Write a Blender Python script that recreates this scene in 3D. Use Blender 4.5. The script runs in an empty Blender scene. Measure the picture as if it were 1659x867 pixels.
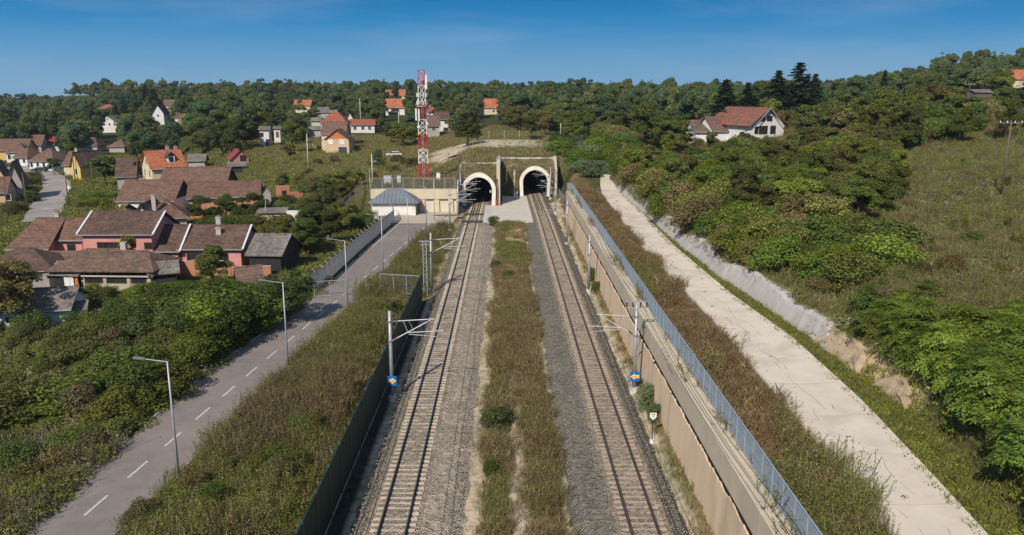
import bpy, math, random
import numpy as np
from math import sin, cos, pi, radians, sqrt, atan2, hypot
from mathutils import Vector, Matrix

C = bpy.context.scene.collection
scene = bpy.context.scene
random.seed(7)
RNG = np.random.default_rng(11)

# ---------------------------------------------------------------- camera, sky, sun, exposure
cam = bpy.data.cameras.new('camera')
cam_o = bpy.data.objects.new('camera', cam)
C.objects.link(cam_o)
cam.sensor_width = 36.0
cam.lens = 28.0
cam.clip_start = 0.5
cam.clip_end = 6000
cam_o.location = (0, 0, 24)
cam_o.rotation_euler = (radians(90 - 12.691), 0, radians(-0.542))
scene.camera = cam_o

SUN = Vector((-0.49, -1.05, 1.0)).normalized()
w = bpy.data.worlds.new('World')
scene.world = w
w.use_nodes = True
nt = w.node_tree
nt.nodes.clear()
sky = nt.nodes.new('ShaderNodeTexSky')
sky.sky_type = 'NISHITA'
sky.sun_disc = False
sky.sun_elevation = math.asin(SUN.z)
sky.sun_rotation = atan2(SUN.x, SUN.y)
sky.altitude = 300
sky.air_density = 1.0
sky.dust_density = 0.0
sky.ozone_density = 1.2
hsv = nt.nodes.new('ShaderNodeHueSaturation')
hsv.inputs['Saturation'].default_value = 0.85
# deep polarised blue towards the horizon away from the sun, passing into the physical sky higher up
tc0 = nt.nodes.new('ShaderNodeTexCoord'); sx = nt.nodes.new('ShaderNodeSeparateXYZ')
sr = nt.nodes.new('ShaderNodeValToRGB'); e = sr.color_ramp.elements
e[0].position = 0.0; e[0].color = (.21, .405, .60, 1)
e[1].position = 0.30; e[1].color = (.012, .095, .27, 1)
q = e.new(0.035); q.color = (.135, .355, .60, 1)
q = e.new(0.075); q.color = (.035, .25, .54, 1)
q = e.new(0.115); q.color = (.004, .165, .44, 1)
up = nt.nodes.new('ShaderNodeMapRange'); up.inputs['From Min'].default_value = .14; up.inputs['From Max'].default_value = .5
sv = nt.nodes.new('ShaderNodeVectorMath'); sv.operation = 'SCALE'; sv.inputs['Scale'].default_value = .80/0.105
mixs = nt.nodes.new('ShaderNodeMix'); mixs.data_type = 'RGBA'
# thin cirrus high in the sky
tc = nt.nodes.new('ShaderNodeTexCoord')
mp = nt.nodes.new('ShaderNodeMapping'); mp.inputs['Scale'].default_value = (2.2, 2.2, 14)
mp.inputs['Rotation'].default_value = (0, 0.16, 0)
cn = nt.nodes.new('ShaderNodeTexNoise'); cn.inputs['Scale'].default_value = 1.6; cn.inputs['Detail'].default_value = 6
cr = nt.nodes.new('ShaderNodeMapRange'); cr.inputs['From Min'].default_value = 0.50; cr.inputs['From Max'].default_value = 0.85
cr.inputs['To Max'].default_value = 0.22
mixc = nt.nodes.new('ShaderNodeMix'); mixc.data_type = 'RGBA'
mixc.inputs['B'].default_value = (4.5, 4.9, 5.4, 1)
bg = nt.nodes.new('ShaderNodeBackground')
bg.inputs['Strength'].default_value = 0.105
wo = nt.nodes.new('ShaderNodeOutputWorld')
L = nt.links.new
L(sky.outputs[0], hsv.inputs['Color'])
L(tc.outputs['Generated'], mp.inputs['Vector']); L(mp.outputs[0], cn.inputs['Vector'])
L(cn.outputs[0], cr.inputs['Value']); L(cr.outputs[0], mixc.inputs['Factor'])
L(tc0.outputs['Generated'], sx.inputs[0]); L(sx.outputs['Z'], sr.inputs[0]); L(sx.outputs['Z'], up.inputs['Value'])
L(sr.outputs[0], sv.inputs[0]); L(sv.outputs[0], mixs.inputs['A']); L(hsv.outputs[0], mixs.inputs['B']); L(up.outputs[0], mixs.inputs['Factor'])
L(mixs.outputs['Result'], mixc.inputs['A']); L(mixc.outputs['Result'], bg.inputs['Color'])
L(bg.outputs[0], wo.inputs['Surface'])

sl = bpy.data.lights.new('sun', 'SUN')
sl.energy = 3.9
sl.angle = radians(0.53)
sl.color = (1.0, 0.90, 0.76)
so = bpy.data.objects.new('sun', sl)
C.objects.link(so)
so.rotation_euler = (-SUN).to_track_quat('-Z', 'Y').to_euler()
so.location = (-60, -150, 160)

scene.view_settings.view_transform = 'Standard'
scene.view_settings.look = 'None'
scene.view_settings.exposure = 0.32
scene.view_settings.gamma = 1.0
scene.render.engine = 'CYCLES'
scene.cycles.max_bounces = 6
scene.cycles.diffuse_bounces = 3
scene.cycles.transparent_max_bounces = 8

# ---------------------------------------------------------------- helpers
def tag(o, label=None, cat=None, group=None, kind=None):
    if label: o['label'] = label
    if cat: o['category'] = cat
    if group: o['group'] = group
    if kind: o['kind'] = kind
    return o

def thing(name, label, cat, loc=(0, 0, 0), rz=0.0, group=None):
    o = bpy.data.objects.new(name, None)
    o.empty_display_size = 0.3
    C.objects.link(o)
    o.location = loc
    o.rotation_euler = (0, 0, rz)
    return tag(o, label, cat, group)

def link(name, me, parent=None, loc=None, rot=None, scale=None):
    o = bpy.data.objects.new(name, me)
    C.objects.link(o)
    if parent: o.parent = parent
    if loc is not None: o.location = loc
    if rot is not None: o.rotation_euler = rot
    if scale is not None: o.scale = scale
    return o

def np_mesh(name, V, F, mat=None, smooth=False):
    """V (n,3), F (m,k) equal-sided faces, fast."""
    V = np.asarray(V, dtype=np.float32); F = np.asarray(F, dtype=np.int32)
    me = bpy.data.meshes.new(name)
    k = F.shape[1]
    me.vertices.add(len(V)); me.vertices.foreach_set('co', V.ravel())
    me.loops.add(F.size); me.loops.foreach_set('vertex_index', F.ravel())
    me.polygons.add(len(F))
    me.polygons.foreach_set('loop_start', np.arange(0, F.size, k, dtype=np.int32))
    if smooth: me.polygons.foreach_set('use_smooth', np.ones(len(F), dtype=bool))
    me.update(calc_edges=True)
    if mat: me.materials.append(mat)
    return me

class MB:
    def __init__(s): s.v = []; s.f = []; s.m = []; s.mi = 0
    def add(s, vs, fs):
        b = len(s.v); s.v += [tuple(p) for p in vs]
        for f in fs: s.f.append(tuple(b + i for i in f)); s.m.append(s.mi)
        return s
    def box(s, x0, x1, y0, y1, z0, z1):
        return s.add([(x0,y0,z0),(x1,y0,z0),(x1,y1,z0),(x0,y1,z0),(x0,y0,z1),(x1,y0,z1),(x1,y1,z1),(x0,y1,z1)],
            [(3,2,1,0),(4,5,6,7),(0,1,5,4),(1,2,6,5),(2,3,7,6),(3,0,4,7)])
    def tube(s, p0, p1, r0, r1=None, n=8, cap=True):
        r1 = r0 if r1 is None else r1
        p0 = Vector(p0); p1 = Vector(p1); d = (p1 - p0)
        if d.length < 1e-6: return s
        d.normalize()
        a = d.orthogonal().normalized(); b = d.cross(a)
        vs = []
        for p, r in ((p0, r0), (p1, r1)):
            for i in range(n):
                t = 2*pi*(i+.5)/n
                vs.append(p + a*(r*cos(t)) + b*(r*sin(t)))
        fs = [(i, (i+1) % n, n+(i+1) % n, n+i) for i in range(n)]
        if cap: fs += [tuple(range(n-1, -1, -1)), tuple(range(n, 2*n))]
        return s.add(vs, fs)
    def path(s, pts, r, n=6):
        for a, b in zip(pts[:-1], pts[1:]): s.tube(a, b, r, r, n)
        return s
    def poly(s, pts): return s.add(pts, [tuple(range(len(pts)))])
    def prism(s, pts, off):
        """closed outline pts extruded by vector off"""
        n = len(pts); off = Vector(off)
        vs = [Vector(p) for p in pts] + [Vector(p) + off for p in pts]
        fs = [tuple(range(n-1, -1, -1)), tuple(range(n, 2*n))] + [(i, (i+1) % n, n+(i+1) % n, n+i) for i in range(n)]
        return s.add(vs, fs)
    def mesh(s, name, mats, smooth=False):
        me = bpy.data.meshes.new(name)
        me.from_pydata(s.v, [], s.f)
        for m in (mats if isinstance(mats, (list, tuple)) else [mats]): me.materials.append(m)
        if any(s.m): me.polygons.foreach_set('material_index', s.m)
        if smooth: me.polygons.foreach_set('use_smooth', [True]*len(s.f))
        me.update()
        return me
    def build(s, name, mats, parent=None, smooth=False, **k):
        return link(name, s.mesh(name, mats, smooth), parent, **k)

# ---------------------------------------------------------------- materials
def N(t, k, **v):
    n = t.nodes.new('ShaderNode' + k)
    for a, b in v.items(): setattr(n, a, b)
    return n

def ramp2(t, fac, c1, c2, p1=0.35, p2=0.65):
    r = N(t, 'ValToRGB')
    r.color_ramp.elements[0].position = p1; r.color_ramp.elements[0].color = (*c1, 1)
    r.color_ramp.elements[1].position = p2; r.color_ramp.elements[1].color = (*c2, 1)
    t.links.new(fac, r.inputs[0])
    return r.outputs[0]

def noise(t, vec, scale, detail=4, rough=0.55):
    n = N(t, 'TexNoise')
    n.inputs['Scale'].default_value = scale; n.inputs['Detail'].default_value = detail
    n.inputs['Roughness'].default_value = rough
    if vec is not None: t.links.new(vec, n.inputs['Vector'])
    return n.outputs[0]

def mixrgb(t, fac, a, b, mode='MIX'):
    m = N(t, 'Mix', data_type='RGBA', blend_type=mode)
    if isinstance(fac, (int, float)): m.inputs['Factor'].default_value = fac
    else: t.links.new(fac, m.inputs['Factor'])
    for s, x in (('A', a), ('B', b)):
        if isinstance(x, tuple): m.inputs[s].default_value = (*x[:3], 1)
        else: t.links.new(x, m.inputs[s])
    return m.outputs['Result']

MATS = {}
def mat(name, c1, c2=None, scale=2.0, rough=0.85, bump=0.0, bscale=None, metal=0.0, c3=None, s3=0.25, stretch=None, spec=0.3, p=(0.35, 0.65)):
    """two noise-mixed colours, a third one in large blotches, optional bump; object space with a per-object offset"""
    if name in MATS: return MATS[name]
    m = bpy.data.materials.new(name); m.use_nodes = True
    t = m.node_tree; bs = t.nodes['Principled BSDF']
    tcn = N(t, 'TexCoord'); oi = N(t, 'ObjectInfo')
    ad = N(t, 'VectorMath', operation='ADD')
    cmb = N(t, 'CombineXYZ'); mu = N(t, 'Math', operation='MULTIPLY'); mu.inputs[1].default_value = 37.0
    t.links.new(oi.outputs['Random'], mu.inputs[0])
    for i in range(3): t.links.new(mu.outputs[0], cmb.inputs[i])
    t.links.new(tcn.outputs['Object'], ad.inputs[0]); t.links.new(cmb.outputs[0], ad.inputs[1])
    vec = ad.outputs[0]
    if stretch:
        mpn = N(t, 'Mapping'); mpn.inputs['Scale'].default_value = stretch
        t.links.new(vec, mpn.inputs['Vector']); vec = mpn.outputs[0]
    c2 = c2 or tuple(x*0.8 for x in c1)
    col = ramp2(t, noise(t, vec, scale, 5, 0.6), c1, c2, *p)
    if c3: 
        f = N(t, 'MapRange'); f.inputs['From Min'].default_value = .48; f.inputs['From Max'].default_value = .66
        t.links.new(noise(t, vec, s3, 4), f.inputs['Value'])
        col = mixrgb(t, f.outputs[0], col, c3)
    t.links.new(col, bs.inputs['Base Color'])
    bs.inputs['Roughness'].default_value = rough; bs.inputs['Metallic'].default_value = metal
    bs.inputs['Specular IOR Level'].default_value = spec
    if bump:
        b = N(t, 'Bump'); b.inputs['Strength'].default_value = min(1, bump); b.inputs['Distance'].default_value = 0.05*max(1, bump)
        t.links.new(noise(t, vec, bscale or scale*3, 4), b.inputs['Height'])
        t.links.new(b.outputs[0], bs.inputs['Normal'])
    MATS[name] = m
    return m

def leaf_mat(name, fixed=None, var=0.5, trans=0.45):
    """leaves: the object's own colour, each leaf a little different"""
    if name in MATS: return MATS[name]
    m = bpy.data.materials.new(name); m.use_nodes = True
    t = m.node_tree; t.nodes.remove(t.nodes['Principled BSDF'])
    out = t.nodes['Material Output']
    oi = N(t, 'ObjectInfo'); ge = N(t, 'NewGeometry')
    r = N(t, 'MapRange'); r.inputs['To Min'].default_value = 1-var; r.inputs['To Max'].default_value = 1+var
    t.links.new(ge.outputs['Random Per Island'], r.inputs['Value'])
    r2 = N(t, 'MapRange'); r2.inputs['To Min'].default_value = .8; r2.inputs['To Max'].default_value = 1.2
    t.links.new(oi.outputs['Random'], r2.inputs['Value'])
    mu = N(t, 'Math', operation='MULTIPLY')
    t.links.new(r.outputs[0], mu.inputs[0]); t.links.new(r2.outputs[0], mu.inputs[1])
    hs = N(t, 'HueSaturation')
    if fixed: hs.inputs['Color'].default_value = (*fixed, 1)
    else: t.links.new(oi.outputs['Color'], hs.inputs['Color'])
    t.links.new(mu.outputs[0], hs.inputs['Value'])
    h = N(t, 'MapRange'); h.inputs['To Min'].default_value = .478; h.inputs['To Max'].default_value = .512
    t.links.new(ge.outputs['Random Per Island'], h.inputs['Value'])
    t.links.new(h.outputs[0], hs.inputs['Hue'])
    d = N(t, 'BsdfDiffuse'); tr = N(t, 'BsdfTranslucent'); mx = N(t, 'MixShader'); mx.inputs[0].default_value = trans
    t.links.new(hs.outputs[0], d.inputs['Color']); t.links.new(hs.outputs[0], tr.inputs['Color'])
    t.links.new(d.outputs[0], mx.inputs[1]); t.links.new(tr.outputs[0], mx.inputs[2])
    t.links.new(mx.outputs[0], out.inputs['Surface'])
    MATS[name] = m
    return m

LEAF = leaf_mat('leaf')
BARK = mat('bark', (.09, .07, .05), (.05, .04, .03), 6, .95, .5)
CONC = mat('concrete', (.46, .43, .37), (.36, .33, .28), 1.2, .9, .15, 9, c3=(.5, .46, .39), s3=.12)
CONC_W = mat('pale_concrete', (.60, .56, .50), (.50, .46, .40), 1.5, .9, .1, 8, c3=(.55, .49, .41), s3=.3)
SLEEPER = mat('sleeper_concrete', (.58, .50, .40), (.42, .36, .29), 5, .95, .2, 20, c3=(.33, .275, .22), s3=1.1)
RAIL = mat('rail_rust', (.075, .045, .033), (.05, .032, .026), 4, .6, 0, metal=.2)
RAILTOP = mat('rail_top', (.20, .18, .17), (.14, .12, .11), 4, .35, 0, metal=.7)
GALV = mat('galvanised_steel', (.42, .44, .47), (.34, .36, .39), 3, .5, 0, metal=.35)
GALV_D = mat('dull_galvanised_steel', (.25, .26, .28), (.19, .20, .22), 3, .6, 0, metal=.3)
FENCE_B = mat('grey_blue_fence_steel', (.34, .41, .49), (.28, .345, .42), 2, .5, 0, metal=.15)
ALU = mat('aluminium_tube', (.66, .66, .66), (.55, .55, .55), 4, .45, 0, metal=.3)
INSUL = mat('brown_insulator', (.10, .05, .04), (.07, .04, .03), 4, .35)
DARK = mat('dark_steel', (.03, .03, .032), (.02, .02, .022), 4, .6)
GREEN_P = mat('green_barrier_panel', (.020, .044, .028), (.014, .034, .022), .8, .6, .1, 12)
GLASS = mat('window_glass', (.03, .035, .04), (.02, .022, .028), .8, .12, 0, spec=.6)
WFRAME = mat('white_window_frame', (.72, .71, .68), (.62, .61, .58), 3, .5)
BFRAME = mat('brown_window_frame', (.10, .055, .035), (.07, .04, .03), 3, .6)
WOOD = mat('old_wood', (.17, .13, .10), (.10, .075, .055), 3, .9, .3, 10, stretch=(6, 6, 1))
WHITE = mat('white_paint', (.78, .77, .74), (.70, .69, .66), 1, .6, 0, c3=(.64, .62, .58), s3=.5)
RED = mat('red_paint', (.50, .035, .05), (.40, .03, .045), 3, .5)
PINKRED = mat('faded_red_paint', (.50, .055, .13), (.42, .04, .10), 3, .5)
GUTTER = mat('grey_gutter', (.34, .36, .38), (.28, .30, .32), 3, .5)
CHIM = mat('chimney_plaster', (.50, .46, .42), (.36, .32, .29), 5, .9, .3)
TUN = mat('tunnel_lining', (.16, .155, .15), (.11, .108, .105), .7, .9, .1)

def wall_mat(name, c, dirt=.8):
    return mat('wall_' + name, c, tuple(x*.86 for x in c), 1.3, .92, .15, 14, c3=tuple(x*dirt for x in c), s3=.35)
W_WHITE = wall_mat('white', (.74, .73, .71)); W_CREAM = wall_mat('cream', (.66, .56, .38)); W_YEL = wall_mat('yellow', (.66, .46, .16))
W_PINK = wall_mat('pink', (.62, .29, .265)); W_GREY = wall_mat('grey', (.42, .39, .36)); W_BRICK = wall_mat('brick', (.47, .22, .14), .75)
W_PEACH = wall_mat('peach', (.64, .47, .31)); W_GREEN = wall_mat('green', (.50, .58, .14)); W_DARK = wall_mat('dark_board', (.045, .04, .037))
W_STONE = wall_mat('rendered_stone', (.45, .39, .29), .7); W_ORANGE = mat('wall_orange_block', (.52, .25, .15), (.42, .19, .11), 5, .95, .2, 12)

def roof_mat(name, c1, c2, c3):
    if 'roof_' + name in MATS: return MATS['roof_' + name]
    m = mat('roof_' + name, c1, c2, 1.1, .9, .35, 5, c3=c3, s3=.35)
    t = m.node_tree; bs = t.nodes['Principled BSDF']; old = bs.inputs['Base Color'].links[0].from_socket   # single tiles differ
    tcn = N(t, 'TexCoord'); vo = N(t, 'TexVoronoi'); vo.inputs['Scale'].default_value = 3.2
    t.links.new(tcn.outputs['Object'], vo.inputs['Vector']); sp = N(t, 'SeparateColor'); t.links.new(vo.outputs['Color'], sp.inputs[0])
    t.links.new(mixrgb(t, 1.0, old, ramp2(t, sp.outputs[0], (.74, .74, .76), (1.3, 1.26, 1.2), 0, 1), 'MULTIPLY'), bs.inputs['Base Color'])
    return m
R_BROWN = roof_mat('brown', (.175, .102, .076), (.118, .070, .055), (.145, .098, .078))
R_DARK = roof_mat('dark_brown', (.115, .075, .060), (.078, .052, .044), (.14, .09, .07))
R_RED = roof_mat('red', (.33, .105, .065), (.25, .08, .052), (.22, .085, .06))
R_RUST = roof_mat('rust', (.25, .105, .07), (.18, .08, .058), (.16, .085, .065))
R_ORANGE = roof_mat('orange', (.42, .15, .075), (.33, .115, .06), (.28, .11, .065))
R_OLD = roof_mat('old', (.19, .12, .09), (.12, .08, .065), (.10, .075, .06))
R_GREY = roof_mat('grey', (.17, .155, .14), (.12, .11, .10), (.21, .19, .17))
R_CRIMSON = roof_mat('crimson_sheet', (.27, .04, .055), (.23, .035, .05), (.24, .05, .06))
R_BLUE = mat('roof_blue_sheet', (.155, .18, .215), (.14, .16, .195), 1, .6, c3=(.17, .195, .23))

# ---------------------------------------------------------------- terrain
#<T
def S(a, b, t):
    t = np.clip((t - a)/(b - a), 0, 1)
    return t*t*(3 - 2*t)
def pl(t, pts):
    return np.interp(t, [p[0] for p in pts], [p[1] for p in pts])
def bank_x(y):
    return pl(y, [(20, 22.2), (30, 22.8), (38, 24.0), (45, 24.8), (55, 24.2), (65, 23.8), (80, 22.4), (100, 21.8), (160, 21.8)])
def road_l(y):
    return pl(y, [(-60, -27.6), (30, -26.9), (56, -26.0), (66, -25.5), (82, -23.3), (97, -21.7), (121, -20.8), (143, -19.4), (150, -19.2)])
def road_r(y):
    return pl(y, [(-60, -24), (30, -22.3), (46, -20.9), (66, -19.3), (85, -17.6), (102, -16.2), (120, -14.7), (132, -13.3), (143.2, -11.4), (150, -10.5)])
def T(x, y):
    x = np.asarray(x, float); y = np.asarray(y, float)
    wob = .35*np.sin(x*.13 + y*.05) + .3*np.sin(y*.11 - x*.07) + .2*np.sin(x*.31 + 1.3)*np.sin(y*.27)
    lv = pl(y, [(0, 0), (300, 0), (380, 1), (450, 3.2), (520, 4.5), (700, 5.5), (850, 5.5), (1000, 2), (1500, -15)])
    av = pl(y, [(157, 4.5), (230, 4.8), (300, 6.6), (340, 7.2), (440, 11.5), (600, 16), (800, 18), (1000, 15), (1500, -5)])
    cv = pl(y, [(170, 8.3), (230, 9.3), (300, 10), (440, 12.2), (600, 16), (800, 18), (1000, 15), (1500, -5)])
    xb = -26 - np.maximum(y - 157, 0)*.6
    wa = S(xb - 10, xb - .2, x)
    back = lv*(1 - wa) + av*wa
    xa = -9.6 - np.maximum(0, y - 182)*.32
    wc = S(xa, np.maximum(xa + .3, -9.3 + np.maximum(0, y - 182)*.1), x)
    back = back*(1 - wc) + cv*wc
    # right-hand hill
    b = bank_x(y)
    ter = 5 + 4.6*S(148, 195, y)
    hill = np.where(x < b, ter, np.maximum(ter, 5 + 1.75*np.clip((x - b)/1.1, 0, 1) + .12*np.maximum(0, x - b - 1.1)))
    hill = np.where(x > 100, 5 + 1.75 + .12*77 + .085*(x - 100), hill)
    hill = np.minimum(hill, 31 + 0*x)*(1 - .42*S(225, 400, y)*S(.56, .40, x/np.maximum(y, 1)))
    hillf = hill
    right = np.where(y > 170, np.maximum(hillf, cv*S(150, 230, y)), hillf)
    # front of the portals
    front = np.where((x > -10.2) & (x < 12.15), -.42, 0.)
    front = np.where((x > -11.6) & (x <= -10.2), -.42*S(-11.6, -10.2, x), front)
    front = np.where((y > 143.6) & (x < 12.15) & (x > -30), -.04 - .38*S(-9.5, -8.5, x), front)
    front = front + np.where((x > 10.2) & (x < 12.15), .8*S(10.2, 11.6, x), 0)
    front = front + np.where((x < -29) & (y < 230), .25*wob*S(-29, -36, x), 0) + np.where((x > -1.5) & (x < 3.9), .12*wob + .3*S(-1.5, -.3, x)*S(3.9, 2.8, x), 0)
    front = front + .55*S(road_r(y) + .3, road_r(y) + 2.2, x)*S(-11.3, -13.5, x)*S(142, 136, y)
    front = front + 2.0*S(road_l(y) - .6, road_l(y) - 3.2, x)*np.exp(-((y - 72)/13)**2)*S(-48, -37, x)
    yb = np.where(x < -9.45, 157.0, np.where(x < -.9, 171.6, 184.1))
    z = np.where(y > yb, back, front)
    z = np.where((y > 185), back, z)
    rx = 11.72 + .5*S(148.5, 150, y)
    wr = np.where(y < 148.4, (x > 12.15)*1., S(11.5, 11.5 + .35 + np.clip(y - 148.4, 0, 40)*.16, x))
    wr = np.where(y > 185, S(11, 24 + (y - 185)*.12, x), wr)
    z = z*(1 - wr) + right*wr
    far = S(170, 260, y)
    z = z + wob*.5*far*S(40, 70, np.abs(x) + y*.2) + np.where((x > 26), .5*wob, 0)
    return z
#>T
def Tz(x, y): return float(T(x, y))

def grid_lines(specials, dense, growth, lo, hi):
    s = set(round(v, 3) for v in specials)
    a, b, st = dense
    v = a
    while v <= b: 
        if all(abs(v - q) > st*.35 for q in specials): s.add(round(v, 3))
        v += st
    st2 = st; v = b
    while v < hi: st2 = min(st2*growth, 60); v += st2; s.add(round(v, 3))
    st2 = st; v = a
    while v > lo: st2 = min(st2*growth, 60); v -= st2; s.add(round(v, 3))
    return np.array(sorted(s))

gx = grid_lines([-8.95, -8.6, -8.25, -2.6, -2.2, -1.8, -1.45, -1.1, -.5, 0, .5, 1, 1.5, 2, 2.5, 3, 3.3, 3.6, 3.95, 4.3, 10.0, 10.45, 10.95, -11.6, -10.9, -10.2, -9.6, -9.45, -9.4, -9.3, -.95, -.85, 10.2, 10.7, 11.2, 11.45, 11.75, 12.1, 12.2, 12.7, 13.3, 21.4, 21.8, 22.2, 22.6, 23., 23.4, 23.8, 24.2, 24.6, 25., 25.4, 25.8, 26.2, 26.6],
                (-95, 80, 1.25), 1.12, -1500, 1500)
gy = grid_lines([143.55, 143.65, 148.35, 148.45, 156.95, 157.05, 171.5, 171.7, 184.0, 184.2, 184.95, 185.05], (-10, 262, 1.5), 1.1, -300, 2600)
GX, GY = np.meshgrid(gx, gy)
GZ = T(GX, GY)
nxg, nyg = len(gx), len(gy)
V = np.stack([GX.ravel(), GY.ravel(), GZ.ravel()], 1)
ii, jj = np.meshgrid(np.arange(nxg - 1), np.arange(nyg - 1))
q = (jj*nxg + ii).ravel()
F = np.stack([q, q + 1, q + 1 + nxg, q + nxg], 1)
# leave out the steep steps at the two tunnel faces (their own geometry closes them)
fx = (gx[ii.ravel()] + gx[ii.ravel() + 1])/2; fy = (gy[jj.ravel()] + gy[jj.ravel() + 1])/2
cut = ((fx > -9.45) & (fx < -.9) & (fy > 171.5) & (fy < 171.7)) | ((fx > -.9) & (fx < 11.4) & (fy > 184.) & (fy < 184.2))
F = F[~cut]
gme = np_mesh('ground', V, F, smooth=True)

def zone_colour(x, y):
    """albedo of the bare ground by what covers it there, plus barrier shade in the ditch"""
    c = np.zeros(x.shape + (3,)); c[:] = (.075, .078, .034)
    def put(m, col): 
        m = np.clip(m, 0, 1)[..., None]; c[:] = c*(1 - m) + np.array(col)*m
    on = lambda a, b, t, s=.6: S(a - s, a + s, t)*S(b + s, b - s, t)
    n1 = .5 + .5*np.sin(x*.9 + 2*np.sin(y*.23))*np.sin(y*.31 + x*.2)
    put((x > -200)*on(-110, -36, x, 8)*on(35, 240, y, 8), (.060, .085, .026))
    put(on(-26.5 - np.maximum(0, y - 157)*.6, -9.4, x, 4)*on(157, 300, y, 3), (.135, .115, .058))
    put(S(-9, -8, x)*S(14, 12, x)*S(170, 172, y)*S(330, 280, y), (.12, .11, .055))
    put(on(208, 236, y, 3)*on(-21, 10, x, 3), (.44, .385, .31))
    # between the rails and beside them
    put(on(-20, -10.3, x)*(y < 157), (.115, .105, .05))
    put(on(-12.6, -10.3, x, .3)*(y < 95), (.15, .15, .06))
    put((x > -10.25)*(x < 12.15)*(y < 172), (.42, .37, .29))
    put((x > -10.25)*(x < -8.95)*(y < 92), (.05, .05, .048))  # ditch colour darkened to deepen the barrier's shade
    put((x > -10.25)*(x < -8.3)*(y >= 92), (.36, .30, .20))
    put(on(-1.3, 3.45, x, .18)*(y < 144), (.125, .105, .055))
    put(np.exp(-((x - .75 - .25*np.sin(y*.8))/.42)**2)*S(74, 52, y), (.50, .45, .38))
    put(on(-.6, 3.2, x, .3)*on(107, 141, y, 1), (.36, .285, .15))
    put(on(10.9, 11.7, x, .3)*(y < 148), (.2, .165, .08))
    put((x > 11.7)*(x < 17.2)*(y < 170), (.17, .125, .07))
    put(on(16.4, 17.4, x, .3)*(y < 150), (.36, .3, .23))
    put((x > 20.8)*S(bank_x(y) + .2, bank_x(y), x)*(y < 165), (.10, .10, .04))
    put(on(bank_x(y), bank_x(y) + 2.6, x, .3)*(y < 62)*(y > 45), (.50, .38, .24))
    put(S(bank_x(y) + 1.5, bank_x(y) + 3.5, x)*(y < 260), (.115, .090, .048))
    put(on(40, 130, x, 5)*on(55, 82, y, 8), (.135, .105, .060))
    put(on(52, 140, x, 5)*on(82, 165, y, 8), (.080, .092, .036))
    put(S(250, 330, y)*(x < 40), (.055, .065, .028))
    return c
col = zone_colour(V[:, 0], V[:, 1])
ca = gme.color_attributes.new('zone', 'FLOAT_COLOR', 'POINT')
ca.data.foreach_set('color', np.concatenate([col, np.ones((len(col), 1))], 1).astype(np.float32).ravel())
gm = bpy.data.materials.new('ground_soil_and_grass'); gm.use_nodes = True
t = gm.node_tree; bs = t.nodes['Principled BSDF']
at = N(t, 'Attribute', attribute_name='zone'); tcn = N(t, 'TexCoord')
n1 = noise(t, tcn.outputs['Object'], 1.7, 7, .65); n2 = noise(t, tcn.outputs['Object'], .16, 4)
f1 = ramp2(t, n1, (.5, .5, .5), (1.45, 1.42, 1.35), .3, .7); f2 = ramp2(t, n2, (.72, .78, .7), (1.25, 1.16, 1.1), .35, .65)
cc = mixrgb(t, 1.0, mixrgb(t, 1.0, at.outputs['Color'], f1, 'MULTIPLY'), f2, 'MULTIPLY')
t.links.new(cc, bs.inputs['Base Color']); bs.inputs['Roughness'].default_value = 1; bs.inputs['Specular IOR Level'].default_value = .05
b = N(t, 'Bump'); b.inputs['Strength'].default_value = .7; b.inputs['Distance'].default_value = .15
t.links.new(noise(t, tcn.outputs['Object'], 4, 6, .7), b.inputs['Height']); t.links.new(b.outputs[0], bs.inputs['Normal'])
gme.materials.append(gm)
tag(link('ground', gme), 'uneven grassy and earthy ground running to the wooded horizon', None, None, 'structure')

# ---------------------------------------------------------------- roads, yard, channel
def ribbon(name, ys, xl, xr, z, m, nx=3, parent=None):
    ys = np.asarray(ys, float); a = np.linspace(0, 1, nx)
    X = np.array([[xl(y)*(1 - k) + xr(y)*k for k in a] for y in ys]); Y = np.repeat(ys[:, None], nx, 1)
    Z = np.array([[z(x, y) for x in row] for row, y in zip(X, ys)])
    i, j = np.meshgrid(np.arange(nx - 1), np.arange(len(ys) - 1)); q = (j*nx + i).ravel()
    return link(name, np_mesh(name, np.stack([X.ravel(), Y.ravel(), Z.ravel()], 1), np.stack([q, q + 1, q + 1 + nx, q + nx], 1), m), parent)

ASPH = mat('worn_asphalt', (.225, .196, .182), (.185, .162, .152), .9, .95, .12, 25, c3=(.245, .213, .193), s3=.12)
LINE = mat('road_line_paint', (.62, .58, .54), (.48, .45, .42), 4, .8)
road = ribbon('road', np.arange(-40, 144, 2.0), lambda y: road_l(y) - .2, road_r, lambda x, y: .05, ASPH, 5)
tag(road, 'narrow asphalt service road with a dashed centre line', None, None, 'structure')
def road_c(y): return float(pl(y, [(-20, -25.6), (41.6, -24.2), (66, -21.9), (82, -20.17), (140, -14.0), (146, -13.2)]))
me = None
yy = 28.2
while yy < 142:
    d0 = MB(); L_ = 2.3 if yy < 138 else 3.5
    for a, b in ((yy, yy + L_/2), (yy + L_/2, yy + L_)):
        d0.add([(road_c(a) - .07, a, .054), (road_c(a) + .07, a, .054), (road_c(b) + .07, b, .054), (road_c(b) - .07, b, .054)], [(0, 1, 2, 3)])
    d0.build('lane_dash', LINE, road)
    yy += 4.52
for y0, y1 in ((121, 143),):
    e = MB(); st = np.linspace(y0, y1, 8)
    for a, b in zip(st[:-1], st[1:]):
        xa, xb_ = float(road_l(a)) + .25, float(road_l(b)) + .25
        e.add([(xa, a, .054), (xa + .11, a, .054), (xb_ + .11, b, .054), (xb_, b, .054)], [(0, 1, 2, 3)])
    e.build('edge_line', LINE, road)
KERB = mat('kerb_concrete', (.45, .42, .38), (.33, .31, .28), 3, .9, .2)
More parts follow.
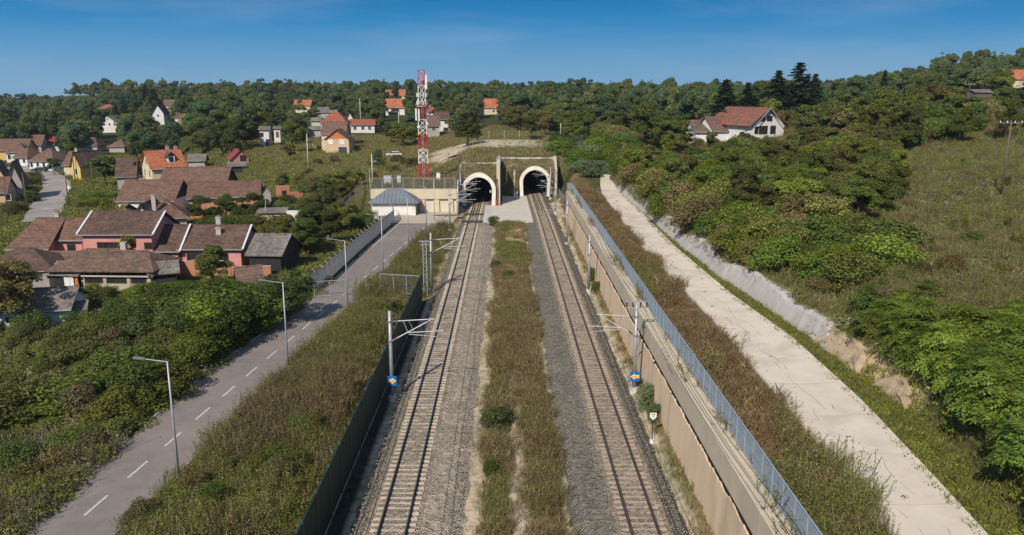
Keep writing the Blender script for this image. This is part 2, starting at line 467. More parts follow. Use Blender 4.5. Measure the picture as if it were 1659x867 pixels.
for k in range(56):      # low kerb stones along the overgrown left edge
    y = 30 + k*2.0
    if (k*7) % 10 > 6: continue
    xa, xb_ = float(road_l(y)) - .28, float(road_l(y + 1.96)) - .28
    MB().prism([(xa, y, -.05), (xa + .16, y, -.05), (xb_ + .16, y + 1.96, -.05), (xb_, y + 1.96, -.05)], (0, 0, .17)).build('kerb_stone', KERB, road)

YARD = mat('yard_concrete', (.46, .40, .33), (.39, .34, .285), .8, .92, .1, 12, c3=(.41, .37, .31), s3=.2)
yd = MB().prism([(-27.5, 143.15, -.2), (-9.6, 143.15, -.2), (-9.0, 150, -.2), (-9.0, 156.9, -.2), (-27.5, 156.9, -.2)], (0, 0, .265)).build('yard', YARD)
tag(yd, 'beige concrete yard in front of the cream retaining wall', None, None, 'structure')
isl = thing('kerbed_island', 'grassy kerbed island in the yard beside the left track', 'kerb island', (-11.3, 151.2, .065))
pts = [(2.6*cos(a)*(1 + .25*(cos(a) > 0)) , 1.35*sin(a)) for a in np.linspace(0, 2*pi, 25)[:-1]]
MB().prism([(p[0], p[1], 0) for p in pts], (0, 0, .14)).build('kerb', KERB, isl)
DRYG = mat('dry_turf', (.21, .155, .07), (.13, .105, .045), 3, 1, .6, 12)
MB().prism([(p[0]*.93, p[1]*.9, .06) for p in pts], (0, 0, .11)).build('turf', DRYG, isl)

SLAB = mat('platform_concrete', (.56, .52, .46), (.47, .44, .39), .9, .9, .08, 14, c3=(.50, .455, .39), s3=.25)
sb = thing('concrete_apron', 'pale concrete apron between the two tracks before the tunnels', 'apron', (0, 144.5, -.4))
for k in range(7):
    y0, y1 = k*3.0 + .008, k*3.0 + 2.99
    xr_ = 5.3 - k*.03
    for (xa, xb_) in ((-3.95, .6), (.61, xr_)):
        MB().box(xa, xb_, y0, y1, 0, .50 + .004*((k + (xa > 0)) % 2)).build('slab', SLAB, sb)
for k in range(4): MB().box(-.5, 5.1 - k*.03, 21.0 + k*3.6 + .008, 21 + k*3.6 + 3.59, 0, .5).build('slab', SLAB, sb)

# concrete drainage channel on the terrace behind the right wall
def chl(y): return float(pl(y, [(-30, 16.6), (31, 16.75), (50, 17.2), (64, 17.35), (80, 17.0), (96, 16.75), (123, 17.4), (145, 17.85), (156, 18.8), (170, 20.5), (180, 22.5)]))
def chr_(y): return float(pl(y, [(-30, 20.6), (31, 20.9), (38, 21.5), (46, 22.1), (59, 22.3), (72, 21.3), (96, 20.8), (120, 21.3), (143, 21.5), (158, 23.2), (167, 24.0), (180, 26.0)]))
CHAN = mat('channel_concrete', (.625, .56, .47), (.57, .51, .425), .45, .92, .06, 12, c3=(.51, .45, .365), s3=.3)
CHAN2 = mat('channel_concrete_grey', (.62, .56, .475), (.56, .505, .425), .6, .92, .06, 12, c3=(.49, .435, .36), s3=.3)
ch = thing('drainage_channel', None, None, (0, 0, 0)); tag(ch, 'broad pale concrete channel curving along the terrace', None, None, 'structure')
y = 18.0; k = 0
while y < 172:
    y1 = y + 5.2
    m = MB(); st = np.linspace(y + .005, y1, 5)
    prof = [(0, .10), (.06, .03), (.5, -.02), (.94, .06), (1, .12)]
    for a, b in zip(st[:-1], st[1:]):
        pa = [(chl(a)*(1 - u) + chr_(a)*u, a, float(T(19, a)) + .06 + z_ + .004*((k % 3) == 0)) for u, z_ in prof]
        pb = [(chl(b)*(1 - u) + chr_(b)*u, b, float(T(19, b)) + .06 + z_ + .004*((k % 3) == 0)) for u, z_ in prof]
        for i in range(4): m.add([pa[i], pa[i + 1], pb[i + 1], pb[i]], [(0, 1, 2, 3)])
        m.add([pa[0], pb[0], (pb[0][0], b, 4.6), (pa[0][0], a, 4.6)], [(0, 1, 2, 3)])
        m.add([pa[4], pb[4], (pb[4][0], b, 4.6), (pa[4][0], a, 4.6)], [(3, 2, 1, 0)])
    m.build('channel_slab', (CHAN, CHAN2, CHAN)[k % 3], ch)
    y = y1; k += 1

# long cracks wandering over the channel slabs
rr = random.Random(12)
CRK = mat('crack_dirt', (.30, .25, .19), (.22, .18, .14), 3, 1)
for u0, ya, yb_ in ((.30, 30, 46), (.42, 44, 58), (.35, 52, 66), (.62, 31, 40), (.26, 62, 84), (.38, 80, 104), (.55, 60, 72), (.3, 100, 128)):
    ys = np.arange(ya, yb_, .8); c = MB(); pts = []
    for k, y in enumerate(ys):
        u = u0 + .05*sin(k*.7) + rr.uniform(-.018, .018); pts.append((chl(y)*(1 - u) + chr_(y)*u, y))
    for (xa, y1_), (xb2, y2_) in zip(pts[:-1], pts[1:]):
        if rr.random() < .25: continue
        w_ = rr.uniform(.007, .018); c.add([(xa - w_, y1_, 5.068), (xa + w_, y1_, 5.068), (xb2 + w_, y2_, 5.068), (xb2 - w_, y2_, 5.068)], [(0, 1, 2, 3)])
    c.build('crack', CRK, ch)
# sprayed concrete facing of the cut bank
SHOT = mat('sprayed_concrete', (.43, .405, .39), (.35, .33, .32), 1.4, .95, .3, 3.5, c3=(.48, .45, .425), s3=.5, stretch=(1, 1.6, .25))
ys = np.arange(56, 166, .35); nz = 9
R2 = np.random.default_rng(5)
Vv = []; top = 1.9 + .35*np.sin(ys*.37) + .10*np.sin(ys*1.13 + 1) + .07*np.sin(ys*2.1) + .05*np.sin(ys*3.7 + 1)
top = top*S(55, 59, ys)*S(170, 150, ys) + .12
for i, y in enumerate(ys):
    b0 = float(bank_x(y))
    for j in range(nz):
        u = j/(nz - 1); zz = u*top[i]
        Vv.append((b0 - .42 + zz*.50 + .05*sin(y*.45) + R2.uniform(-.012, .012), y, 4.93 + zz) if j < nz - 1 else (b0 + 1.5, y, min(4.95 + zz, Tz(b0 + 1.5, y) + .03)))
i, j = np.meshgrid(np.arange(nz - 1), np.arange(len(ys) - 1)); q = (j*nz + i).ravel()
o = link('cut_bank_facing', np_mesh('cut_bank_facing', Vv, np.stack([q, q + 1, q + 1 + nz, q + nz], 1), SHOT, True))
tag(o, 'grey sprayed concrete facing on the cut bank above the channel', 'retaining bank')
# bare sandy bank where the facing ends
SAND = mat('sandy_earth', (.46, .36, .24), (.36, .28, .19), 2, 1, .8, 3, c3=(.27, .21, .14), s3=.8)
for (ya, yb_, h) in ((45, 49.5, 1.5), (51.0, 58.5, 1.9)):
    ys = np.arange(ya, yb_, .45); Vv = []
    for y in ys:
        e = min(1, (y - ya)/1.6, (yb_ - y)/1.6); b0 = float(bank_x(y))
        for j in range(8):
            u = j/7; zz = u*h*max(.1, e)
            Vv.append((b0 - .5 + zz*.62 + .12*sin(y*3.1 + j*1.7) + R2.uniform(-.12, .12) + (.5 if j == 7 else 0), y, 4.92 + zz - (.3 if j == 7 else 0)))
    i, j = np.meshgrid(np.arange(7), np.arange(len(ys) - 1)); q = (j*8 + i).ravel()
    o = link('earth_bank', np_mesh('earth_bank', Vv, np.stack([q, q + 1, q + 9, q + 8], 1), SAND, True))
    tag(o, 'bare sandy bank below the bushes beside the channel', None, None, 'structure')

# village street
VST = mat('village_street_asphalt', (.30, .275, .255), (.24, .22, .205), .5, .95, .15, 8, c3=(.34, .31, .285), s3=.15)
SP = [(-153.22, 250.2), (-137.63, 236.87), (-123.56, 218.58), (-111.37, 198.97), (-101.06, 177.29), (-92.71, 160.61), (-85.19, 145.32)]
def cat_path(P, n=6):
    out = []
    P = [Vector(p) for p in P]
    for i in range(len(P) - 1):
        a, b, c, d = P[max(0, i - 1)], P[i], P[i + 1], P[min(len(P) - 1, i + 2)]
        for k in range(n):
            s = k/n
            out.append(.5*((2*b) + (c - a)*s + (2*a - 5*b + 4*c - d)*s*s + (3*b - a - 3*c + d)*s**3))
    return out + [P[-1]]
def path_ribbon(name, P, w, m, dz=.05, nx=3):
    P = cat_path(P); Vv = []; 
    for i, p in enumerate(P):
        d = (P[min(i + 1, len(P) - 1)] - P[max(0, i - 1)]).normalized(); nrm = Vector((d.y, -d.x))
        for k in range(nx):
            s = (k/(nx - 1) - .5)*w*(1 + .06*sin(i*1.7 + k))
            x, y = p.x + nrm.x*s, p.y + nrm.y*s
            Vv.append((x, y, max(Tz(x, y), Tz(p.x, p.y) - .1) + dz))
    i, j = np.meshgrid(np.arange(nx - 1), np.arange(len(P) - 1)); q = (j*nx + i).ravel()
    return link(name, np_mesh(name, Vv, np.stack([q, q + nx, q + nx + 1, q + 1], 1), m))
tag(path_ribbon('street', SP, 6.2, VST, .14, 5), 'grey village street curving between the houses', None, None, 'structure')
TRK = mat('dirt_track', (.36, .30, .22), (.27, .225, .16), 1.2, 1, .4, 6)
tag(path_ribbon('dirt_path', [(-36.78, 196.75), (-34.71, 207.25), (-32.72, 216.5), (-29.89, 225.5), (-27.86, 238), (-28.3, 257.5), (-32.39, 283.5)], 2.6, TRK, .1), 'pale dirt track climbing past the white car', None, None, 'structure')
tag(path_ribbon('dirt_path', [(-18.71, 190.25), (-17.38, 200.5), (-16.22, 207.75), (-14.59, 212.25), (-11.19, 207)], 2.2, TRK, .1), 'pale dirt track rising behind the lattice tower', None, None, 'structure')

# ---------------------------------------------------------------- railway
def TL(y): return float(pl(y, [(-20, -6.4), (39.6, -6.25), (144.6, -5.95), (165, -5.77), (260, -5.2)]))
def TR(y): return float(pl(y, [(-20, 7.85), (39.5, 7.73), (144.4, 7.42), (184, 6.97), (270, 6.2)]))
def ballast_mat(name, c1, c2, c3):
    m = bpy.data.materials.new(name); m.use_nodes = True
    t = m.node_tree; bs = t.nodes['Principled BSDF']; tcn = N(t, 'TexCoord')
    vo = N(t, 'TexVoronoi'); vo.inputs['Scale'].default_value = 9.0
    t.links.new(tcn.outputs['Object'], vo.inputs['Vector'])
    sp = N(t, 'SeparateColor'); t.links.new(vo.outputs['Color'], sp.inputs[0])
    col = ramp2(t, sp.outputs[0], c2, c1, 0, 1)
    vo2 = N(t, 'TexVoronoi'); vo2.inputs['Scale'].default_value = 3.1
    t.links.new(tcn.outputs['Object'], vo2.inputs['Vector']); sp2 = N(t, 'SeparateColor'); t.links.new(vo2.outputs['Color'], sp2.inputs[0])
    col = mixrgb(t, 1.0, col, ramp2(t, sp2.outputs[0], (.78, .78, .78), (1.22, 1.2, 1.18), 0, 1), 'MULTIPLY')
    f = N(t, 'MapRange'); f.inputs['From Min'].default_value = .45; f.inputs['From Max'].default_value = .62
    t.links.new(noise(t, tcn.outputs['Object'], .35, 5), f.inputs['Value'])
    col = mixrgb(t, f.outputs[0], col, mixrgb(t, 1.0, col, c3, 'MULTIPLY'))
    t.links.new(col, bs.inputs['Base Color']); bs.inputs['Roughness'].default_value = .95; bs.inputs['Specular IOR Level'].default_value = .15
    b = N(t, 'Bump'); b.inputs['Strength'].default_value = .9; b.inputs['Distance'].default_value = .12
    t.links.new(vo.outputs['Distance'], b.inputs['Height']); t.links.new(b.outputs[0], bs.inputs['Normal'])
    return m
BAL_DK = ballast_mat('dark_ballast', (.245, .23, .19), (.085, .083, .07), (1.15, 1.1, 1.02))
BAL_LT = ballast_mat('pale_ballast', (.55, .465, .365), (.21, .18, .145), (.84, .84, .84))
BAL_IN = ballast_mat('trackside_ballast', (.43, .365, .285), (.17, .15, .12), (.86, .84, .82))
def bed(name, label, xc, left, right, y0, y1, mats):
    offs = [(left - .75, -.46), (left - .15, -.22), (min(left + .35, -1.65), -.06), (-1.55, .0), (-1.3, .0), (-.7, .035), (0, .03), (.7, .035), (1.3, .0), (1.55, .0), (right - .5, -.09), (right + .1, -.25), (right + .7, -.46)]
    ys = np.arange(y0, y1 + .01, 1.0); n = len(offs); Vv = []
    rr = np.random.default_rng(3)
    for y in ys:
        for k, (ox, z) in enumerate(offs):
            e = .22 if k in (0, 1, 11, 12) else .04
            Vv.append((xc(y) + ox + rr.uniform(-e, e), y, z + rr.uniform(-.015, .015)))
    i, j = np.meshgrid(np.arange(n - 1), np.arange(len(ys) - 1)); q = (j*n + i).ravel()
    me = np_mesh(name, Vv, np.stack([q, q + 1, q + 1 + n, q + n], 1), mats[0])
    for m in mats[1:]: me.materials.append(m)
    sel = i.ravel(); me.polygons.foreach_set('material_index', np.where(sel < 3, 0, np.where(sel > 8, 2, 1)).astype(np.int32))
    return tag(link(name, me), label, None, None, 'structure')
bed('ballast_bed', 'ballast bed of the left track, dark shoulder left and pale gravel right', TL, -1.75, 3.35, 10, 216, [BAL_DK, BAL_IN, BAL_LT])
bed('ballast_bed', 'ballast bed of the right track with dark grey shoulders', TR, -3.3, 2.15, 10, 231, [BAL_DK, BAL_IN, BAL_DK])

sm = MB()
for s in (-1, 1):
    sm.add([(s*.35, -.11, -.12), (s*1.27, -.13, -.12), (s*1.27, .13, -.12), (s*.35, .11, -.12),
            (s*.35, -.085, .035), (s*1.24, -.10, .085), (s*1.24, .10, .085), (s*.35, .085, .035)],
           [(4, 5, 6, 7), (0, 1, 5, 4), (1, 2, 6, 5), (2, 3, 7, 6), (3, 0, 4, 7)] if s > 0 else [(7, 6, 5, 4), (4, 5, 1, 0), (5, 6, 2, 1), (6, 7, 3, 2), (7, 4, 0, 3)])
sm.add([(-.35, -.085, .035), (.35, -.085, .035), (.35, .085, .035), (-.35, .085, .035), (-.35, -.1, -.1), (.35, -.1, -.1), (.35, .1, -.1), (-.35, .1, -.1)], [(0, 1, 2, 3), (4, 5, 1, 0), (3, 2, 6, 7)])
SLM = sm.mesh('sleeper', SLEEPER)
SLM2 = sm.mesh('sleeper', mat('brown_sleeper_concrete', (.46, .375, .285), (.32, .26, .20), 5, .95, .2, 20, c3=(.25, .205, .16), s3=1.1))
def rail_mesh(name, xc, off, y0, y1, m, z0=.07, h=.19, step=4.0):
    prof = [(-.075, 0), (.075, 0), (.075, .02), (.012, .05), (.012, h - .05), (.036, h - .035), (.036, h), (-.036, h), (-.036, h - .035), (-.012, h - .05), (-.012, .05), (-.075, .02)]
    r = MB(); ys = np.arange(y0, y1, step); n = len(prof); vs = []; fs = []
    for k, y in enumerate(ys): vs += [(xc(y) + off + px, y, z0 + pz) for px, pz in prof]
    r.mi = 0
    r.add(vs, [(a*n + i, a*n + (i + 1) % n, (a + 1)*n + (i + 1) % n, (a + 1)*n + i) for a in range(len(ys) - 1) for i in range(n) if i != 6])
    r.mi = 1
    r.add([vs[a*n + i] for a in range(len(ys)) for i in (6, 7)], [(2*a, 2*a + 1, 2*a + 3, 2*a + 2)[::-1] for a in range(len(ys) - 1)])
    return r.mesh(name, m)
def track(label, xc, y_end, guard, SLM):
    t = thing('railway_track', label, 'railway track', (0, 0, 0))
    for s in (-.7535, .7535): link('rail', rail_mesh('rail', xc, s, 12, y_end + 18, [RAIL, RAILTOP]), t)
    y = 31.0
    rr = random.Random(4)
    while y < y_end:
        a = (xc(y + 1) - xc(y - 1))/2
        link('sleeper', SLM, t, (xc(y) + rr.uniform(-.02, .02), y, rr.uniform(-.012, .008)), (0, 0, -a + rr.uniform(-.008, .008)))
        y += .60
    for s in (-.33, .33):
        link('guard_rail', rail_mesh('guard_rail', xc, s, guard, y_end + 18, [RAIL, RAIL], .06, .15), t)
    return t
track('left railway track of concrete sleepers entering the nearer tunnel', TL, 180, 150, SLM)
track('right railway track of concrete sleepers entering the farther tunnel', TR, 195, 158, SLM2)
# rubber crossing panels over the left track in the yard
for (ya, yb_) in ((143.6, 145.3), (152.6, 153.6)):
    x = TL(ya); mtt = mat('crossing_panel', (.075, .065, .06), (.05, .045, .042), 3, .8, .2)
    c = thing('crossing_deck', ('wide dark crossing deck across the left track level with the apron edge' if ya < 150 else 'narrow dark crossing deck nearer the left tunnel mouth'), 'track crossing', (x, ya, 0))
    for a, b in ((-1.9, -.86), (-.62, .62), (.86, 1.9)): MB().box(a, b, 0, yb_ - ya, .02, .22).build('deck_panel', mtt, c)

# ---------------------------------------------------------------- fences and barriers
def wire_panel(L, h, nv, nh, wv=.009, wh=.006):
    m = MB()
    for k in range(nv):
        x = L*(k + .5)/nv
        m.add([(x - wv/2, 0, 0), (x + wv/2, 0, 0), (x + wv/2, 0, h), (x - wv/2, 0, h), (x, -wv*.8, 0), (x, -wv*.8, h)], [(0, 1, 2, 3), (0, 4, 5, 3), (4, 1, 2, 5)])
    for k in range(nh):
        z = h*(k + .5)/nh
        m.add([(0, -.008, z - wh), (L, -.008, z - wh), (L, -.008, z + wh), (0, -.008, z + wh)], [(0, 1, 2, 3)])
    return m
def post_mesh(h, r=.03, lean=0.0, n=6):
    m = MB(); m.tube((0, 0, -.2), (0, 0, h), r, r, n)
    if lean: m.tube((0, 0, h), (0, lean, h + abs(lean)), r*.8, r*.8, n)
    return m
def fence(name, label, cat, path, h, sp, panel_mat, post_mat, nv=40, nh=6, r=.035, rails=(), lean=0.0, group=None, zf=None, wv=.009):
    """posts along a 3-D path, each with a mesh panel to the next one"""
    P = [Vector(p) for p in path]
    t = thing(name, label, cat, P[0], 0, group)
    pts = []
    for a, b in zip(P[:-1], P[1:]):
        n = max(1, round((b - a).length/sp))
        pts += [a + (b - a)*(k/n) for k in range(n)]
    pts.append(P[-1])
    if zf: pts = [Vector((p.x, p.y, zf(p.x, p.y))) for p in pts]
    pm = post_mesh(h, r, lean).mesh('post', post_mat); cache = {}
    for k, p in enumerate(pts):
        d = (pts[min(k + 1, len(pts) - 1)] - pts[max(0, k - 1)])
        link('post', pm, t, p - P[0], (0, 0, atan2(d.y, d.x)))
    for a, b in zip(pts[:-1], pts[1:]):
        d = b - a; Lh = round(hypot(d.x, d.y), 1); key = Lh
        if key not in cache:
            cache[key] = wire_panel(Lh - .06, h - .08, max(3, round(nv*Lh/sp)), nh, wv).mesh('mesh_panel', panel_mat)
        o = link('mesh_panel', cache[key], t, a - P[0] + Vector((0, 0, .05)), (0, -atan2(d.z, hypot(d.x, d.y)), atan2(d.y, d.x)))
        o.rotation_euler = (Matrix.Rotation(atan2(d.y, d.x), 3, 'Z') @ Matrix.Rotation(-atan2(d.z, hypot(d.x, d.y)), 3, 'Y')).to_euler()
    for z, rr_ in rails:
        m = MB(); m.path([p - P[0] + Vector((0, 0, z)) for p in pts], rr_)
        m.build('rail', post_mat, t)
    return t

# green noise barrier on the left
nb = thing('noise_barrier', 'tall dark green panel barrier beside the left track', 'noise barrier', (-10.25, 24, -.35))
pm = MB().box(-.09, .09, -.09, .09, -.3, 3.36).mesh('post', mat('green_steel_post', (.05, .085, .06), (.04, .07, .05), 2, .5))
lip = MB()
lip.box(-.045, .045, .1, 2.9, 0, 3.26)
for k in range(9): lip.box(-.062, .062, .1, 2.9, .12 + k*.35, .26 + k*.35)
PNM = lip.mesh('panel', GREEN_P)
for k in range(23):
    x = -10.25 + .5*(k*3/66)
    link('post', pm, nb, (x + 10.25, k*3.0, 0))
    if k < 22: link('panel', PNM, nb, (x + 10.25 + .011, k*3.0, -.02*(k % 2)), (0, 0, -.0076))
MB().box(-.06, .06, 0, 66, -.25, .16).build('plinth', CONC, nb, rot=(0, 0, -.0076))

# fence on the crown of the right wall
fence('mesh_fence', 'long grey blue steel mesh fence on top of the right retaining wall', 'fence',
      [(12.55, 22.5, 5.2), (12.55, 147.9, 5.2), (11.75, 148.6, 5.15)], 1.55, 1.45, FENCE_B, FENCE_B, 36, 3, .03, ((1.53, .038), (.85, .016), (.08, .018)), wv=.019)
fence('mesh_fence', 'low grey mesh fence sloping down from the right wall end to the farther tunnel', 'fence',
      [(12.3, 150.0, 0), (12.25, 178.5, 0)], 1.6, 2.4, GALV_D, GALV, 40, 4, .03, ((1.58, .025),), zf=lambda x, y: max(.2, Tz(x, y)*.75), wv=.012)
# terrace wall fence
fence('mesh_fence', 'grey mesh fence along the top of the cream yard wall', 'fence',
      [(-26.2, 157.25, 4.62), (-9.75, 157.25, 4.62)], 2.1, 1.95, GALV_D, mat('pale_post', (.46, .45, .42), (.38, .37, .35), 3, .6), 44, 8, .045, ((2.08, .03), (.06, .03)), wv=.012)
fence('mesh_fence', 'grey mesh fence climbing beside the nearer tunnel mouth', 'fence',
      [(-9.75, 157.4, 4.62), (-9.85, 170, 5.6), (-10.4, 184, 8.3)], 2.0, 2.3, GALV_D, GALV_D, 40, 8, .045, ((1.98, .03),), zf=lambda x, y: 4.62 + max(0, y - 160)*.14, wv=.012)
fence('mesh_fence', 'grey mesh fence running down from the yard wall to the road fence', 'fence',
      [(-27.0, 157.0, 4.4), (-31.0, 152.5, 1.2)], 2.1, 1.8, GALV_D, GALV_D, 34, 8, .045, ((2.08, .03),), wv=.012)
# fence with outward arms left of the road
fence('mesh_fence', 'dark mesh fence with outward arms along the left edge of the service road', 'fence',
      [(float(road_l(y)) - .95, y, .05) for y in (91.4, 97, 104, 112, 121, 130, 138, 145)] + [(-21.3, 150.6, .05)], 2.2, 2.4, GALV_D, GALV, 60, 12, .05, ((2.18, .035), (.05, .05)), lean=.42, wv=.016)
# gate fence across the road
fence('mesh_fence', 'tall galvanised mesh fence between the open gate and the green barrier', 'fence',
      [(-14.6, 91.0, .45), (-10.05, 91.3, .1)], 2.35, 1.55, GALV_D, GALV, 40, 8, .045, ((2.33, .04), (.1, .04)), wv=.008)
gt = fence('gate', 'open steel mesh gate leaf at the left edge of the road', 'gate',
      [(-22.3, 90.6, .05), (-18.9, 91.6, .05)], 1.9, 1.8, GALV_D, GALV, 34, 8, .04, ((1.88, .035), (.1, .035)), wv=.008)
MB().tube((0, 0, 0), (0, 0, 2.2), .06, .06).build('gate_post', GALV, gt, loc=(6.0, .5, 0))
MB().tube((3.3, 1.0, .28), (7.4, .4, .34), .04, .04).build('slide_rail', GALV_D, gt)

# ---------------------------------------------------------------- right retaining wall
RW = thing('retaining_wall', 'long sandy concrete wall with an overhanging cap beam beside the right track', 'retaining wall', (11.72, 20, 0))
WFACE = mat('sandy_wall_concrete', (.70, .545, .375), (.64, .49, .335), .8, .95, .14, 7, c3=(.54, .41, .275), s3=.5, stretch=(1, 1, .3))
CAPM = mat('cap_beam_concrete', (.55, .475, .355), (.49, .42, .315), 1.0, .92, .15, 9, c3=(.46, .395, .30), s3=.3)
Ls = 6.4; nseg = 20; rr = random.Random(9)
for k in range(nseg):
    y0 = k*Ls; y1 = y0 + Ls - .015
    m = MB(); n = 26
    ys = [y0 + (y1 - y0)*i/n for i in range(n + 1)]
    tops = [3.40 + rr.uniform(-.05, .03) - .11*(sin(i*.55 + k) > .35) - .10*max(0, sin(y_*.9 + k)) for i, y_ in enumerate(ys)]
    xs = [.012*sin(y_*.8) for y_ in ys]
    for i in range(n):
        m.mi = 0
        m.add([(xs[i] - .42, ys[i], -.5), (xs[i + 1] - .42, ys[i + 1], -.5), (xs[i + 1] - .20, ys[i + 1], tops[i + 1]), (xs[i] - .20, ys[i], tops[i])], [(0, 3, 2, 1)])
        m.add([(xs[i] - .20, ys[i], tops[i]), (xs[i + 1] - .20, ys[i + 1], tops[i + 1]), (-.12, ys[i + 1], tops[i + 1] + .01), (-.12, ys[i], tops[i] + .01)], [(0, 3, 2, 1)])
        m.mi = 1  # near-black faces paint the shadow line in the gap under the cap
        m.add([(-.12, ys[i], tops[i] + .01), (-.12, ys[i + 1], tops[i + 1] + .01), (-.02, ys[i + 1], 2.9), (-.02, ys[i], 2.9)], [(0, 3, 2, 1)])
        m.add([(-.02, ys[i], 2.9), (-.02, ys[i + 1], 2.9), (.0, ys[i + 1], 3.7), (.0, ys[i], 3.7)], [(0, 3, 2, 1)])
    m.mi = 0
    m.box(.35, .9, y0, y1, -.5, 3.9)
    m.build('wall_panel', [WFACE, mat('gap_shade', (.035, .03, .026), (.025, .022, .02), 4, .95)], RW)
    MB().prism([(-.16, y0, 3.66), (-.13, y0, 5.18), (-.09, y0, 5.21), (.98, y0, 5.20), (1.0, y0, 3.66)], (0, y1 - y0, 0)).build('cap_beam', CAPM, RW)
MB().box(-.1, .95, nseg*Ls, nseg*Ls + .5, -.5, 3.6).build('end_wall', WFACE, RW)
MB().box(-.16, 1.0, nseg*Ls, nseg*Ls + .6, 3.66, 5.2).build('cap_beam', CAPM, RW)

# cream yard wall below the terrace
YW = thing('retaining_wall', 'cream yard wall with a deep top beam and square pilasters', 'retaining wall', (-9.5, 156.62, 0))
WCR = mat('cream_wall_concrete', (.62, .535, .38), (.56, .48, .34), 1.0, .92, .12, 9, c3=(.53, .46, .34), s3=.4)
WPL = mat('pale_wall_panel', (.64, .58, .48), (.58, .52, .43), 1.0, .92, .12, 9)
for k in range(5): MB().box(-16.8 + k*3.36 + .006, -16.8 + (k + 1)*3.36, -.45, .3, 2.72, 4.62).build('top_beam', WCR, YW)
for k in range(5): MB().box(-16.7 + k*3.34, -16.7 + (k + 1)*3.34 - .01, .05, .28, -.4, 2.73).build('wall_panel', WPL, YW)
for x in (-16.2, -12.9, -9.6, -6.75, -3.9, -1.15): MB().prism([(x - .55, -.32, -.1), (x + .55, -.32, -.1), (x + .5, -.32, 2.5), (x + .3, -.32, 2.72), (x - .3, -.32, 2.72), (x - .5, -.32, 2.5)], (0, .4, 0)).build('pilaster', WCR, YW)
MB().prism([(0, -.40, -.4), (0, 15.2, -.4), (0, 15.2, 8.2), (0, 12.4, 6.2), (0, 2, 4.66), (0, -.40, 4.6)], (.2, 0, 0)).build('side_wall', CONC, YW)

# ---------------------------------------------------------------- tunnels
RINGM = mat('white_portal_concrete', (.80, .76, .69), (.72, .68, .61), 1.2, .9, .08, 9, c3=(.64, .59, .51), s3=.5)
FACEM = mat('overgrown_slope', (.14, .115, .058), (.085, .075, .036), 2.2, 1, .8, 5, c3=(.19, .145, .075), s3=.5)
def arch(r, zc, legx, n=28):
    """right foot, over the crown, to the left foot"""
    return [(legx, 0)] + [(r*cos(a), zc + r*sin(a)) for a in np.linspace(0, pi, n)] + [(-legx, 0)]
def portal(label, x, y0, xl, xr, ztop, back):
    t = thing('tunnel_portal', label, 'tunnel portal', (x, y0, -.05))
    ro, ri, zc = 3.55, 2.78, 3.25
    A = arch(ro, zc, 3.42); B = arch(ri, zc, 2.66); n = len(A); m = MB()
    for k in range(n - 1):
        a0, a1, b0, b1 = A[k], A[k + 1], B[k], B[k + 1]
        f = lambda p, y: (p[0], y, p[1])
        m.add([f(a0, .06), f(a1, .06), f(b1, 0), f(b0, 0)], [(0, 1, 2, 3)])
        m.add([f(a0, .06), f(a1, .06), f(a1, 6), f(a0, 6)], [(3, 2, 1, 0)])
        m.add([f(b0, 0), f(b1, 0), f(b1, 1.5), f(b0, 1.5)], [(0, 1, 2, 3)])
    m.build('portal_ring', RINGM, t)
    lm = MB(); Bl = [(2.67, -.5)] + arch(ri + .01, zc, 2.67) + [(-2.67, -.5)]; L_ = 95
    for k in range(len(Bl) - 1):
        lm.add([(Bl[k][0], 1.2, Bl[k][1]), (Bl[k + 1][0], 1.2, Bl[k + 1][1]), (Bl[k + 1][0], L_, Bl[k + 1][1]), (Bl[k][0], L_, Bl[k][1])], [(0, 1, 2, 3)])
    lm.poly([(p[0], L_, p[1]) for p in Bl])
    lm.add([(-2.67, .2, -.45), (2.67, .2, -.45), (2.67, L_, -.45), (-2.67, L_, -.45)], [(0, 1, 2, 3)])
    for s in (-1, 1): lm.box(min(s*2.05, s*2.68), max(s*2.05, s*2.68), .3, L_, -.4, .28)
    lm.build('tunnel_lining', TUN, t)
    # overgrown headwall around the arch, leaning back above the crown
    hm = MB(); xs = sorted(set([round(v, 3) for v in np.linspace(xl - x, xr - x, 24)] + [round(ro*cos(a)*.992, 3) for a in np.linspace(0, pi, 24)]))
    xs = [v for v in xs if xl - x <= v <= xr - x]
    rr = random.Random(2); rows = 9
    def ydep(z): return .45 + .04*z if z < 6.2 else .70 + (z - 6.2)/(ztop - 6.2)*(back - .7)
    cols = []
    for v in xs:
        zl = zc + sqrt(max(0, ro*ro - v*v)) - .04 if abs(v) < ro*.9999 else -.45
        zs = [zl + (ztop - zl)*k/rows for k in range(rows + 1)]
        cols.append([(v + (rr.uniform(-.08, .08) if 0 < k < rows else 0), ydep(z_) + (rr.uniform(-.14, .1) if 0 < k < rows else 0), z_) for k, z_ in enumerate(zs)])
    for c0, c1 in zip(cols[:-1], cols[1:]):
        for k in range(rows): hm.add([c0[k], c1[k], c1[k + 1], c0[k + 1]], [(0, 1, 2, 3)])
    hm.build('overgrown_headwall', FACEM, t)
    return t, ydep
pL, yd_l = portal('nearer white ringed tunnel mouth of the left track', -5.35, 165.2, -9.35, -.95, 8.35, 6.4)
MB().box(-.5, 4.45, 6.2, 6.5, 8.2, 8.5).build('ledge', CONC_W, pL)
pR, yd_r = portal('farther white ringed tunnel mouth of the right track', 6.95, 180.0, -.9, 11.5, 8.35, 4.2)
MB().box(-7.75, 4.6, 4.0, 4.3, 8.2, 8.52).build('ledge', CONC_W, pR)
MB().prism([(-4.9, .52, .2), (-4.5, .52, .2), (-4.5, .66, 6.1), (-4.9, .66, 6.1)], (0, -.1, 0)).build('drain_strip', CONC_W, pR)
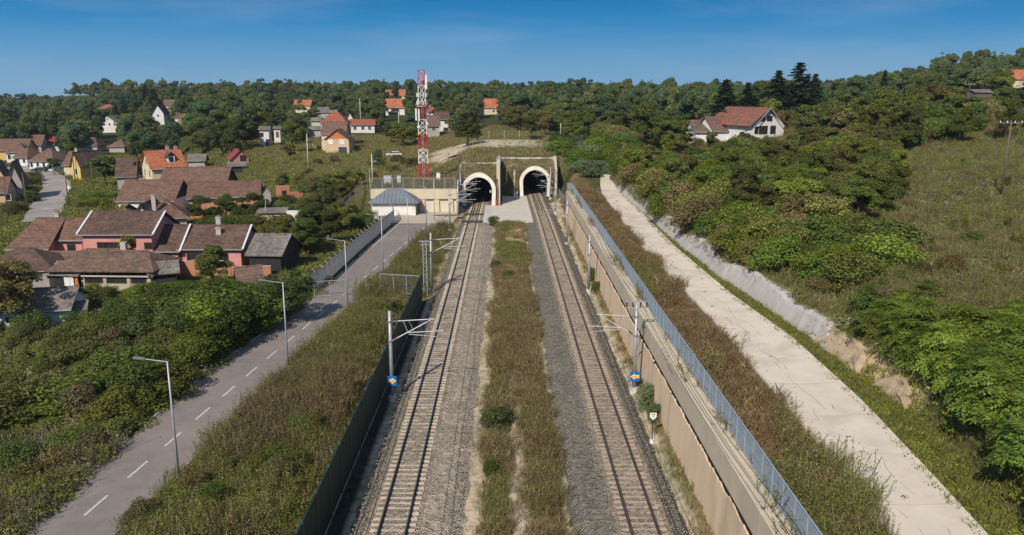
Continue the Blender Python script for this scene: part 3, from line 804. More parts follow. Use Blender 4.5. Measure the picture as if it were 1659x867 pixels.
MB().prism([(-6.6, .50, 3), (-6.3, .50, 3), (-6.3, .62, 6.1), (-6.6, .62, 6.1)], (0, -.1, 0)).build('drain_strip', CONC_W, pR)
WW = mat('wing_wall_concrete', (.58, .49, .36), (.50, .42, .31), 1.0, .92, .15, 8)
o = thing('wing_wall', 'tall narrow wing wall standing between the two tunnel mouths', 'wing wall', (-1.65, 166.0, -.45))
MB().prism([(0, .0, 0), (0, 0, 9.15), (0, 18.3, 9.15), (0, 18.3, 0)], (.72, 0, 0)).build('wall', WW, o)
MB().box(-.03, .75, -.03, 18.2, 9.15, 9.32).build('coping', CONC_W, o)
o = thing('wing_wall', 'pale stepped wing wall right of the farther tunnel mouth', 'wing wall', (11.35, 179.5, -.45))
MB().prism([(0, 0, 0), (0, 0, 6.6), (0, 4.6, 9.2), (0, 4.9, 9.2), (0, 4.9, 0)], (.55, 0, 0)).build('wall', CONC, o)
MB().tube((-.1, -.3, 0), (-.1, 4.4, 9.3), .07, .07).build('pipe', CONC_W, o)
MB().tube((.95, -.3, 0.4), (.95, 4.4, 9.3), .07, .07).build('pipe', DARK, o)
# debris and small equipment before the tunnels
o = thing('cabinet', 'white equipment cabinet at the left foot of the farther tunnel ring', 'cabinet', (2.55, 177.7, .1))
MB().box(-.45, .45, -.25, .25, 0, 1.25).build('case', WHITE, o); MB().box(-.5, .5, -.3, .3, 1.25, 1.33).build('lid', GALV, o)
o = thing('exit_sign', 'small green exit sign inside the nearer tunnel mouth', 'sign', (-2.72, 166.2, 2.6))
MB().box(-.42, .1, -.04, .04, 0, .62).build('plate', mat('sign_green', (.02, .24, .13), (.02, .2, .11), 2, .4), o)
sgn = MB(); sgn.box(-.32, -.12, -.05, -.045, .12, .5); sgn.box(-.3, .02, -.05, -.045, .24, .34); sgn.build('pictogram', WHITE, o)
o = thing('fire_extinguisher_post', 'short red marker post at the right foot of the nearer tunnel ring', 'post', (-1.75, 164.6, .1))
MB().box(-.12, .12, -.1, .1, 0, 1.0).build('body', RED, o); MB().box(-.14, .14, -.12, .12, 1, 1.06).build('cap', RED, o)
# low mesh fence posts on the crest above the tunnels
fence('mesh_fence', 'row of thin pale posts with wire along the crest above the tunnels', 'fence',
      [(-10, 203, 0), (-2, 205, 0), (11, 203, 0)], 1.7, 2.0, GALV_D, mat('pale_post', (.4, .4, .4)), 6, 3, .05, (), zf=Tz)
fence('mesh_fence', 'tall pale posts standing on the bare bank behind the tunnels', 'fence',
      [(-9, 240, 0), (9, 237, 0)], 2.4, 4.2, GALV_D, mat('pale_post', (.4, .4, .4)), 4, 3, .09, (), zf=Tz)

# ---------------------------------------------------------------- overhead line masts
INS = None
def insulator(m, p, d, L_=.45):
    p = Vector(p); d = Vector(d).normalized()
    for k in range(5):
        a = p + d*(L_*k/5); m.tube(a, a + d*(L_*.1), .075, .075, 8)
    m.tube(p, p + d*L_, .03, .03, 6)
def cantilever(t, z, reach, s, ins_at=.35):
    """two-tube bracket: top tube, diagonal, registration tube, steady arm"""
    m = MB(); m.tube((s*.1, 0, z + .15), (s*reach*1.0, 0, z + .34), .042, .042).build('top_tube', ALU, t)
    m = MB(); m.tube((s*.1, 0, z - 1.45), (s*reach*.92, 0, z + .26), .042, .042).build('diagonal_tube', ALU, t)
    m = MB(); m.tube((s*reach*.36, 0, z - .78), (s*(reach + .7), 0, z - .62), .036, .036).build('registration_tube', ALU, t)
    m = MB(); m.tube((s*reach*.42, .05, z - .92), (s*(reach + .1), .05, z - 1.12), .026, .026).build('steady_arm', ALU, t)
    m = MB(); m.tube((s*reach*.40, 0, z - .75), (s*reach*.30, 0, z + .2), .02, .02); m.tube((s*reach*.55, 0, z - .7), (s*reach*.42, 0, z + .22), .012, .012)
    m.tube((s*reach*.9, 0, z + .2), (s*reach*.95, 0, z - .64), .012, .012); m.build('stay_rod', ALU, t)
    m = MB(); insulator(m, (s*.2, 0, z + .165), (s, 0, .07)); m.build('insulator', INSUL, t)
    m = MB(); insulator(m, (s*.25, 0, z - 1.36), (s*.9, 0, .8)); m.build('insulator', INSUL, t)
SIGNB = mat('sign_blue', (.012, .16, .42), (.012, .14, .38), 2, .4)
SIGNO = mat('sign_orange', (.80, .40, .03), (.76, .37, .03), 2, .4)
def arrow_sign(t, z, s, dx):
    p = MB(); p.box(-.40, .40, -.02, .02, -.40, .40); o = p.build('sign_plate', SIGNB, t, loc=(dx, -.24, z))
    b = MB(); b.prism([(s*a, -.021, c) for a, c in ((-.34, .12), (.02, .12), (.02, .27), (.37, 0), (.02, -.27), (.02, -.12), (-.34, -.12))], (0, -.012, 0)); b.build('arrow_outline', WHITE, o)
    b = MB(); b.prism([(s*a, -.034, c) for a, c in ((-.30, .075), (.06, .075), (.06, .19), (.31, 0), (.06, -.19), (.06, -.075), (-.30, -.075))], (0, -.01, 0)); b.build('arrow', SIGNO, o)
    MB().box(-.1, .1, 0.02, .16, -.05, .05).build('sign_clamp', GALV, t, loc=(dx, -.24, z))
def mast(label, x, y, h, s, reach, z=-.3, sign=None, tension=False, top=False, zc=None, group='overhead line masts'):
    t = thing('overhead_line_mast', label, 'mast', (x, y, z), 0, group)
    m = MB(); m.tube((0, 0, .3), (0, 0, h), .165, .115, 12); m.build('pole', GALV, t, True)
    m = MB(); m.tube((0, 0, -.3), (0, 0, .35), .36, .30, 10); m.build('footing', CONC_W, t)
    zc = zc or h - 1.0
    if reach: cantilever(t, zc, reach, s)
    for zz in (zc + .15, zc - 1.45): MB().tube((0, 0, zz - .07), (0, 0, zz + .07), .185, .185, 12).build('collar', GALV_D, t)
    if sign: arrow_sign(t, sign, s, 0.02)
    if top:
        m = MB(); m.box(-.95, .95, -.05, .05, h - .35, h - .25); m.box(-.05, .05, -.7, .7, h - .42, h - .35); m.build('crossarm', GALV, t)
        for a in (-.8, -.3, .3, .8): 
            m = MB(); insulator(m, (a, 0, h - .25), (0, 0, 1), .4); m.build('insulator', INSUL, t)
        m = MB(); m.box(-.9, .9, -.04, .04, h + .15, h + .22); m.build('switch_bar', GALV, t)
        m = MB(); m.tube((.12, .2, 1.5), (.12, .16, h - .4), .02, .02, 6); m.build('switch_rod', DARK, t)
        m = MB(); m.box(-.15, .15, .17, .34, 1.1, 1.55); m.build('switch_box', GALV_D, t)
    return t
def lattice_mast(label, x, y, h, s, reach, z=-.3):
    t = thing('overhead_line_mast', label, 'mast', (x, y, z), 0, 'overhead line masts')
    m = MB()
    for sx in (-.2, .2):
        m.box(sx - .045, sx + .045, -.12, .12, 0, h)
    m.build('upright', GALV, t)
    m = MB(); n = int(h/.45)
    for k in range(n):
        a = k*h/n; b = (k + 1)*h/n; q = .2 if k % 2 else -.2
        m.tube((q, -.1, a), (-q, -.1, b), .018, .018, 4); m.tube((q, .1, a), (-q, .1, b), .018, .018, 4)
    o = m.build('lacing', GALV, t); tag(o, None, None, None, 'stuff')
    m = MB(); m.box(-.65, .65, -.08, .08, h, h + .1); m.box(-.5, .9, -.06, .06, h - .4, h - .32); m.build('crossarm', GALV, t)
    m = MB(); m.box(-.35, .35, -.3, .3, -.3, .12); m.build('footing', CONC_W, t)
    m = MB()
    for k in range(6): m.tube((-.28, .3, 1.0 + k*.16), (-.28, .3, 1.12 + k*.16), .16, .16, 10)
    m.build('tension_weight', DARK, t)
    return t
mast('tubular mast beside the green barrier with a blue arrow sign pointing right', -9.02, 60.1, 7.35, 1, 3.5, -.35, sign=1.65)
mast('tubular mast next to the lattice post at the end of the green barrier', -8.95, 94.9, 7.3, 1, 3.6, -.35)
lattice_mast('lattice tension mast with a crossarm at the end of the green barrier', -9.5, 92.9, 6.6, 1, 0, -.35)
mast('tubular mast in the dry weeds just before the yard kerb island', -9.5, 136.7, 7.2, 1, 3.9, -.3, top=False)
mast('tubular mast on the yard edge in front of the nearer tunnel', -8.9, 151.6, 7.2, 1, 3.6, -.3)
mast('tubular mast against the left face of the nearer tunnel ring', -9.0, 163.0, 7.3, 1, 3.4, -.3)
mast('tubular mast with a crossarm on top and a blue arrow sign pointing left', 10.55, 61.3, 7.4, -1, 3.2, -.2, sign=1.35, top=True, zc=6.2)
mast('bare tubular mast at the foot of the sandy wall', 10.2, 93.8, 7.1, -1, 0, -.2)
mast('tubular mast by the far end of the sandy wall', 9.9, 124.6, 7.2, -1, 2.9, -.3)
mast('tubular mast on the gravel between the sandy wall and farther tunnel', 10.1, 157.0, 7.2, -1, 3.0, -.3)
mast('tubular mast at the right foot of the farther tunnel ring', 10.3, 178.2, 7.2, -1, 3.4, -.3)

def wire(label, pts, r=.012, sag=0.0, n=8):
    m = MB()
    for a, b in zip(pts[:-1], pts[1:]):
        a = Vector(a); b = Vector(b); P = [a + (b - a)*k/n - Vector((0, 0, sag*4*(k/n)*(1 - k/n))) for k in range(n + 1)]
        m.path(P, r, 4)
    return tag(m.build('overhead_wire', DARK), label, 'wire', 'overhead wires')
def wline(xc, zc, ys): return [(xc(y), y, zc) for y in ys]
yl = [-6, 28, 60.1, 94.9, 136.7, 151.6, 170, 200]; yr = [-6, 28, 61.3, 93.8, 124.6, 157, 178, 205]
wire('thin contact wire above the left track', wline(lambda y: TL(y) + .2, 5.05, yl), .022)
wire('sagging messenger wire above the left track', wline(lambda y: TL(y) + .2, 6.35, yl), .022, .5)
wire('thin contact wire above the right track', wline(lambda y: TR(y) - .2, 5.05, yr), .022)
wire('sagging messenger wire above the right track', wline(lambda y: TR(y) - .2, 6.2, yr), .022, .5)
wire('dark feeder wire strung along the mast tops beside the sandy wall', [(10.9, y, 7.3) for y in yr[:-1]], .02, .7)
wire('upper feeder wire strung from the crossarm mast along the sandy wall', [(11.3, y, 7.45) for y in yr[:-2]], .02, .9)

o = thing('marker_post', 'small white pentagon marker on a thin post beside the right track', 'marker', (10.35, 51.9, -.3))
MB().tube((0, 0, 0), (0, 0, 1.75), .03, .03).build('post', DARK, o)
MB().prism([(-.27, -.05, 2.25), (.27, -.05, 2.25), (.27, -.05, 1.88), (0, -.05, 1.62), (-.27, -.05, 1.88)], (0, .03, 0)).build('plate', DARK, o)
q = MB(); q.prism([(-.235, -.054, 2.22), (.235, -.054, 2.22), (.235, -.054, 1.9), (0, -.054, 1.67), (-.235, -.054, 1.9)], (0, -.008, 0)); o2 = q.build('plate_face', WHITE, o)
q = MB(); q.box(-.14, .14, -.067, -.063, 2.06, 2.11); q.box(-.06, .06, -.067, -.063, 1.92, 1.97); q.build('marking', DARK, o2)
MB().tube((0, 0, -.2), (0, 0, .22), .2, .15, 10).build('footing', WHITE, o)

# ---------------------------------------------------------------- street lamps
def lamp(label, x, y, h=7.6, ang=pi, armL=1.45, z=.3):
    t = thing('street_lamp', label, 'street lamp', (x, y, z), ang, 'lamps along the service road')
    MB().tube((0, 0, -.4), (0, 0, h), .085, .05, 10).build('pole', GALV, t, True)
    MB().tube((0, 0, h - .04), (armL, 0, h + .16), .035, .03, 8).build('arm', GALV, t)
    m = MB(); m.prism([(armL - .1, -.11, h + .12), (armL + .2, -.15, h + .17), (armL + .55, -.12, h + .20), (armL + .55, .12, h + .20), (armL + .2, .15, h + .17), (armL - .1, .11, h + .12)], (0, 0, .08)); m.build('lamp_head', GALV_D, t)
    MB().box(-.14, .14, -.14, .14, -.35, .06).build('base_plate', CONC, t)
    return t
lamp('nearest street lamp, arm over the dashes at the near end of the road', -20.4, 45.9)
lamp('second street lamp, standing where the road passes the ivy mound', -18.85, 65.9)
lamp('third street lamp, standing just before the open gate', -17.3, 84.9)
lamp('fourth street lamp, standing among dry weeds past the gate', -15.95, 102.1)
lamp('fifth street lamp, opposite the bend of the dark mesh fence', -14.7, 119.9)
lamp('sixth street lamp, at the end of the asphalt before the yard', -13.2, 133.0)
lamp('seventh street lamp, on the kerb of the beige yard', -13.0, 146.0, z=.06)
lamp('slender lamp pole at the left end of the cream yard wall', -26.4, 156.3, 8.4, 0, 1.0, z=.06)

# ---------------------------------------------------------------- lattice tower
TW = thing('telecom_tower', 'tall red and white lattice mast behind the cream yard wall', 'lattice tower', (-17.8, 176, 4.6), .12)
HT = 23.2; fr = [0, .14, .274, .414, .55, .686, .86, 1.0]
def twid(z): return 1.05 - .38*z/HT
def section(z0, z1, m_):
    m = MB(); r = .055
    c = lambda i, z: Vector(((-1, 1, 1, -1)[i]*twid(z), (-1, -1, 1, 1)[i]*twid(z), z))
    for i in range(4): m.tube(c(i, z0), c(i, z1), .085, .085, 6)
    nn = 2
    for k in range(nn):
        a, b = z0 + (z1 - z0)*k/nn, z0 + (z1 - z0)*(k + 1)/nn
        for i in range(4):
            j = (i + 1) % 4
            m.tube(c(i, a), c(j, b), r, r, 5); m.tube(c(j, a), c(i, b), r, r, 5); m.tube(c(i, b), c(j, b), r, r, 5)
    return m.build('section', m_, TW)
for k in range(7):
    section(HT*fr[k], HT*fr[k + 1] - .02, (RED, WHITE, RED, WHITE, RED, WHITE, PINKRED)[k])
m = MB()
m.box(-.2, -.12, -.05, .05, 0, HT); m.box(.12, .2, -.05, .05, 0, HT)
for k in range(40): m.box(-.12, .12, -.02, .02, .3 + k*.57, .34 + k*.57)
m.build('ladder', mat('ladder_steel', (.55, .55, .55), (.45, .45, .45), 2, .5), TW)
def panel_ant(x, y, z, h, wd=.30):
    o = MB().box(-wd/2, wd/2, -.09, .09, 0, h).build('antenna_panel', WHITE, TW, loc=(x, y, z))
    MB().tube((0, .18, -.2), (0, .18, h + .2), .035, .035).build('bracket', GALV, o)
panel_ant(.95, -.75, 19.2, 3.0, .42); panel_ant(-1.35, -.8, 12.6, 2.5, .34); panel_ant(-.75, -1.05, 12.5, 2.5, .34); panel_ant(1.3, .2, 12.9, 2.4, .3)
for z in (15.9, 16.4, 17.6):
    for a in range(4):
        th = a*pi/2 + z; MB().box(-.12, .12, -.1, .1, 0, .8).build('radio_unit', WHITE, TW, loc=(1.1*cos(th), 1.1*sin(th), z), rot=(0, 0, th))
m = MB()
for a in range(12):
    p = [(1.15*cos(2*pi*(a + k)/12), 1.15*sin(2*pi*(a + k)/12), 15.6) for k in (0, 1)]; m.tube(p[0], p[1], .05, .05, 5)
    p = [(1.15*cos(2*pi*(a + k)/12), 1.15*sin(2*pi*(a + k)/12), 16.6) for k in (0, 1)]; m.tube(p[0], p[1], .05, .05, 5)
m.build('platform_ring', WHITE, TW)
for x, y, z in ((-.9, -.85, 11.2), (.95, -.8, 11.9)): MB().tube((x, y, z), (x, y - .28, z), .33, .28, 14).build('dish', WHITE, TW)
m = MB().box(-1.5, 1.5, -1.5, 1.5, -.5, .12); m.build('foundation', CONC, TW)
def cabinet(label, x, y, w, d, h, z, m=WHITE):
    t = thing('equipment_cabinet', label, 'cabinet', (x, y, z))
    MB().box(-w/2, w/2, -d/2, d/2, .1, h).build('case', m, t); MB().box(-w/2 - .05, w/2 + .05, -d/2 - .05, d/2 + .05, h, h + .08).build('lid', GALV, t)
    MB().box(-w/2 + .1, w/2 - .1, -d/2 - .02, -d/2, .2, h - .1).build('door', m, t); MB().box(-w/2, w/2, -d/2, d/2, -.3, .1).build('plinth', CONC, t)
LILAC = mat('grey_lilac_paint', (.52, .53, .58), (.46, .47, .52), 2, .6)
cabinet('wide grey lilac equipment cabinet on the terrace left of the tower', -24.2, 165.5, 1.6, .9, 1.6, 4.65, LILAC)
cabinet('narrow pale green cabinet close to the tower foot', -22.0, 166.5, .8, .7, 1.5, 4.65, mat('pale_green_paint', (.55, .62, .54), (.5, .56, .49), 2, .6))
cabinet('narrow white cabinet standing alone right of the tower', -14.2, 171.5, .8, .6, 1.6, 4.65)

# ---------------------------------------------------------------- houses
def slope(m, e0, e1, r1, r0, n, th=.12):
    """one roof slope in n stepped courses, e = eave ends, r = ridge ends (equal for a hip end)"""
    e0, e1, r1, r0 = map(Vector, (e0, e1, r1, r0))
    nrm = (e1 - e0).cross(r0 - e0)
    if nrm.length < 1e-6: nrm = (e1 - e0).cross(r1 - e0)
    nrm.normalize()
    if nrm.z < 0: nrm = -nrm
    tri = (r1 - r0).length < .02
    for k in range(n):
        t0, t1 = k/n, (k + 1)/n
        a0, a1 = e0.lerp(r0, t0), e1.lerp(r1, t0); b0, b1 = e0.lerp(r0, t1), e1.lerp(r1, t1)
        up = nrm*.035
        if tri and k == n - 1: m.add([a0 + up, a1 + up, r0], [(0, 1, 2)])
        else: m.add([a0 + up, a1 + up, b1, b0], [(0, 1, 2, 3)])
        if k: m.add([a0, a1, a1 + up, a0 + up], [(0, 1, 2, 3)])
    d = Vector((0, 0, -th)); up = nrm*.035
    pts = [e0, e1, r0] if tri else [e0, e1, r1, r0]
    m.add([p + d for p in pts], [tuple(range(len(pts) - 1, -1, -1))])
    L4 = [e0 + up, e1 + up] + ([r0] if tri else [r1, r0])
    for i in range(len(L4)):
        a, b = L4[i], L4[(i + 1) % len(L4)]; a2, b2 = pts[i] + d, pts[(i + 1) % len(pts)] + d
        m.add([a2, b2, b, a], [(0, 1, 2, 3)])

def house(label, x, y, w, rz, d, he, hr, wallm, roofm, ridge='x', hip=0.0, hipr=None, ov=.45, n=8, wins=(), chims=(), verge=None, cat='house', name='house', door=None, group=None, z=None, gutter=True, sub=None, fr=WFRAME, cutl=0, gablem=None, asym=0):
    """facade centre at (x, y), local X along the facade, local Y into the house"""
    z = Tz(x, y) - .05 if z is None else z
    t = thing(name, label, cat, (x, y, z), radians(rz), group)
    hw = w/2; m = MB()
    hipr = hip if hipr is None else hipr
    m.add([(-hw, 0, -1), (hw, 0, -1), (hw, d, -1), (-hw, d, -1), (-hw, 0, he), (hw, 0, he), (hw, d, he), (-hw, d, he)],
          [(0, 1, 5, 4), (1, 2, 6, 5), (2, 3, 7, 6), (3, 0, 4, 7)])
    gm_ = MB() if gablem else m
    if ridge == 'x':
        if not hip: gm_.add([(-hw, 0, he), (-hw, d, he), (-hw, d/2, hr)], [(2, 1, 0)])
        if not hipr: gm_.add([(hw, 0, he), (hw, d, he), (hw, d/2, hr)], [(0, 1, 2)])
    else:
        if not hip: gm_.add([(-hw, 0, he), (hw, 0, he), (0, 0, hr)], [(0, 1, 2)])
        if not hipr: gm_.add([(-hw, d, he), (hw, d, he), (0, d, hr)], [(2, 1, 0)])
    m.build('wall', wallm, t)
    if gablem: gm_.build('gable', gablem, t)
    if hr > he:
        r = MB(); run = (d if ridge == 'x' else w)/2; k = (hr - he)/run; ze = he - ov*k + .06; zr = hr + .06
        if ridge == 'x':
            xl, xr = -hw - ov, hw + ov
            rl, rr_ = (-hw + hip if hip else xl), (hw - hipr if hipr else xr)
            slope(r, (xl, -ov, ze), (xr, -ov, ze), (rr_, d/2, zr), (rl, d/2, zr), n)
            slope(r, (xr, d + ov, ze), (xl, d + ov, ze), (rl, d/2, zr), (rr_, d/2, zr), n)
            if hip: slope(r, (xl, d + ov, ze), (xl, -ov, ze), (rl, d/2, zr), (rl, d/2, zr), n)
            if hipr: slope(r, (xr, -ov, ze), (xr, d + ov, ze), (rr_, d/2, zr), (rr_, d/2, zr), n)
            R0, R1 = (rl, d/2, zr), (rr_, d/2, zr)
        else:
            yf, yb_ = -ov, d + ov
            rf, rb = (hip if hip else yf), (d - hipr if hipr else yb_)
            xl, xr = -hw - ov, hw + ov
            slope(r, (xl, yb_, ze), (xl, yf, ze), (0, rf, zr), (0, rb, zr), n)
            slope(r, (xr, yf, ze), (xr, yb_, ze), (0, rb, zr), (0, rf, zr), n)
            if hip: slope(r, (xl, yf, ze), (xr, yf, ze), (0, rf, zr), (0, rf, zr), n)
            if hipr: slope(r, (xr, yb_, ze), (xl, yb_, ze), (0, rb, zr), (0, rb, zr), n)
            R0, R1 = (0, rf, zr), (0, rb, zr)
        ro = r.build('roof', roofm, t)
        nt_ = max(2, int((Vector(R1) - Vector(R0)).length/.42)); rc = MB(); R0v, R1v = Vector(R0), Vector(R1)
        for q in range(nt_):
            a, b_ = R0v.lerp(R1v, q/nt_), R0v.lerp(R1v, (q + 1.06)/nt_); rc.tube(a + Vector((0, 0, .02)), b_ + Vector((0, 0, .03)), .10, .125, 6)
        rc.build('ridge_cap', roofm, ro)
        if gutter and ridge == 'x' and n > 3:
            MB().tube((-hw - ov, -ov - .06, ze - .06), (hw + ov, -ov - .06, ze - .06), .065, .065, 6).build('gutter', GUTTER, ro)
        if verge:
            for s in ([-1, 1] if verge == 'both' else [1] if verge == 'r' else [-1]):
                xv = s*(hw + ov); v = MB()
                v.prism([(xv - .13, -ov - .05, ze + .05), (xv + .13, -ov - .05, ze + .05), (xv + .13, d/2, zr + .07), (xv - .13, d/2, zr + .07)], (0, 0, .10))
                v.build('verge', mat('white_sheet_verge', (.60, .62, .66), (.52, .54, .58), 2, .5), ro)
        for cx, cy, ct in chims:
            c = MB().box(cx - .32, cx + .32, cy - .28, cy + .28, he, ct).box(cx - .40, cx + .40, cy - .36, cy + .36, ct, ct + .12).build('chimney', CHIM, ro)
            MB().box(cx - .2, cx + .2, cy - .17, cy + .17, ct + .12, ct + .32).build('chimney_pot', mat('clay_pot', (.28, .14, .09)), c)
    for wv in wins:
        side, s, zz, ww, wh = wv[:5]; st = wv[5] if len(wv) > 5 else 'win'
        b = MB(); p = MB()
        f = .07
        for (a0, a1, c0, c1) in ((-ww/2 - f, -ww/2 + .02, -f, wh + f), (ww/2 - .02, ww/2 + f, -f, wh + f), (-ww/2, ww/2, -f, .03), (-ww/2, ww/2, wh - .03, wh + f)): b.box(a0, a1, -.06, .10, c0, c1)
        if ww > 1.0 and st == 'win':
            for k in range(1, int(round(ww/.7))): q = -ww/2 + ww*k/round(ww/.7); b.box(q - .035, q + .035, -.055, .09, 0, wh)
        p.box(-ww/2, ww/2, -.02 if st == 'win' else -.045, .05, 0, wh)
        ang = {'f': 0, 'r': pi/2, 'l': -pi/2}[side]
        loc = {'f': (s, 0, zz), 'r': (hw, d/2 + s, zz), 'l': (-hw, d/2 - s, zz)}[side]
        o = b.build({'win': 'window', 'shut': 'window', 'gar': 'garage_door', 'door': 'door', 'hole': 'opening'}[st], DARK if st in ('hole',) else fr, t, loc=loc, rot=(0, 0, ang))
        p.build({'win': 'pane', 'shut': 'shutter', 'gar': 'door_leaf', 'door': 'door_leaf', 'hole': 'dark_pane'}[st], {'win': GLASS, 'shut': WHITE, 'gar': mat('grey_door', (.06, .065, .075), (.05, .055, .06), 2, .5), 'door': mat('brown_door', (.14, .08, .05), (.1, .06, .04), 3, .6), 'hole': DARK}[st], o)
    return t

# --- pink terrace of houses
PZ = 0.0
def xu(u, y): return (u - 817)/1290*(y*.9756 + 4.6)
y0 = 105.0
pk = house('pink house with brown tiled roof at the left end of the pink row', (xu(20, y0) + xu(80, y0))/2, y0, xu(80, y0) - xu(20, y0), 0, 9, 3.3, 6.4, W_PINK, R_BROWN, n=15, hip=1.4, hipr=0, chims=((1.6, 5.0, 7.0),), z=0, fr=BFRAME)
house('recessed pink middle house with one dark window beside the tall pink house', (xu(80, 107.2) + xu(136, 107.2))/2, 107.2, xu(136, 107.2) - xu(80, 107.2) + .1, 0, 4.7, 4.15, 6.38, W_PINK, R_BROWN, n=10, hip=.01, hipr=.01, ov=.4, z=0, fr=BFRAME, wins=(('f', .9, 2.0, 1.0, 1.2),))
pk = house('tall pink house with pale roof verges and a triple window', (xu(136, y0) + xu(255, y0))/2, y0 - .3, xu(250, y0) - xu(140, y0), 0, 8.2, 5.25, 7.4, W_PINK, R_DARK, n=15, verge='both', wins=(('f', -1.2, 2.6, 2.9, 1.35), ('f', 4.1, 3.1, 1.0, .8)), z=0, fr=BFRAME)
pk = house('low pink link house between the tall pink house and the window end', (xu(240, y0) + xu(288, y0))/2, y0 + .2, xu(288, y0) - xu(240, y0), 0, 8.0, 2.9, 5.5, W_PINK, R_DARK, n=14, verge='r', z=0, fr=BFRAME)
pk = house('pink end house with grey window and two pale chimneys', (xu(290, y0) + xu(391, y0))/2, y0 + .5, xu(388, y0) - xu(292, y0), 0, 8.0, 3.1, 5.35, W_PINK, R_DARK, n=14, verge='r', chims=((.4, 2.4, 5.3), (-.3, 4.6, 6.4)), wins=(('f', -2.3, .9, 1.9, 1.4), ('f', 1.6, .9, 1.2, 1.4)), z=0, fr=BFRAME)
house('low annex roof under the pink wall with old brown tiles', xu(100, 100), 100.0, 5.6, 0, 4, 2.3, 3.2, W_GREY, R_OLD, n=8, z=0, cat='annex')
house('low red tiled porch below the triple window', xu(168, 101.5), 101.7, 5.0, 0, 3, 2.6, 3.3, W_PINK, R_BROWN, n=6, z=0, cat='annex')
gs = house('open shed with pale grey sheet roof right of the pink row', xu(428, 103), 103.2, 4.2, -4, 7.5, 2.7, 4.6, W_DARK, R_GREY, n=3, z=0, cat='shed', name='shed', wins=(('f', 0, .1, 3.6, 1.9, 'hole'),))

# --- old farm buildings in front
house('dark ribbed hip roofed house at the left below the pink row', *(-59.29, 94.65, 8.02, 12.72), 7.5, 2.5, 4.4, W_GREY, R_DARK, hip=3, n=14, z=0)
ob = thing('farm_building', 'old barn with open loft on posts above beige window wall', 'barn', (*(-46.99, 94.52), 0), radians(-3))
MB().box(-4.3, 4.3, 0, 6.4, -.5, 1.70).build('wall', W_STONE, ob)
MB().box(-4.5, 4.5, -.35, .1, 1.70, 1.86).build('ledge', CONC, ob)
for k in range(6): MB().box(-4.2 + k*1.67, -4.08 + k*1.67, -.02, .1, 1.86, 2.62).build('loft_post', WOOD, ob)
MB().box(-4.3, 4.3, 3.2, 6.3, 1.71, 2.6).build('loft_wall', W_DARK, ob)
for x_, ww in ((-3.0, 2.3), (-.1, 2.6), (2.6, 1.9)):
    o = MB().box(-ww/2, ww/2, -.05, .06, 0, .06).box(-ww/2, ww/2, -.05, .06, .74, .8).box(-ww/2, -ww/2 + .06, -.05, .06, .06, .74).box(ww/2 - .06, ww/2, -.05, .06, .06, .74).box(-.03, .03, -.04, .05, .06, .74).build('window', BFRAME, ob, loc=(x_, 0, .85))
    MB().box(-ww/2 + .06, ww/2 - .06, -.01, .05, .06, .74).build('pane', GLASS, o)
for x_ in (-4.3, -1.6, 1.35, 3.9): MB().box(-.2, .2, -.09, .02, -.4, 1.66).build('pier', W_STONE, ob, loc=(x_, 0, 0))
m = MB()
slope(m, (-8.6, -.7, 2.45), (4.9, -.7, 2.5), (2.4, 3.4, 4.15), (-6.2, 3.4, 4.15), 12); slope(m, (4.9, 7.2, 2.47), (-8.6, 7.2, 2.47), (-6.2, 3.4, 4.15), (2.4, 3.4, 4.15), 12)
slope(m, (4.9, -.7, 2.5), (4.9, 7.2, 2.47), (2.4, 3.4, 4.15), (2.4, 3.4, 4.15), 12); slope(m, (-8.6, 7.2, 2.47), (-8.6, -.7, 2.45), (-6.2, 3.4, 4.15), (-6.2, 3.4, 4.15), 12)
ro = m.build('roof', R_OLD, ob); MB().tube((-6.2, 3.4, 4.18), (2.4, 3.4, 4.18), .12, .12).build('ridge_cap', R_OLD, ro)
MB().box(-.35, .35, 4.6, 5.2, 3.4, 5.0).build('chimney', CHIM, ro, loc=(-1.5, 0, 0))
house('dark sheet roofed lean-to left of the old barn', *(-53.79, 94.9, 3.92, -9.68), 4.5, 2.0, 2.9, W_DARK, R_GREY, n=2, z=0, cat='shed', name='shed', wins=(('f', .2, 0, 2.6, 1.8, 'hole'),))
house('small black shed right of the old barn', *(-41.51, 94.79, 2.85, 24), 3.6, 2.2, 3.0, W_DARK, R_GREY, n=2, z=0, cat='shed', name='shed')
house('tilted shack with grey brown shingle roof in the bushes', *(-29.66, 90.58, 2.29, 24), 3.0, 1.7, 3.1, WOOD, R_OLD, n=6, z=.3, cat='shed', name='shed')
house('low white walled shed with long corrugated grey roof', *(-47.71, 77.89, 6.6, 12.38), 6.0, 2.25, 3.6, W_WHITE, R_GREY, n=4, z=0, cat='shed', name='shed', wins=(('f', -2.0, .9, 1.0, .7),))
house('tiny white walled outbuilding with a grey sheet roof', *(-44.44, 79.3, 1.81, 20.88), 3.5, 1.5, 2.1, W_WHITE, R_GREY, n=2, z=0, cat='shed', name='shed')
sh = thing('laundry_post', 'white cloth and orange vest hanging under the lean-to', 'laundry', (*(-52.69, 93.97), 0))
m = MB()
for k in range(6): m.add([(-.5 + k*.2, .08*sin(k*2), .2), (-.3 + k*.2, .08*sin(k*2 + 2), .25), (-.32 + k*.19, .08*sin(k*2 + 2) - .02, 1.7), (-.5 + k*.19, .08*sin(k*2), 1.75)], [(0, 1, 2, 3)])
m.build('cloth', WHITE, sh)
MB().prism([(.75, 0, .8), (1.15, .05, .8), (1.1, .05, 1.6), (.8, 0, 1.6)], (0, .06, 0)).build('vest', mat('orange_cloth', (.7, .2, .03)), sh)

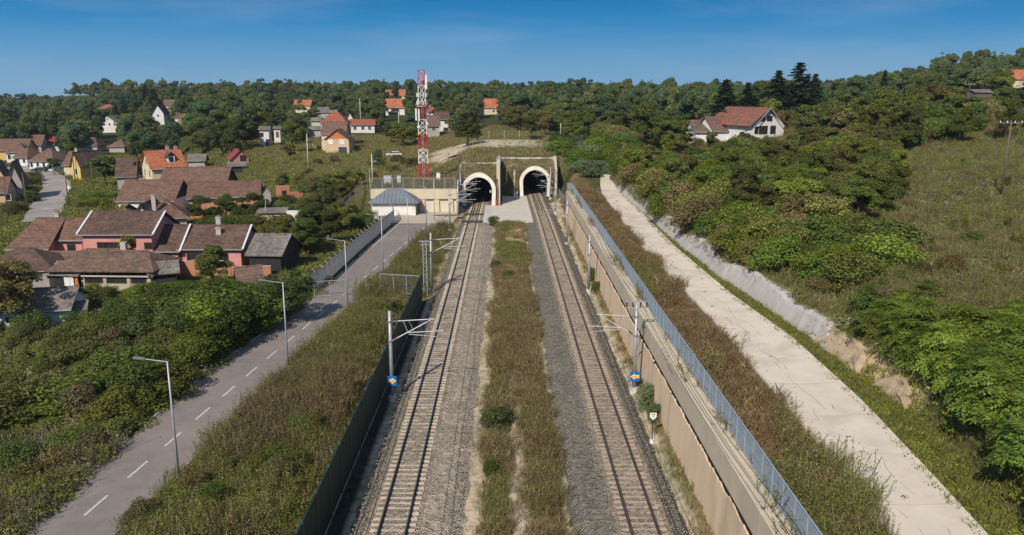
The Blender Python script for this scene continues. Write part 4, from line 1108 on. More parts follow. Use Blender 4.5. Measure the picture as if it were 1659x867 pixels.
# garden wall of red blocks
def wall_run(name, label, a, b, h, m_, cope, nseg):
    a = Vector((*a, 0)); b = Vector((*b, 0)); d = b - a; t = thing(name, label, 'wall', a, atan2(d.y, d.x)); Lw = d.length/nseg
    for k in range(nseg):
        hh = h + .05*((k*7) % 3)
        MB().box(k*Lw + .01, (k + 1)*Lw - .01, -.11, .11, -.4, hh).build('wall_bay', m_, t)
        MB().box(k*Lw + .005, (k + 1)*Lw - .005, -.16, .16, hh, hh + .08).build('coping', cope, t)
        MB().box(k*Lw - .2, k*Lw + .2, -.17, .17, -.4, hh + .15).build('pier', m_, t)
    return t
wall_run('garden_wall', 'tall red block garden wall below the pink end house', (-44.84, 100.98), (-36.14, 101.95), 2.0, W_ORANGE, CONC, 4)
wall_run('garden_wall', 'lower weathered red block wall right of the garden tree', (-35.86, 101.59), (-30.56, 101.9), 1.2, W_BRICK, CONC, 3)

# --- behind the pink row
house('long brown roofed barn with orange block wall and brick end', *(-52.47, 148.67, 12.38, 13.11), 8.5, 4.2, 6.5, W_ORANGE, R_BROWN, n=13)
house('long brown barn roof with a shadowed board gable', *(-68.21, 151.17, 10.47, -0.54), 9, 3.4, 6.6, W_WHITE, R_BROWN, n=13, gablem=W_DARK)
house('brown cottage with white triangular gable facing the pink roof', *(-60.47, 131.73, 3.53, 8.82), 9, 3.0, 5.2, W_WHITE, R_DARK, ridge='y', n=10, chims=((1.3, 3.4, 6.4),))
house('low hipped brown cottage beside the white gable', *(-57.22, 134.69, 5.66, 24), 8.5, 2.7, 5.2, W_GREY, R_BROWN, hip=3, n=10)
house('small hipped brown roof left of the white gable', *(-64.36, 132.59, 3.95, 7.94), 7, 2.6, 4.8, W_GREY, R_OLD, hip=2.6, n=9)
house('broad brown roof in front of the yellow villa with dark right gable', *(-67.1, 171.55, 13.62, 3.51), 9.5, 3.6, 7.0, W_WHITE, R_BROWN, n=11, gablem=W_DARK)
vl = house('yellow villa with orange tiled roof, balcony and dormer', *(-78.59, 187.86, 7.55, 38), 8.5, 6.0, 9.6, W_CREAM, R_ORANGE, n=11, chims=((1.4, 4.9, 10.4), (3.2, 4.6, 10.3)),
           wins=(('l', -1.9, 3.7, 1.2, 1.6), ('l', 2.0, 3.7, 1.2, 1.6), ('l', 0, 6.5, 1.2, 1.3), ('l', -1.9, 1.2, 1.2, 1.5), ('f', -1.0, 3.6, 1.1, 1.5), ('f', 2.5, 3.6, 1.1, 1.5)))
dm = MB().box(-.8, .8, 0, 3.4, 0, 1.9).build('dormer', W_WHITE, vl, loc=(1.0, 1.0, 6.6))
m = MB(); slope(m, (-1.2, 3.4, 1.75), (-1.2, -.4, 1.75), (0, -.4, 2.9), (0, 3.4, 2.9), 3); slope(m, (1.2, -.4, 1.75), (1.2, 3.4, 1.75), (0, 3.4, 2.9), (0, -.4, 2.9), 3); m.add([(-.9, 0, 1.85), (.9, 0, 1.85), (0, 0, 2.8)], [(0, 1, 2)]); m.build('dormer_roof', R_DARK, dm)
MB().box(-.45, .45, -.06, .02, .5, 1.6).build('dormer_window', GLASS, dm)
bl = MB().box(-1.3, 0, -3.2, 3.2, 0, .16).build('balcony', CONC, vl, loc=(-3.75, 4.25, 2.9))
m = MB(); m.box(-1.3, -1.22, -3.2, 3.2, 1.0, 1.08)
for k in range(14): m.box(-1.28, -1.24, -3.15 + k*.48, -3.1 + k*.48, .16, 1.0)
m.build('railing', WOOD, bl)
house('dark roofed house with boarded front left of the yellow villa', *(-90.87, 192.19, 3.96, 17.03), 9, 3.6, 7.4, W_GREY, R_DARK, n=9, gablem=W_WHITE)
house('narrow white gabled house beside the yellow villa', *(-89.88, 195.27, 1.98, -0.54), 6, 3.6, 6.4, W_WHITE, R_DARK, ridge='y', n=5, wins=(('f', 0, 3.6, .5, .8),))
house('small brick house with crimson sheet roof', *(-75.13, 228.21, 4.72, 24), 9, 3.0, 5.3, W_BRICK, R_CRIMSON, ridge='y', n=2, wins=(('f', .9, 2.2, 1.6, 1.7, 'hole'),))
house('grey lean-to shed below the crimson roofed house', *(-74.61, 223.85, 4.44, 20.84), 4, 2.6, 3.4, W_DARK, R_GREY, n=2, cat='shed', name='shed')
house('low dark roofed shed between villa and crimson roof', *(-94.99, 247.66, 4.75, 9), 5, 2.2, 3.9, W_GREY, R_GREY, n=3, cat='shed', name='shed')
house('small brown outbuilding at the right end of the long barn', *(-50.62, 168.12, 2.41, 24), 5, 2.4, 4.2, W_GREY, R_BROWN, ridge='y', n=5, cat='shed', name='shed')
house('roofless brick shell behind the long barn', *(-48.97, 176.8, 2.42, 24), 4, 2.6, 2.6, W_BRICK, R_BROWN, cat='ruin', name='ruin', wins=(('f', 0, .8, .8, 1.0, 'hole'),))
house('roofless brick stub right of the brick shell', *(-45.37, 173.96, 2.64, 21.4), 3, 1.6, 1.6, W_BRICK, R_BROWN, cat='ruin', name='ruin')
# ruined cream house half hidden in the trees
ru = thing('ruin', 'ruined cream walled house without roof among dark trees', 'ruin', (*(-39.96, 139.56), 0), radians(4))
MB().box(-3.4, 1.4, 0, .3, -.3, 2.5).build('wall', W_CREAM, ru); MB().box(1.45, 3.4, 0, .3, -.3, 2.9).box(3.1, 3.4, .31, 4.5, -.3, 2.5).build('wall', W_WHITE, ru)
MB().prism([(-3.8, -.4, 2.5), (1.4, -.4, 2.52), (1.4, 3, 3.0), (-3.8, 3, 2.95)], (0, 0, .12)).build('roof', R_GREY, ru)
MB().box(-.9, .6, -.02, .02, .2, 2.0).build('opening', DARK, ru); MB().tube((-2.2, .1, 2.4), (-2.0, .1, 5.0), .08, .06).build('stub_post', CONC, ru)
st = thing('garden_post', 'pale leaning post with a broken slab among the roadside trees', 'post', (*(-27.12, 136.91), 0), .2)
MB().tube((0, 0, -.3), (.25, 0, 3.6), .14, .12).build('post', CONC_W, st); MB().box(-1.6, 0, -.1, .1, 1.2, 2.0).build('slab', CONC_W, st)

# --- houses along the village street
house('long brown roofed house with yellow end wall in the far street row', *(-171.98, 277.07, 14.58, 9), 9, 3.6, 7.0, W_YEL, R_BROWN, n=8, wins=(('f', 12, 1.2, 1.0, 1.5),))
house('white street house with three windows facing the bend', *(-162.38, 268.18, 6.12, 9), 8, 3.6, 6.4, W_WHITE, R_BROWN, hip=3, n=7, wins=(('f', -2.2, 1.2, .9, 1.5), ('f', 0, 1.2, .9, 1.5), ('f', 2.2, 1.2, .9, 1.5)))
house('long white street house with hipped roof behind the dark car', *(-137.7, 239.12, 7.83, -9), 8, 3.2, 6.2, W_WHITE, R_BROWN, hip=3.2, n=7, wins=(('f', -3.2, 1.1, .8, 1.4), ('f', -1.2, 1.1, .8, 1.4), ('f', .8, 1.1, .8, 1.4), ('f', 2.8, 1.1, .8, 1.4)))
house('white street house with porch before the long white one', *(-151.91, 252.81, 4.81, -9), 8, 3.0, 5.8, W_WHITE, R_BROWN, hip=2.5, n=6, wins=(('f', -.8, 1.1, .8, 1.3), ('f', 1.2, 1.1, .8, 1.3)))
house('brown roofed house behind the white street row', *(-178.56, 306.52, 5.25, 9), 8, 3.2, 6.4, W_GREY, R_BROWN, n=6)
house('red brown roofed house with white wall behind the street row', *(-175.93, 312.75, 6.26, 9), 7, 2.8, 5.4, W_WHITE, R_CRIMSON, n=6)
house('cream cottage with brown roof left of the yellow gable', *(-121.23, 223.25, 2.61, -0.54), 9, 3.2, 6.4, W_CREAM, R_BROWN, n=6, chims=((.6, 4, 7.2),))
house('bright yellow gabled house on the village green', *(-114.96, 215.44, 3.12, -24), 8, 4.2, 7.2, W_YEL, R_DARK, ridge='y', n=7, wins=(('f', 0, 1.4, .8, 1.5),))
house('dark hut at the wood edge beyond the street', *(-157.57, 306.62, 5.69, -0.54), 7, 2.6, 5.2, W_GREY, R_DARK, n=5, hip=2)
house('low hipped roof with one red slope at the wood edge', *(-147.32, 306.64, 5.69, -0.54), 7, 2.4, 4.6, W_GREY, R_OLD, hip=2.5, n=5)
house('tall dark roofed house at the near left end of the street', *(-106.17, 173.38, 2.67, 24), 9, 4.2, 8.4, W_GREY, R_DARK, ridge='y', n=9, wins=(('r', 0, 1.4, .9, 1.4), ('r', 2.6, 1.4, .9, 1.4)))
house('brown gabled house cut by the left picture edge beside the street', *(-114.21, 180.52, 3.36, 24), 9, 3.8, 7.6, W_PEACH, R_DARK, ridge='y', n=9, wins=(('r', 0, 1.3, .9, 1.4),))
house('low reddish roofed house nearest the camera on the street', *(-105.81, 166.37, 3.2, 15.82), 7, 3.0, 5.6, W_PEACH, R_BROWN, n=9, wins=(('f', 2, 1.1, .9, 1.2),))

# --- hillside
house('cream hill house with red hipped roof under a dark fir', *(-271.31, 554.87, 10.19, -0.54), 9, 3.4, 5.8, W_CREAM, R_RED, hip=3.6, n=5)
house('white two storey gabled house with dark windows on the hill', *(-200.01, 409.5, 9.45, -0.54), 10, 5.2, 8.4, W_WHITE, R_GREY, ridge='y', n=4, wins=(('f', -2.6, 3.6, .9, 1.2), ('f', 1.0, 3.6, .9, 1.2), ('f', 3.4, 3.6, .9, 1.2), ('f', 0, 6.2, .7, .8), ('r', 0, 3, 1, 1.2)), fr=WFRAME)
house('white gabled house with dark brown roof among dark hill trees', *(-161.23, 378.86, 4.94, 9), 12, 4.6, 8.4, W_WHITE, R_DARK, ridge='y', n=4, wins=(('f', 0, 3, .8, 1.0),))
house('faded reddish roof behind the dark hill trees', *(-184.14, 446.08, 5.11, -0.54), 7, 4, 6.4, W_GREY, R_BROWN, n=4)
house('low white walled house beside the yellow bush', *(-147.61, 371.08, 5.69, -0.54), 8, 2.4, 4.6, W_WHITE, R_DARK, n=4)
house('pale tiny house far away in the left wood', *(-416.89, 689.62, 6.33, -0.54), 7, 3, 5.4, W_CREAM, R_OLD, n=3)
house('cream house with bright orange roof below the skyline', *(-107.57, 433.12, 8.59, -0.54), 8, 4.0, 6.6, W_CREAM, R_ORANGE, n=4, wins=(('f', 2, 1.4, 1, 1.3),))
house('grey roofed low house behind the red hipped house', *(-85.73, 394.02, 8.82, 9), 8, 3.2, 5.4, W_GREY, R_GREY, n=4)
house('pale green walled shed left of the red hipped house', *(-80.09, 344.68, 3.96, -0.54), 5, 3.2, 4.4, mat('wall_pale_green', (.5, .52, .42)), R_GREY, n=3)
house('tall red hip roofed house with old lower roof on the hill', *(-54.66, 259.05, 7.98, -0.54), 7, 8.6, 11.6, W_CREAM, R_RED, hip=3.0, n=7, z=4.88)
house('steep old brown roofed block between the hip roof and garage wing', *(-52.49, 248.5, 7.28, -0.54), 6, 5.4, 8.9, W_CREAM, R_BROWN, n=7, ov=.3, z=4.88)
house('cream garage wing with orange gable and two white shutters', *(-50.18, 241.74, 7.09, -0.54), 7, 4.4, 7.0, W_PEACH, R_DARK, ridge='y', n=6, gablem=mat('orange_gable', (.52, .20, .08), (.46, .17, .07), 2, .9), wins=(('f', -1.9, 2.9, 1.35, 1.3, 'shut'), ('f', 1.5, 2.9, 1.35, 1.3, 'shut'), ('f', 1.6, .05, 2.6, 2.0, 'gar')))
po = thing('pergola', 'open grey porch left of the cream garage wing', 'pergola', (*(-58.38, 251.75), 5.17))
for a, b in ((-1.4, 0), (1.4, 0), (-1.4, 3), (1.4, 3)): MB().box(a - .08, a + .08, b - .08, b + .08, -.3, 2.4 + a*.3).build('post', WFRAME, po)
MB().prism([(-1.8, -.4, 1.9), (1.8, -.4, 3.0), (1.8, 3.4, 3.0), (-1.8, 3.4, 1.9)], (0, 0, .1)).build('roof', R_GREY, po)
house('long low white house with red roof right of the hipped house', *(-54.96, 314.08, 9, 9), 9, 3.2, 5.0, W_WHITE, R_RED, n=5, wins=(('f', -3, 1.2, 1.1, 1.3), ('f', 0, 1.2, 1.1, 1.3), ('f', 2.6, 1.2, 1.1, 1.3)))
house('small red gable roof left of the long white house', *(-66.6, 349.77, 2.95, -0.54), 8, 3.4, 6.2, W_WHITE, R_RED, ridge='y', n=4)
house('wide orange roof just below the skyline behind the tower', *(-79.66, 587.19, 16.06, -0.54), 9, 3.2, 7.2, W_CREAM, R_ORANGE, n=4)
house('orange roofed barn with open dark front', *(-55.31, 411.71, 9.74, -0.54), 8, 4.2, 8.2, W_WHITE, R_ORANGE, n=5, wins=(('f', 0, .2, 4, 3, 'hole'),))
house('low flat roofed house with lime green wall', *(-52.37, 384.08, 4.64, 9), 5, 3.0, 3.5, W_GREEN, R_GREY, n=2)
house('grey house with brown roof right of the lattice tower', *(-24.39, 279.24, 3.85, 9), 9, 4.2, 7.4, W_GREY, R_BROWN, n=6, wins=(('f', 0, 2.4, 1.2, 1.2),))
house('pale two storey house with dark roof behind the grey house', *(-22.58, 296.68, 4.77, 9), 8, 5.0, 7.4, W_WHITE, R_DARK, n=6, wins=(('f', 1.2, 3.2, 1.2, 1.2), ('f', 1.2, .4, 1.8, 1.4, 'hole')))
house('small red roof right beside the tower top', *(-35.46, 387.75, 4.14, -0.54), 7, 3, 5.6, W_WHITE, R_RED, n=3)
house('cream house with red orange roof above the nearer tunnel', *(-7.74, 397.4, 8.78, -0.54), 9, 3.6, 7.6, W_CREAM, R_ORANGE, n=5, wins=(('f', 2.5, 1.2, 1.1, 1.3),))
house('faded roof almost hidden behind trees near the skyline', *(9.93, 596.15, 11.76, -0.54), 9, 3, 5.6, W_GREY, R_OLD, n=3)
house('tiny orange roof on the skyline among round trees', *(84.43, 689.15, 9.91, -0.54), 9, 3, 6.2, W_CREAM, R_ORANGE, n=3)
house('orange roof peeking over trees between two firs', *(162.86, 557.35, 9.28, -0.54), 9, 3.4, 6.4, W_CREAM, R_RED, n=3)
house('orange roofed house cut by the right picture edge', *(194.38, 306.07, 6.39, -9), 8, 3.4, 6.6, W_CREAM, R_ORANGE, n=4)
house('derelict white cube house with empty window holes', *(-76.87, 258.85, 2.88, 9), 6, 5.4, 6.2, W_WHITE, R_GREY, n=2, wins=(('f', -.9, 3.2, 1.2, 1.2, 'hole'), ('f', 1, .5, 1.2, 1.8, 'hole')), cat='ruin', name='ruin')
house('narrow white ruin with red brown door', *(-76.27, 271.28, 2.02, 9), 5, 5.2, 5.7, W_WHITE, R_GREY, n=2, wins=(('f', .1, 2.2, 1.0, 2.0, 'door'),), cat='ruin', name='ruin')
house('grey sheet roofed shed left of the old hipped house', *(-69.08, 294.6, 4.3, -0.54), 6, 3.0, 3.9, W_GREY, R_GREY, n=2, cat='shed', name='shed')
rh = house('white hill house with glazed gable and red tiled roof among bushes', *(64.67, 198.2, 10.71, 24), 15, 4.0, 7.6, W_WHITE, R_RUST, ridge='y', z=11.41 + .2, n=10, ov=.9, wins=(('f', -1.2, 1.4, 2.6, 1.9), ('f', 1.9, 1.4, 1.6, 1.9), ('f', -1.6, 4.5, 1.6, 1.0), ('f', .6, 4.5, 1.6, 1.2), ('f', -3.3, 1.5, 1.0, 1.7)), fr=BFRAME)
MB().prism([(-4.9, -.95, 3.2), (0, -.95, 7.75), (0, -.95, 7.45), (-4.9, -.95, 2.9)], (0, .1, 0)).build('barge_board', GUTTER, rh)
MB().prism([(4.9, -.95, 3.2), (0, -.95, 7.75), (0, -.95, 7.45), (4.9, -.95, 2.9)], (0, .1, 0)).build('barge_board', GUTTER, rh)
house('low old roofed wing left of the glazed gable house', *(50.97, 203.88, 5, -0.54), 12, 3.2, 5.8, W_WHITE, R_OLD, n=6)
house('brown roofed stable between the old wing and glazed gable', *(56.95, 203.34, 8.73, 14.93), 9, 3.2, 6.4, W_WHITE, R_BROWN, n=7)
hut = house('small wooden field hut on the right hill', *(157.35, 266, 6.31, 9), 4, 1.9, 2.6, WOOD, R_GREY, n=2, cat='shed', name='shed')

# --- garage building in the yard
gb = house('white yard building with blue grey hipped sheet roof', -21.3, 152.3, 8.3, 0, 4.3, 3.0, 4.75, W_WHITE, R_BLUE, hip=2.6, hipr=2.6, n=1, ov=.7, z=.06, wins=(), gutter=False, cat='building', name='yard_building')
gd = MB().box(-1.7, 1.7, -.04, .06, 0, 2.5).build('garage_door', WHITE, gb, loc=(1.9, 0, .05))
for k in range(5): MB().box(-1.68, 1.68, -.055, -.04, .03 + k*.495, .49 + k*.495).build('door_slat', WHITE, gd)
o = MB().box(-4.15, .1, -.03, .02, 2.45, 2.98).build('fascia', mat('fascia_grey', (.20, .20, .21)), gb)
MB().box(.1, 4.16, -.031, .02, 2.60, 2.98).build('fascia', mat('fascia_grey', (.20, .20, .21)), gb)
MB().box(4.15, 4.2, -.02, 4.3, .0, 2.9).build('side_shade', mat('side_grey', (.26, .26, .25), (.2, .2, .2)), gb)  # grey sheet paints the shade on the right-hand side of the white walls
m = MB()
for s0, s1, rr_ in (((-4.85, -.7), (4.85, -.7), (-1.55, 1.55)),):
    for k in range(14):
        u = k/13; ex = -4.85 + 9.7*u; rx_ = max(-1.55, min(1.55, ex)); 
        top = 1 - max(0, (abs(ex) - 1.55)/3.3); m.tube((ex, -.69, 2.66), (ex, -.69 + 2.84*top, 2.66 + 2.2*top), .025, .025, 4)
m.build('standing_seam', R_BLUE, gb)

# --- vehicles
def car(label, x, y, z, rz, paint, cat='car'):
    t = thing('parked_car', label, cat, (x, y, z), rz)
    m = MB()
    prof = [(-2.1, .35), (-2.15, .75), (-2.0, .95), (-1.2, 1.02), (-.55, 1.45), (1.25, 1.47), (1.95, 1.0), (2.1, .9), (2.12, .4)]
    lower = [(-2.1, .3), (-2.17, .6), (-2.08, .86), (-1.15, .96), (1.95, .98), (2.14, .85), (2.14, .32)]
    m.prism([(a, -.86, b) for a, b in lower], (0, 1.72, 0)); m.build('body', paint, t)
    m = MB(); A = [(-1.15, -.8, .96), (1.9, -.8, .98), (1.45, -.66, 1.42), (-.5, -.66, 1.42)]; B = [(p[0], -p[1], p[2]) for p in A]
    m.add(A + B, [(0, 1, 2, 3), (7, 6, 5, 4), (1, 5, 6, 2), (0, 3, 7, 4)]); m.build('side_glass', GLASS, t)
    MB().prism([(-.55, -.67, 1.42), (1.5, -.67, 1.42), (1.45, -.64, 1.49), (-.45, -.64, 1.49)], (0, 1.34, 0)).build('roof', paint, t)
    for a in (-.35, .55, 1.45): MB().prism([(a - .04, -.80, .97), (a + .04, -.80, .97), (a*.92 + .04, -.665, 1.43), (a*.92 - .04, -.665, 1.43)], (0, -.012, 0)).build('pillar', paint, t)
    for a in (-1.35, 1.35):
        for s in (-.83, .83):
            wv = MB().tube((a, s - .1, .32), (a, s + .1, .32), .32, .32, 14).build('wheel', mat('tyre', (.02, .02, .02)), t)
            MB().tube((a, s - .115, .32), (a, s + .115, .32), .18, .18, 10).build('rim', GALV, wv)
    for s in (-.6, .6):
        MB().box(-2.19, -2.08, s - .18, s + .18, .62, .76).build('headlight', GLASS, t); MB().box(2.08, 2.17, s - .16, s + .16, .66, .84).build('tail_light', RED, t)
    return t
CARW = mat('white_car_paint', (.74, .74, .73), (.72, .72, .71), 1, .3, spec=.5); CARD = mat('dark_car_paint', (.03, .032, .04), (.028, .03, .036), 1, .3, spec=.5)
car('white hatchback parked beside the dirt track on the grassy hill', *(-31.41, 227.75), 5.04, .3, CARW)
car('dark car parked by the long white street house', *(-136.32, 235.5), -0.04 + .14, .1, CARD)

# --- utility poles
def upole(label, x, y, h, arm=0, lampy=False, z=None, m_=None):
    t = thing('utility_pole', label, 'utility pole', (x, y, Tz(x, y) if z is None else z))
    MB().tube((0, 0, -.5), (0, 0, h), .15, .09, 8).build('pole', m_ or CONC_W, t, True)
    if arm:
        MB().box(-arm, arm, -.05, .05, h - .35, h - .25).build('crossarm', GALV_D, t)
        for a in (-arm, -arm*.35, arm*.35, arm): MB().tube((a, 0, h - .25), (a, 0, h - .05), .07, .05, 8).build('insulator', WHITE, t)
    if lampy: MB().box(0, 1.0, -.06, .06, h - 1.6, h - 1.45).build('lamp', GALV, t)
    return t
PW = WOOD
upole('pale concrete pole alone on the grass left of the cream garage wing', *(-48.08, 196.5), 8.6)
upole('tall white pole rising behind the long white hill house', *(-56.62, 319.25), 13)
upole('pale leaning pole by the dirt road under the lime green house', *(-37.62, 288.75), 9.2)
upole('short concrete pole with a lamp arm left of the tower compound', *(-27.12, 164), 6.4, lampy=True)
upole('thin pole on the right crest above the farther tunnel', *(14.66, 210), 6.0)
upole('wooden pole with four white insulators on the hill field', *(60.2, 95.5), 9.0, 1.3, m_=PW)
upole('far wooden pole with white insulators near the hill hut', *(120.74, 210.75), 7.0, 1.2, m_=PW)
upole('short pale pole on the right skyline between bushes', *(169.63, 298.25), 7.0)
upole('thin wooden pole beside the village street bend', *(-90.44, 165), 7.2, m_=PW)
upole('thin wooden pole at the shaded left side of the street', *(-98.09, 163.25), 7.2, m_=PW)
upole('wooden pole in the left hedge nearest the pink house', *(-94.63, 151.25), 7.0, m_=PW)
upole('thin pole on the village green', *(-100.48, 195.25), 6.5, m_=PW)
upole('slim dark pole in front of the yellow gable', *(-115.17, 214.75), 7.5, m_=PW)
sg = thing('street_sign', 'yellow diamond road sign beside the village street', 'sign', (*(-96.8, 177.25), 0))
MB().tube((0, 0, 0), (0, 0, 2.6), .04, .04).build('post', GALV, sg); MB().prism([(0, -.05, 2.0), (.5, -.05, 2.5), (0, -.05, 3.0), (-.5, -.05, 2.5)], (0, .03, 0)).build('plate', mat('sign_yellow', (.72, .58, .12)), sg)
MB().prism([(0, -.056, 1.9 + .2), (.4, -.056, 2.5), (0, -.056, 2.9), (-.4, -.056, 2.5)], (0, .004, 0)).build('plate_border', WHITE, sg)
for i_, (a, lab) in enumerate((((-34.92, 61.18), 'short concrete stake in the shrubs left of the road'), ((-32.3, 60.62), 'second concrete stake in the shrubs, nearer the road'), ((-42.02, 95.71), 'pale stake beside the black shed'), ((-36, 95.65), 'pale stake under the garden tree'))):
    s_ = MB().box(-.09, .09, -.09, .09, -.3, 1.9).build('stake', CONC_W, None); s_.location = (*a, 0); tag(s_, lab, 'stake')
rk = MB(); rr = random.Random(4)

# ---------------------------------------------------------------- vegetation: shapes
def leaf_quads(cen, nor, size, rng, aspect=.55):
    """one pointed leaf quad per centre, facing roughly along nor"""
    n = len(cen)
    nor = nor/np.maximum(np.linalg.norm(nor, axis=1, keepdims=True), 1e-6)
    r = rng.normal(size=(n, 3)); a = np.cross(nor, r); a /= np.maximum(np.linalg.norm(a, axis=1, keepdims=True), 1e-6)
    b = np.cross(nor, a); s = (size*rng.uniform(.6, 1.35, (n, 1)))
    v = np.empty((n, 4, 3))
    v[:, 0] = cen - a*s*.5; v[:, 1] = cen - b*s*aspect*.5 + nor*s*.05; v[:, 2] = cen + a*s*.5 - nor*s*.08; v[:, 3] = cen + b*s*aspect*.5 + nor*s*.05
    return v.reshape(-1, 3), np.arange(n*4).reshape(n, 4)
def sphere_dirs(n, rng, zmin=-.6):
    d = rng.normal(size=(n*3, 3)); d /= np.linalg.norm(d, axis=1, keepdims=True)
    d = d[d[:, 2] > zmin]
    return d[:n] if len(d) >= n else np.resize(d, (n, 3))
def crown_lobes(rng, rx, zc, rz, n, r0, r1):
    out = []
    for k in range(n):
        th = 2.4*k + rng.uniform(-.5, .5); u = rng.uniform(-.75, .95); q = sqrt(max(.05, 1 - u*u))*rng.uniform(.45, .85)
        f = rng.uniform(.75, 1.2); out.append((rx*q*f*cos(th), rx*q*f*sin(th), zc + rz*u*.85*rng.uniform(.85, 1.15), rng.uniform(r0, r1)))
    return np.array(out)
def crown_mesh(name, seed, rx, zc, rz, nl, r0, r1, nleaf, size, m=LEAF, aspect=.6, flat=.8):
    rng = np.random.default_rng(seed); lb = crown_lobes(rng, rx, zc, rz, nl, r0, r1)
    p = lb[:, 3]**2; k = rng.choice(len(lb), nleaf, p=p/p.sum())
    d = sphere_dirs(nleaf, rng, -.55)
    if len(d) < nleaf: k = k[:len(d)]
    rad = lb[k, 3]*(1 - .45*rng.random(len(k))**2.2)*rng.uniform(.9, 1.12, len(k))
    c = lb[k, :3] + d*rad[:, None]*np.array([1, 1, flat])
    v, f = leaf_quads(c, d*.9 + rng.normal(size=c.shape)*.5 + np.array([0, 0, .4]), size, rng, aspect)
    return np_mesh(name, v, f, m), lb
def trunk_mesh(name, lb, h0, r, seed, twigs=True):
    rng = random.Random(seed); m = MB(); p = Vector((0, 0, -.4)); top = float(lb[:, 2].mean())
    pts = [p] + [Vector((rng.uniform(-.12, .12)*k, rng.uniform(-.12, .12)*k, h0*k/3)) for k in (1, 2, 3)] + [Vector((rng.uniform(-.3, .3), rng.uniform(-.3, .3), top))]
    rs = [r*1.25, r, r*.85, r*.72, r*.35]
    for a, b, r0, r1 in zip(pts[:-1], pts[1:], rs[:-1], rs[1:]): m.tube(a, b, r0, r1, 7, False)
    for l in lb[:9]:
        s = pts[3].lerp(pts[4], rng.uniform(0, .7)); e = Vector(l[:3]); mid = s.lerp(e, .5) + Vector((0, 0, -.25))
        m.tube(s, mid, r*.38, r*.25, 5, False); m.tube(mid, e, r*.25, r*.08, 5, False)
    return m.mesh(name, BARK)
def make_tree(seed, h, rx, nl, nleaf, size, trunk_h, r0=.8, r1=1.45):
    zc = (h + trunk_h)/2 + .2; rz = (h - trunk_h)/2
    cm, lb = crown_mesh('crown', seed, rx, zc, rz, nl, r0, r1, nleaf, size)
    return cm, trunk_mesh('trunk', lb, trunk_h, .17, seed)
TREES_HI = [make_tree(s, 7.0, rx, nl, 9500, .25, th, .45, 1.05) for s, rx, nl, th in ((1, 2.7, 30, 1.3), (2, 2.2, 26, 1.5), (3, 3.0, 34, 1.0), (4, 2.5, 24, 1.2), (5, 1.9, 24, 1.4), (6, 3.2, 30, 1.1))]
TREES_LO = [make_tree(s, 7.0, rx, nl, 4200, .37, th, .5, 1.2) for s, rx, nl, th in ((11, 2.8, 22, 1.1), (12, 2.3, 18, 1.3), (13, 3.1, 24, 1.0), (14, 1.9, 17, 1.3))]

def conifer(seed, h, rbase, nwh, nbr, ncard, csize):
    rng = np.random.default_rng(seed); cs, ns = [], []; m = MB(); m.tube((0, 0, -.4), (0, 0, h*.97), .2, .03, 7, False)
    for k in range(nwh):
        u = k/(nwh - 1); z = h*(.10 + .88*u); R = rbase*(1 - u)**.85*rng.uniform(.85, 1.1) + .12
        for b in range(max(4, int(nbr*(1 - .5*u)))):
            th = rng.uniform(0, 2*pi); Rb = R*rng.uniform(.65, 1.15); droop = rng.uniform(.12, .32)
            m.tube((0, 0, z), (Rb*cos(th), Rb*sin(th), z - droop*Rb), .03, .01, 3, False)
            s = np.linspace(.2, 1, ncard) ; 
            q = np.stack([Rb*s*cos(th), Rb*s*sin(th), z - droop*Rb*s**1.3 + .1*s], 1) + rng.normal(size=(ncard, 3))*np.array([.13, .13, .08])*(R/rbase + .3)
            cs.append(q); ns.append(np.tile(np.array([[.25*cos(th), .25*sin(th), 1.0]]), (ncard, 1)) + rng.normal(size=(ncard, 3))*.45)
    c = np.concatenate(cs); nn = np.concatenate(ns); v, f = leaf_quads(c, nn, csize, rng, .45)
    return np_mesh('crown', v, f, LEAF), m.mesh('trunk', BARK)
CONIFERS = [conifer(21, 10, 2.9, 22, 13, 11, .72), conifer(22, 10, 2.5, 22, 13, 10, .70), conifer(23, 10, 3.2, 20, 14, 11, .75)]

def shrub(seed, h, rx, nl, nleaf, size, r0, r1, aspect=.6):
    cm, lb = crown_mesh('shrub', seed, rx, h*.5, h*.55, nl, r0, r1, nleaf, size, LEAF, aspect)
    return cm
SHRUBS = [shrub(31, 2.0, 1.3, 20, 4680, .148, .45, .8), shrub(32, 2.0, 1.5, 22, 4680, .148, .4, .75), shrub(33, 2.0, 1.0, 18, 3600, .148, .4, .7), shrub(34, 2.0, 1.7, 24, 5040, .148, .4, .7)]
def stalky(seed, n, h, m=LEAF, leaf=.075, per=14):
    """upright thin stems with small leaves: tall weeds"""
    rng = np.random.default_rng(seed); cs, ns, st = [], [], []
    for k in range(n*2):
        a = rng.uniform(0, 2*pi); r = rng.random()**.5*.8; x, y = r*cos(a), r*sin(a); hh = h*rng.uniform(.45, 1.1); lean = rng.normal(size=2)*.2*hh
        th = rng.uniform(0, pi); dx, dy = cos(th)*.009, sin(th)*.009
        st += [(x - dx, y - dy, -.05), (x + dx, y + dy, -.05), (x + lean[0] + dx, y + lean[1] + dy, hh), (x + lean[0] - dx, y + lean[1] - dy, hh)]
        s = rng.random(per)**.7
        cs.append(np.stack([x + lean[0]*s, y + lean[1]*s, hh*s], 1) + rng.normal(size=(per, 3))*.055); ns.append(rng.normal(size=(per, 3)) + np.array([0, 0, .5]))
    v, f = leaf_quads(np.concatenate(cs), np.concatenate(ns), leaf, rng, .4)
    v2 = np.array(st); f2 = np.arange(len(v2)).reshape(-1, 4)
    return np_mesh('weed_clump', np.concatenate([v, v2]), np.concatenate([f, f2 + len(v)]), m)
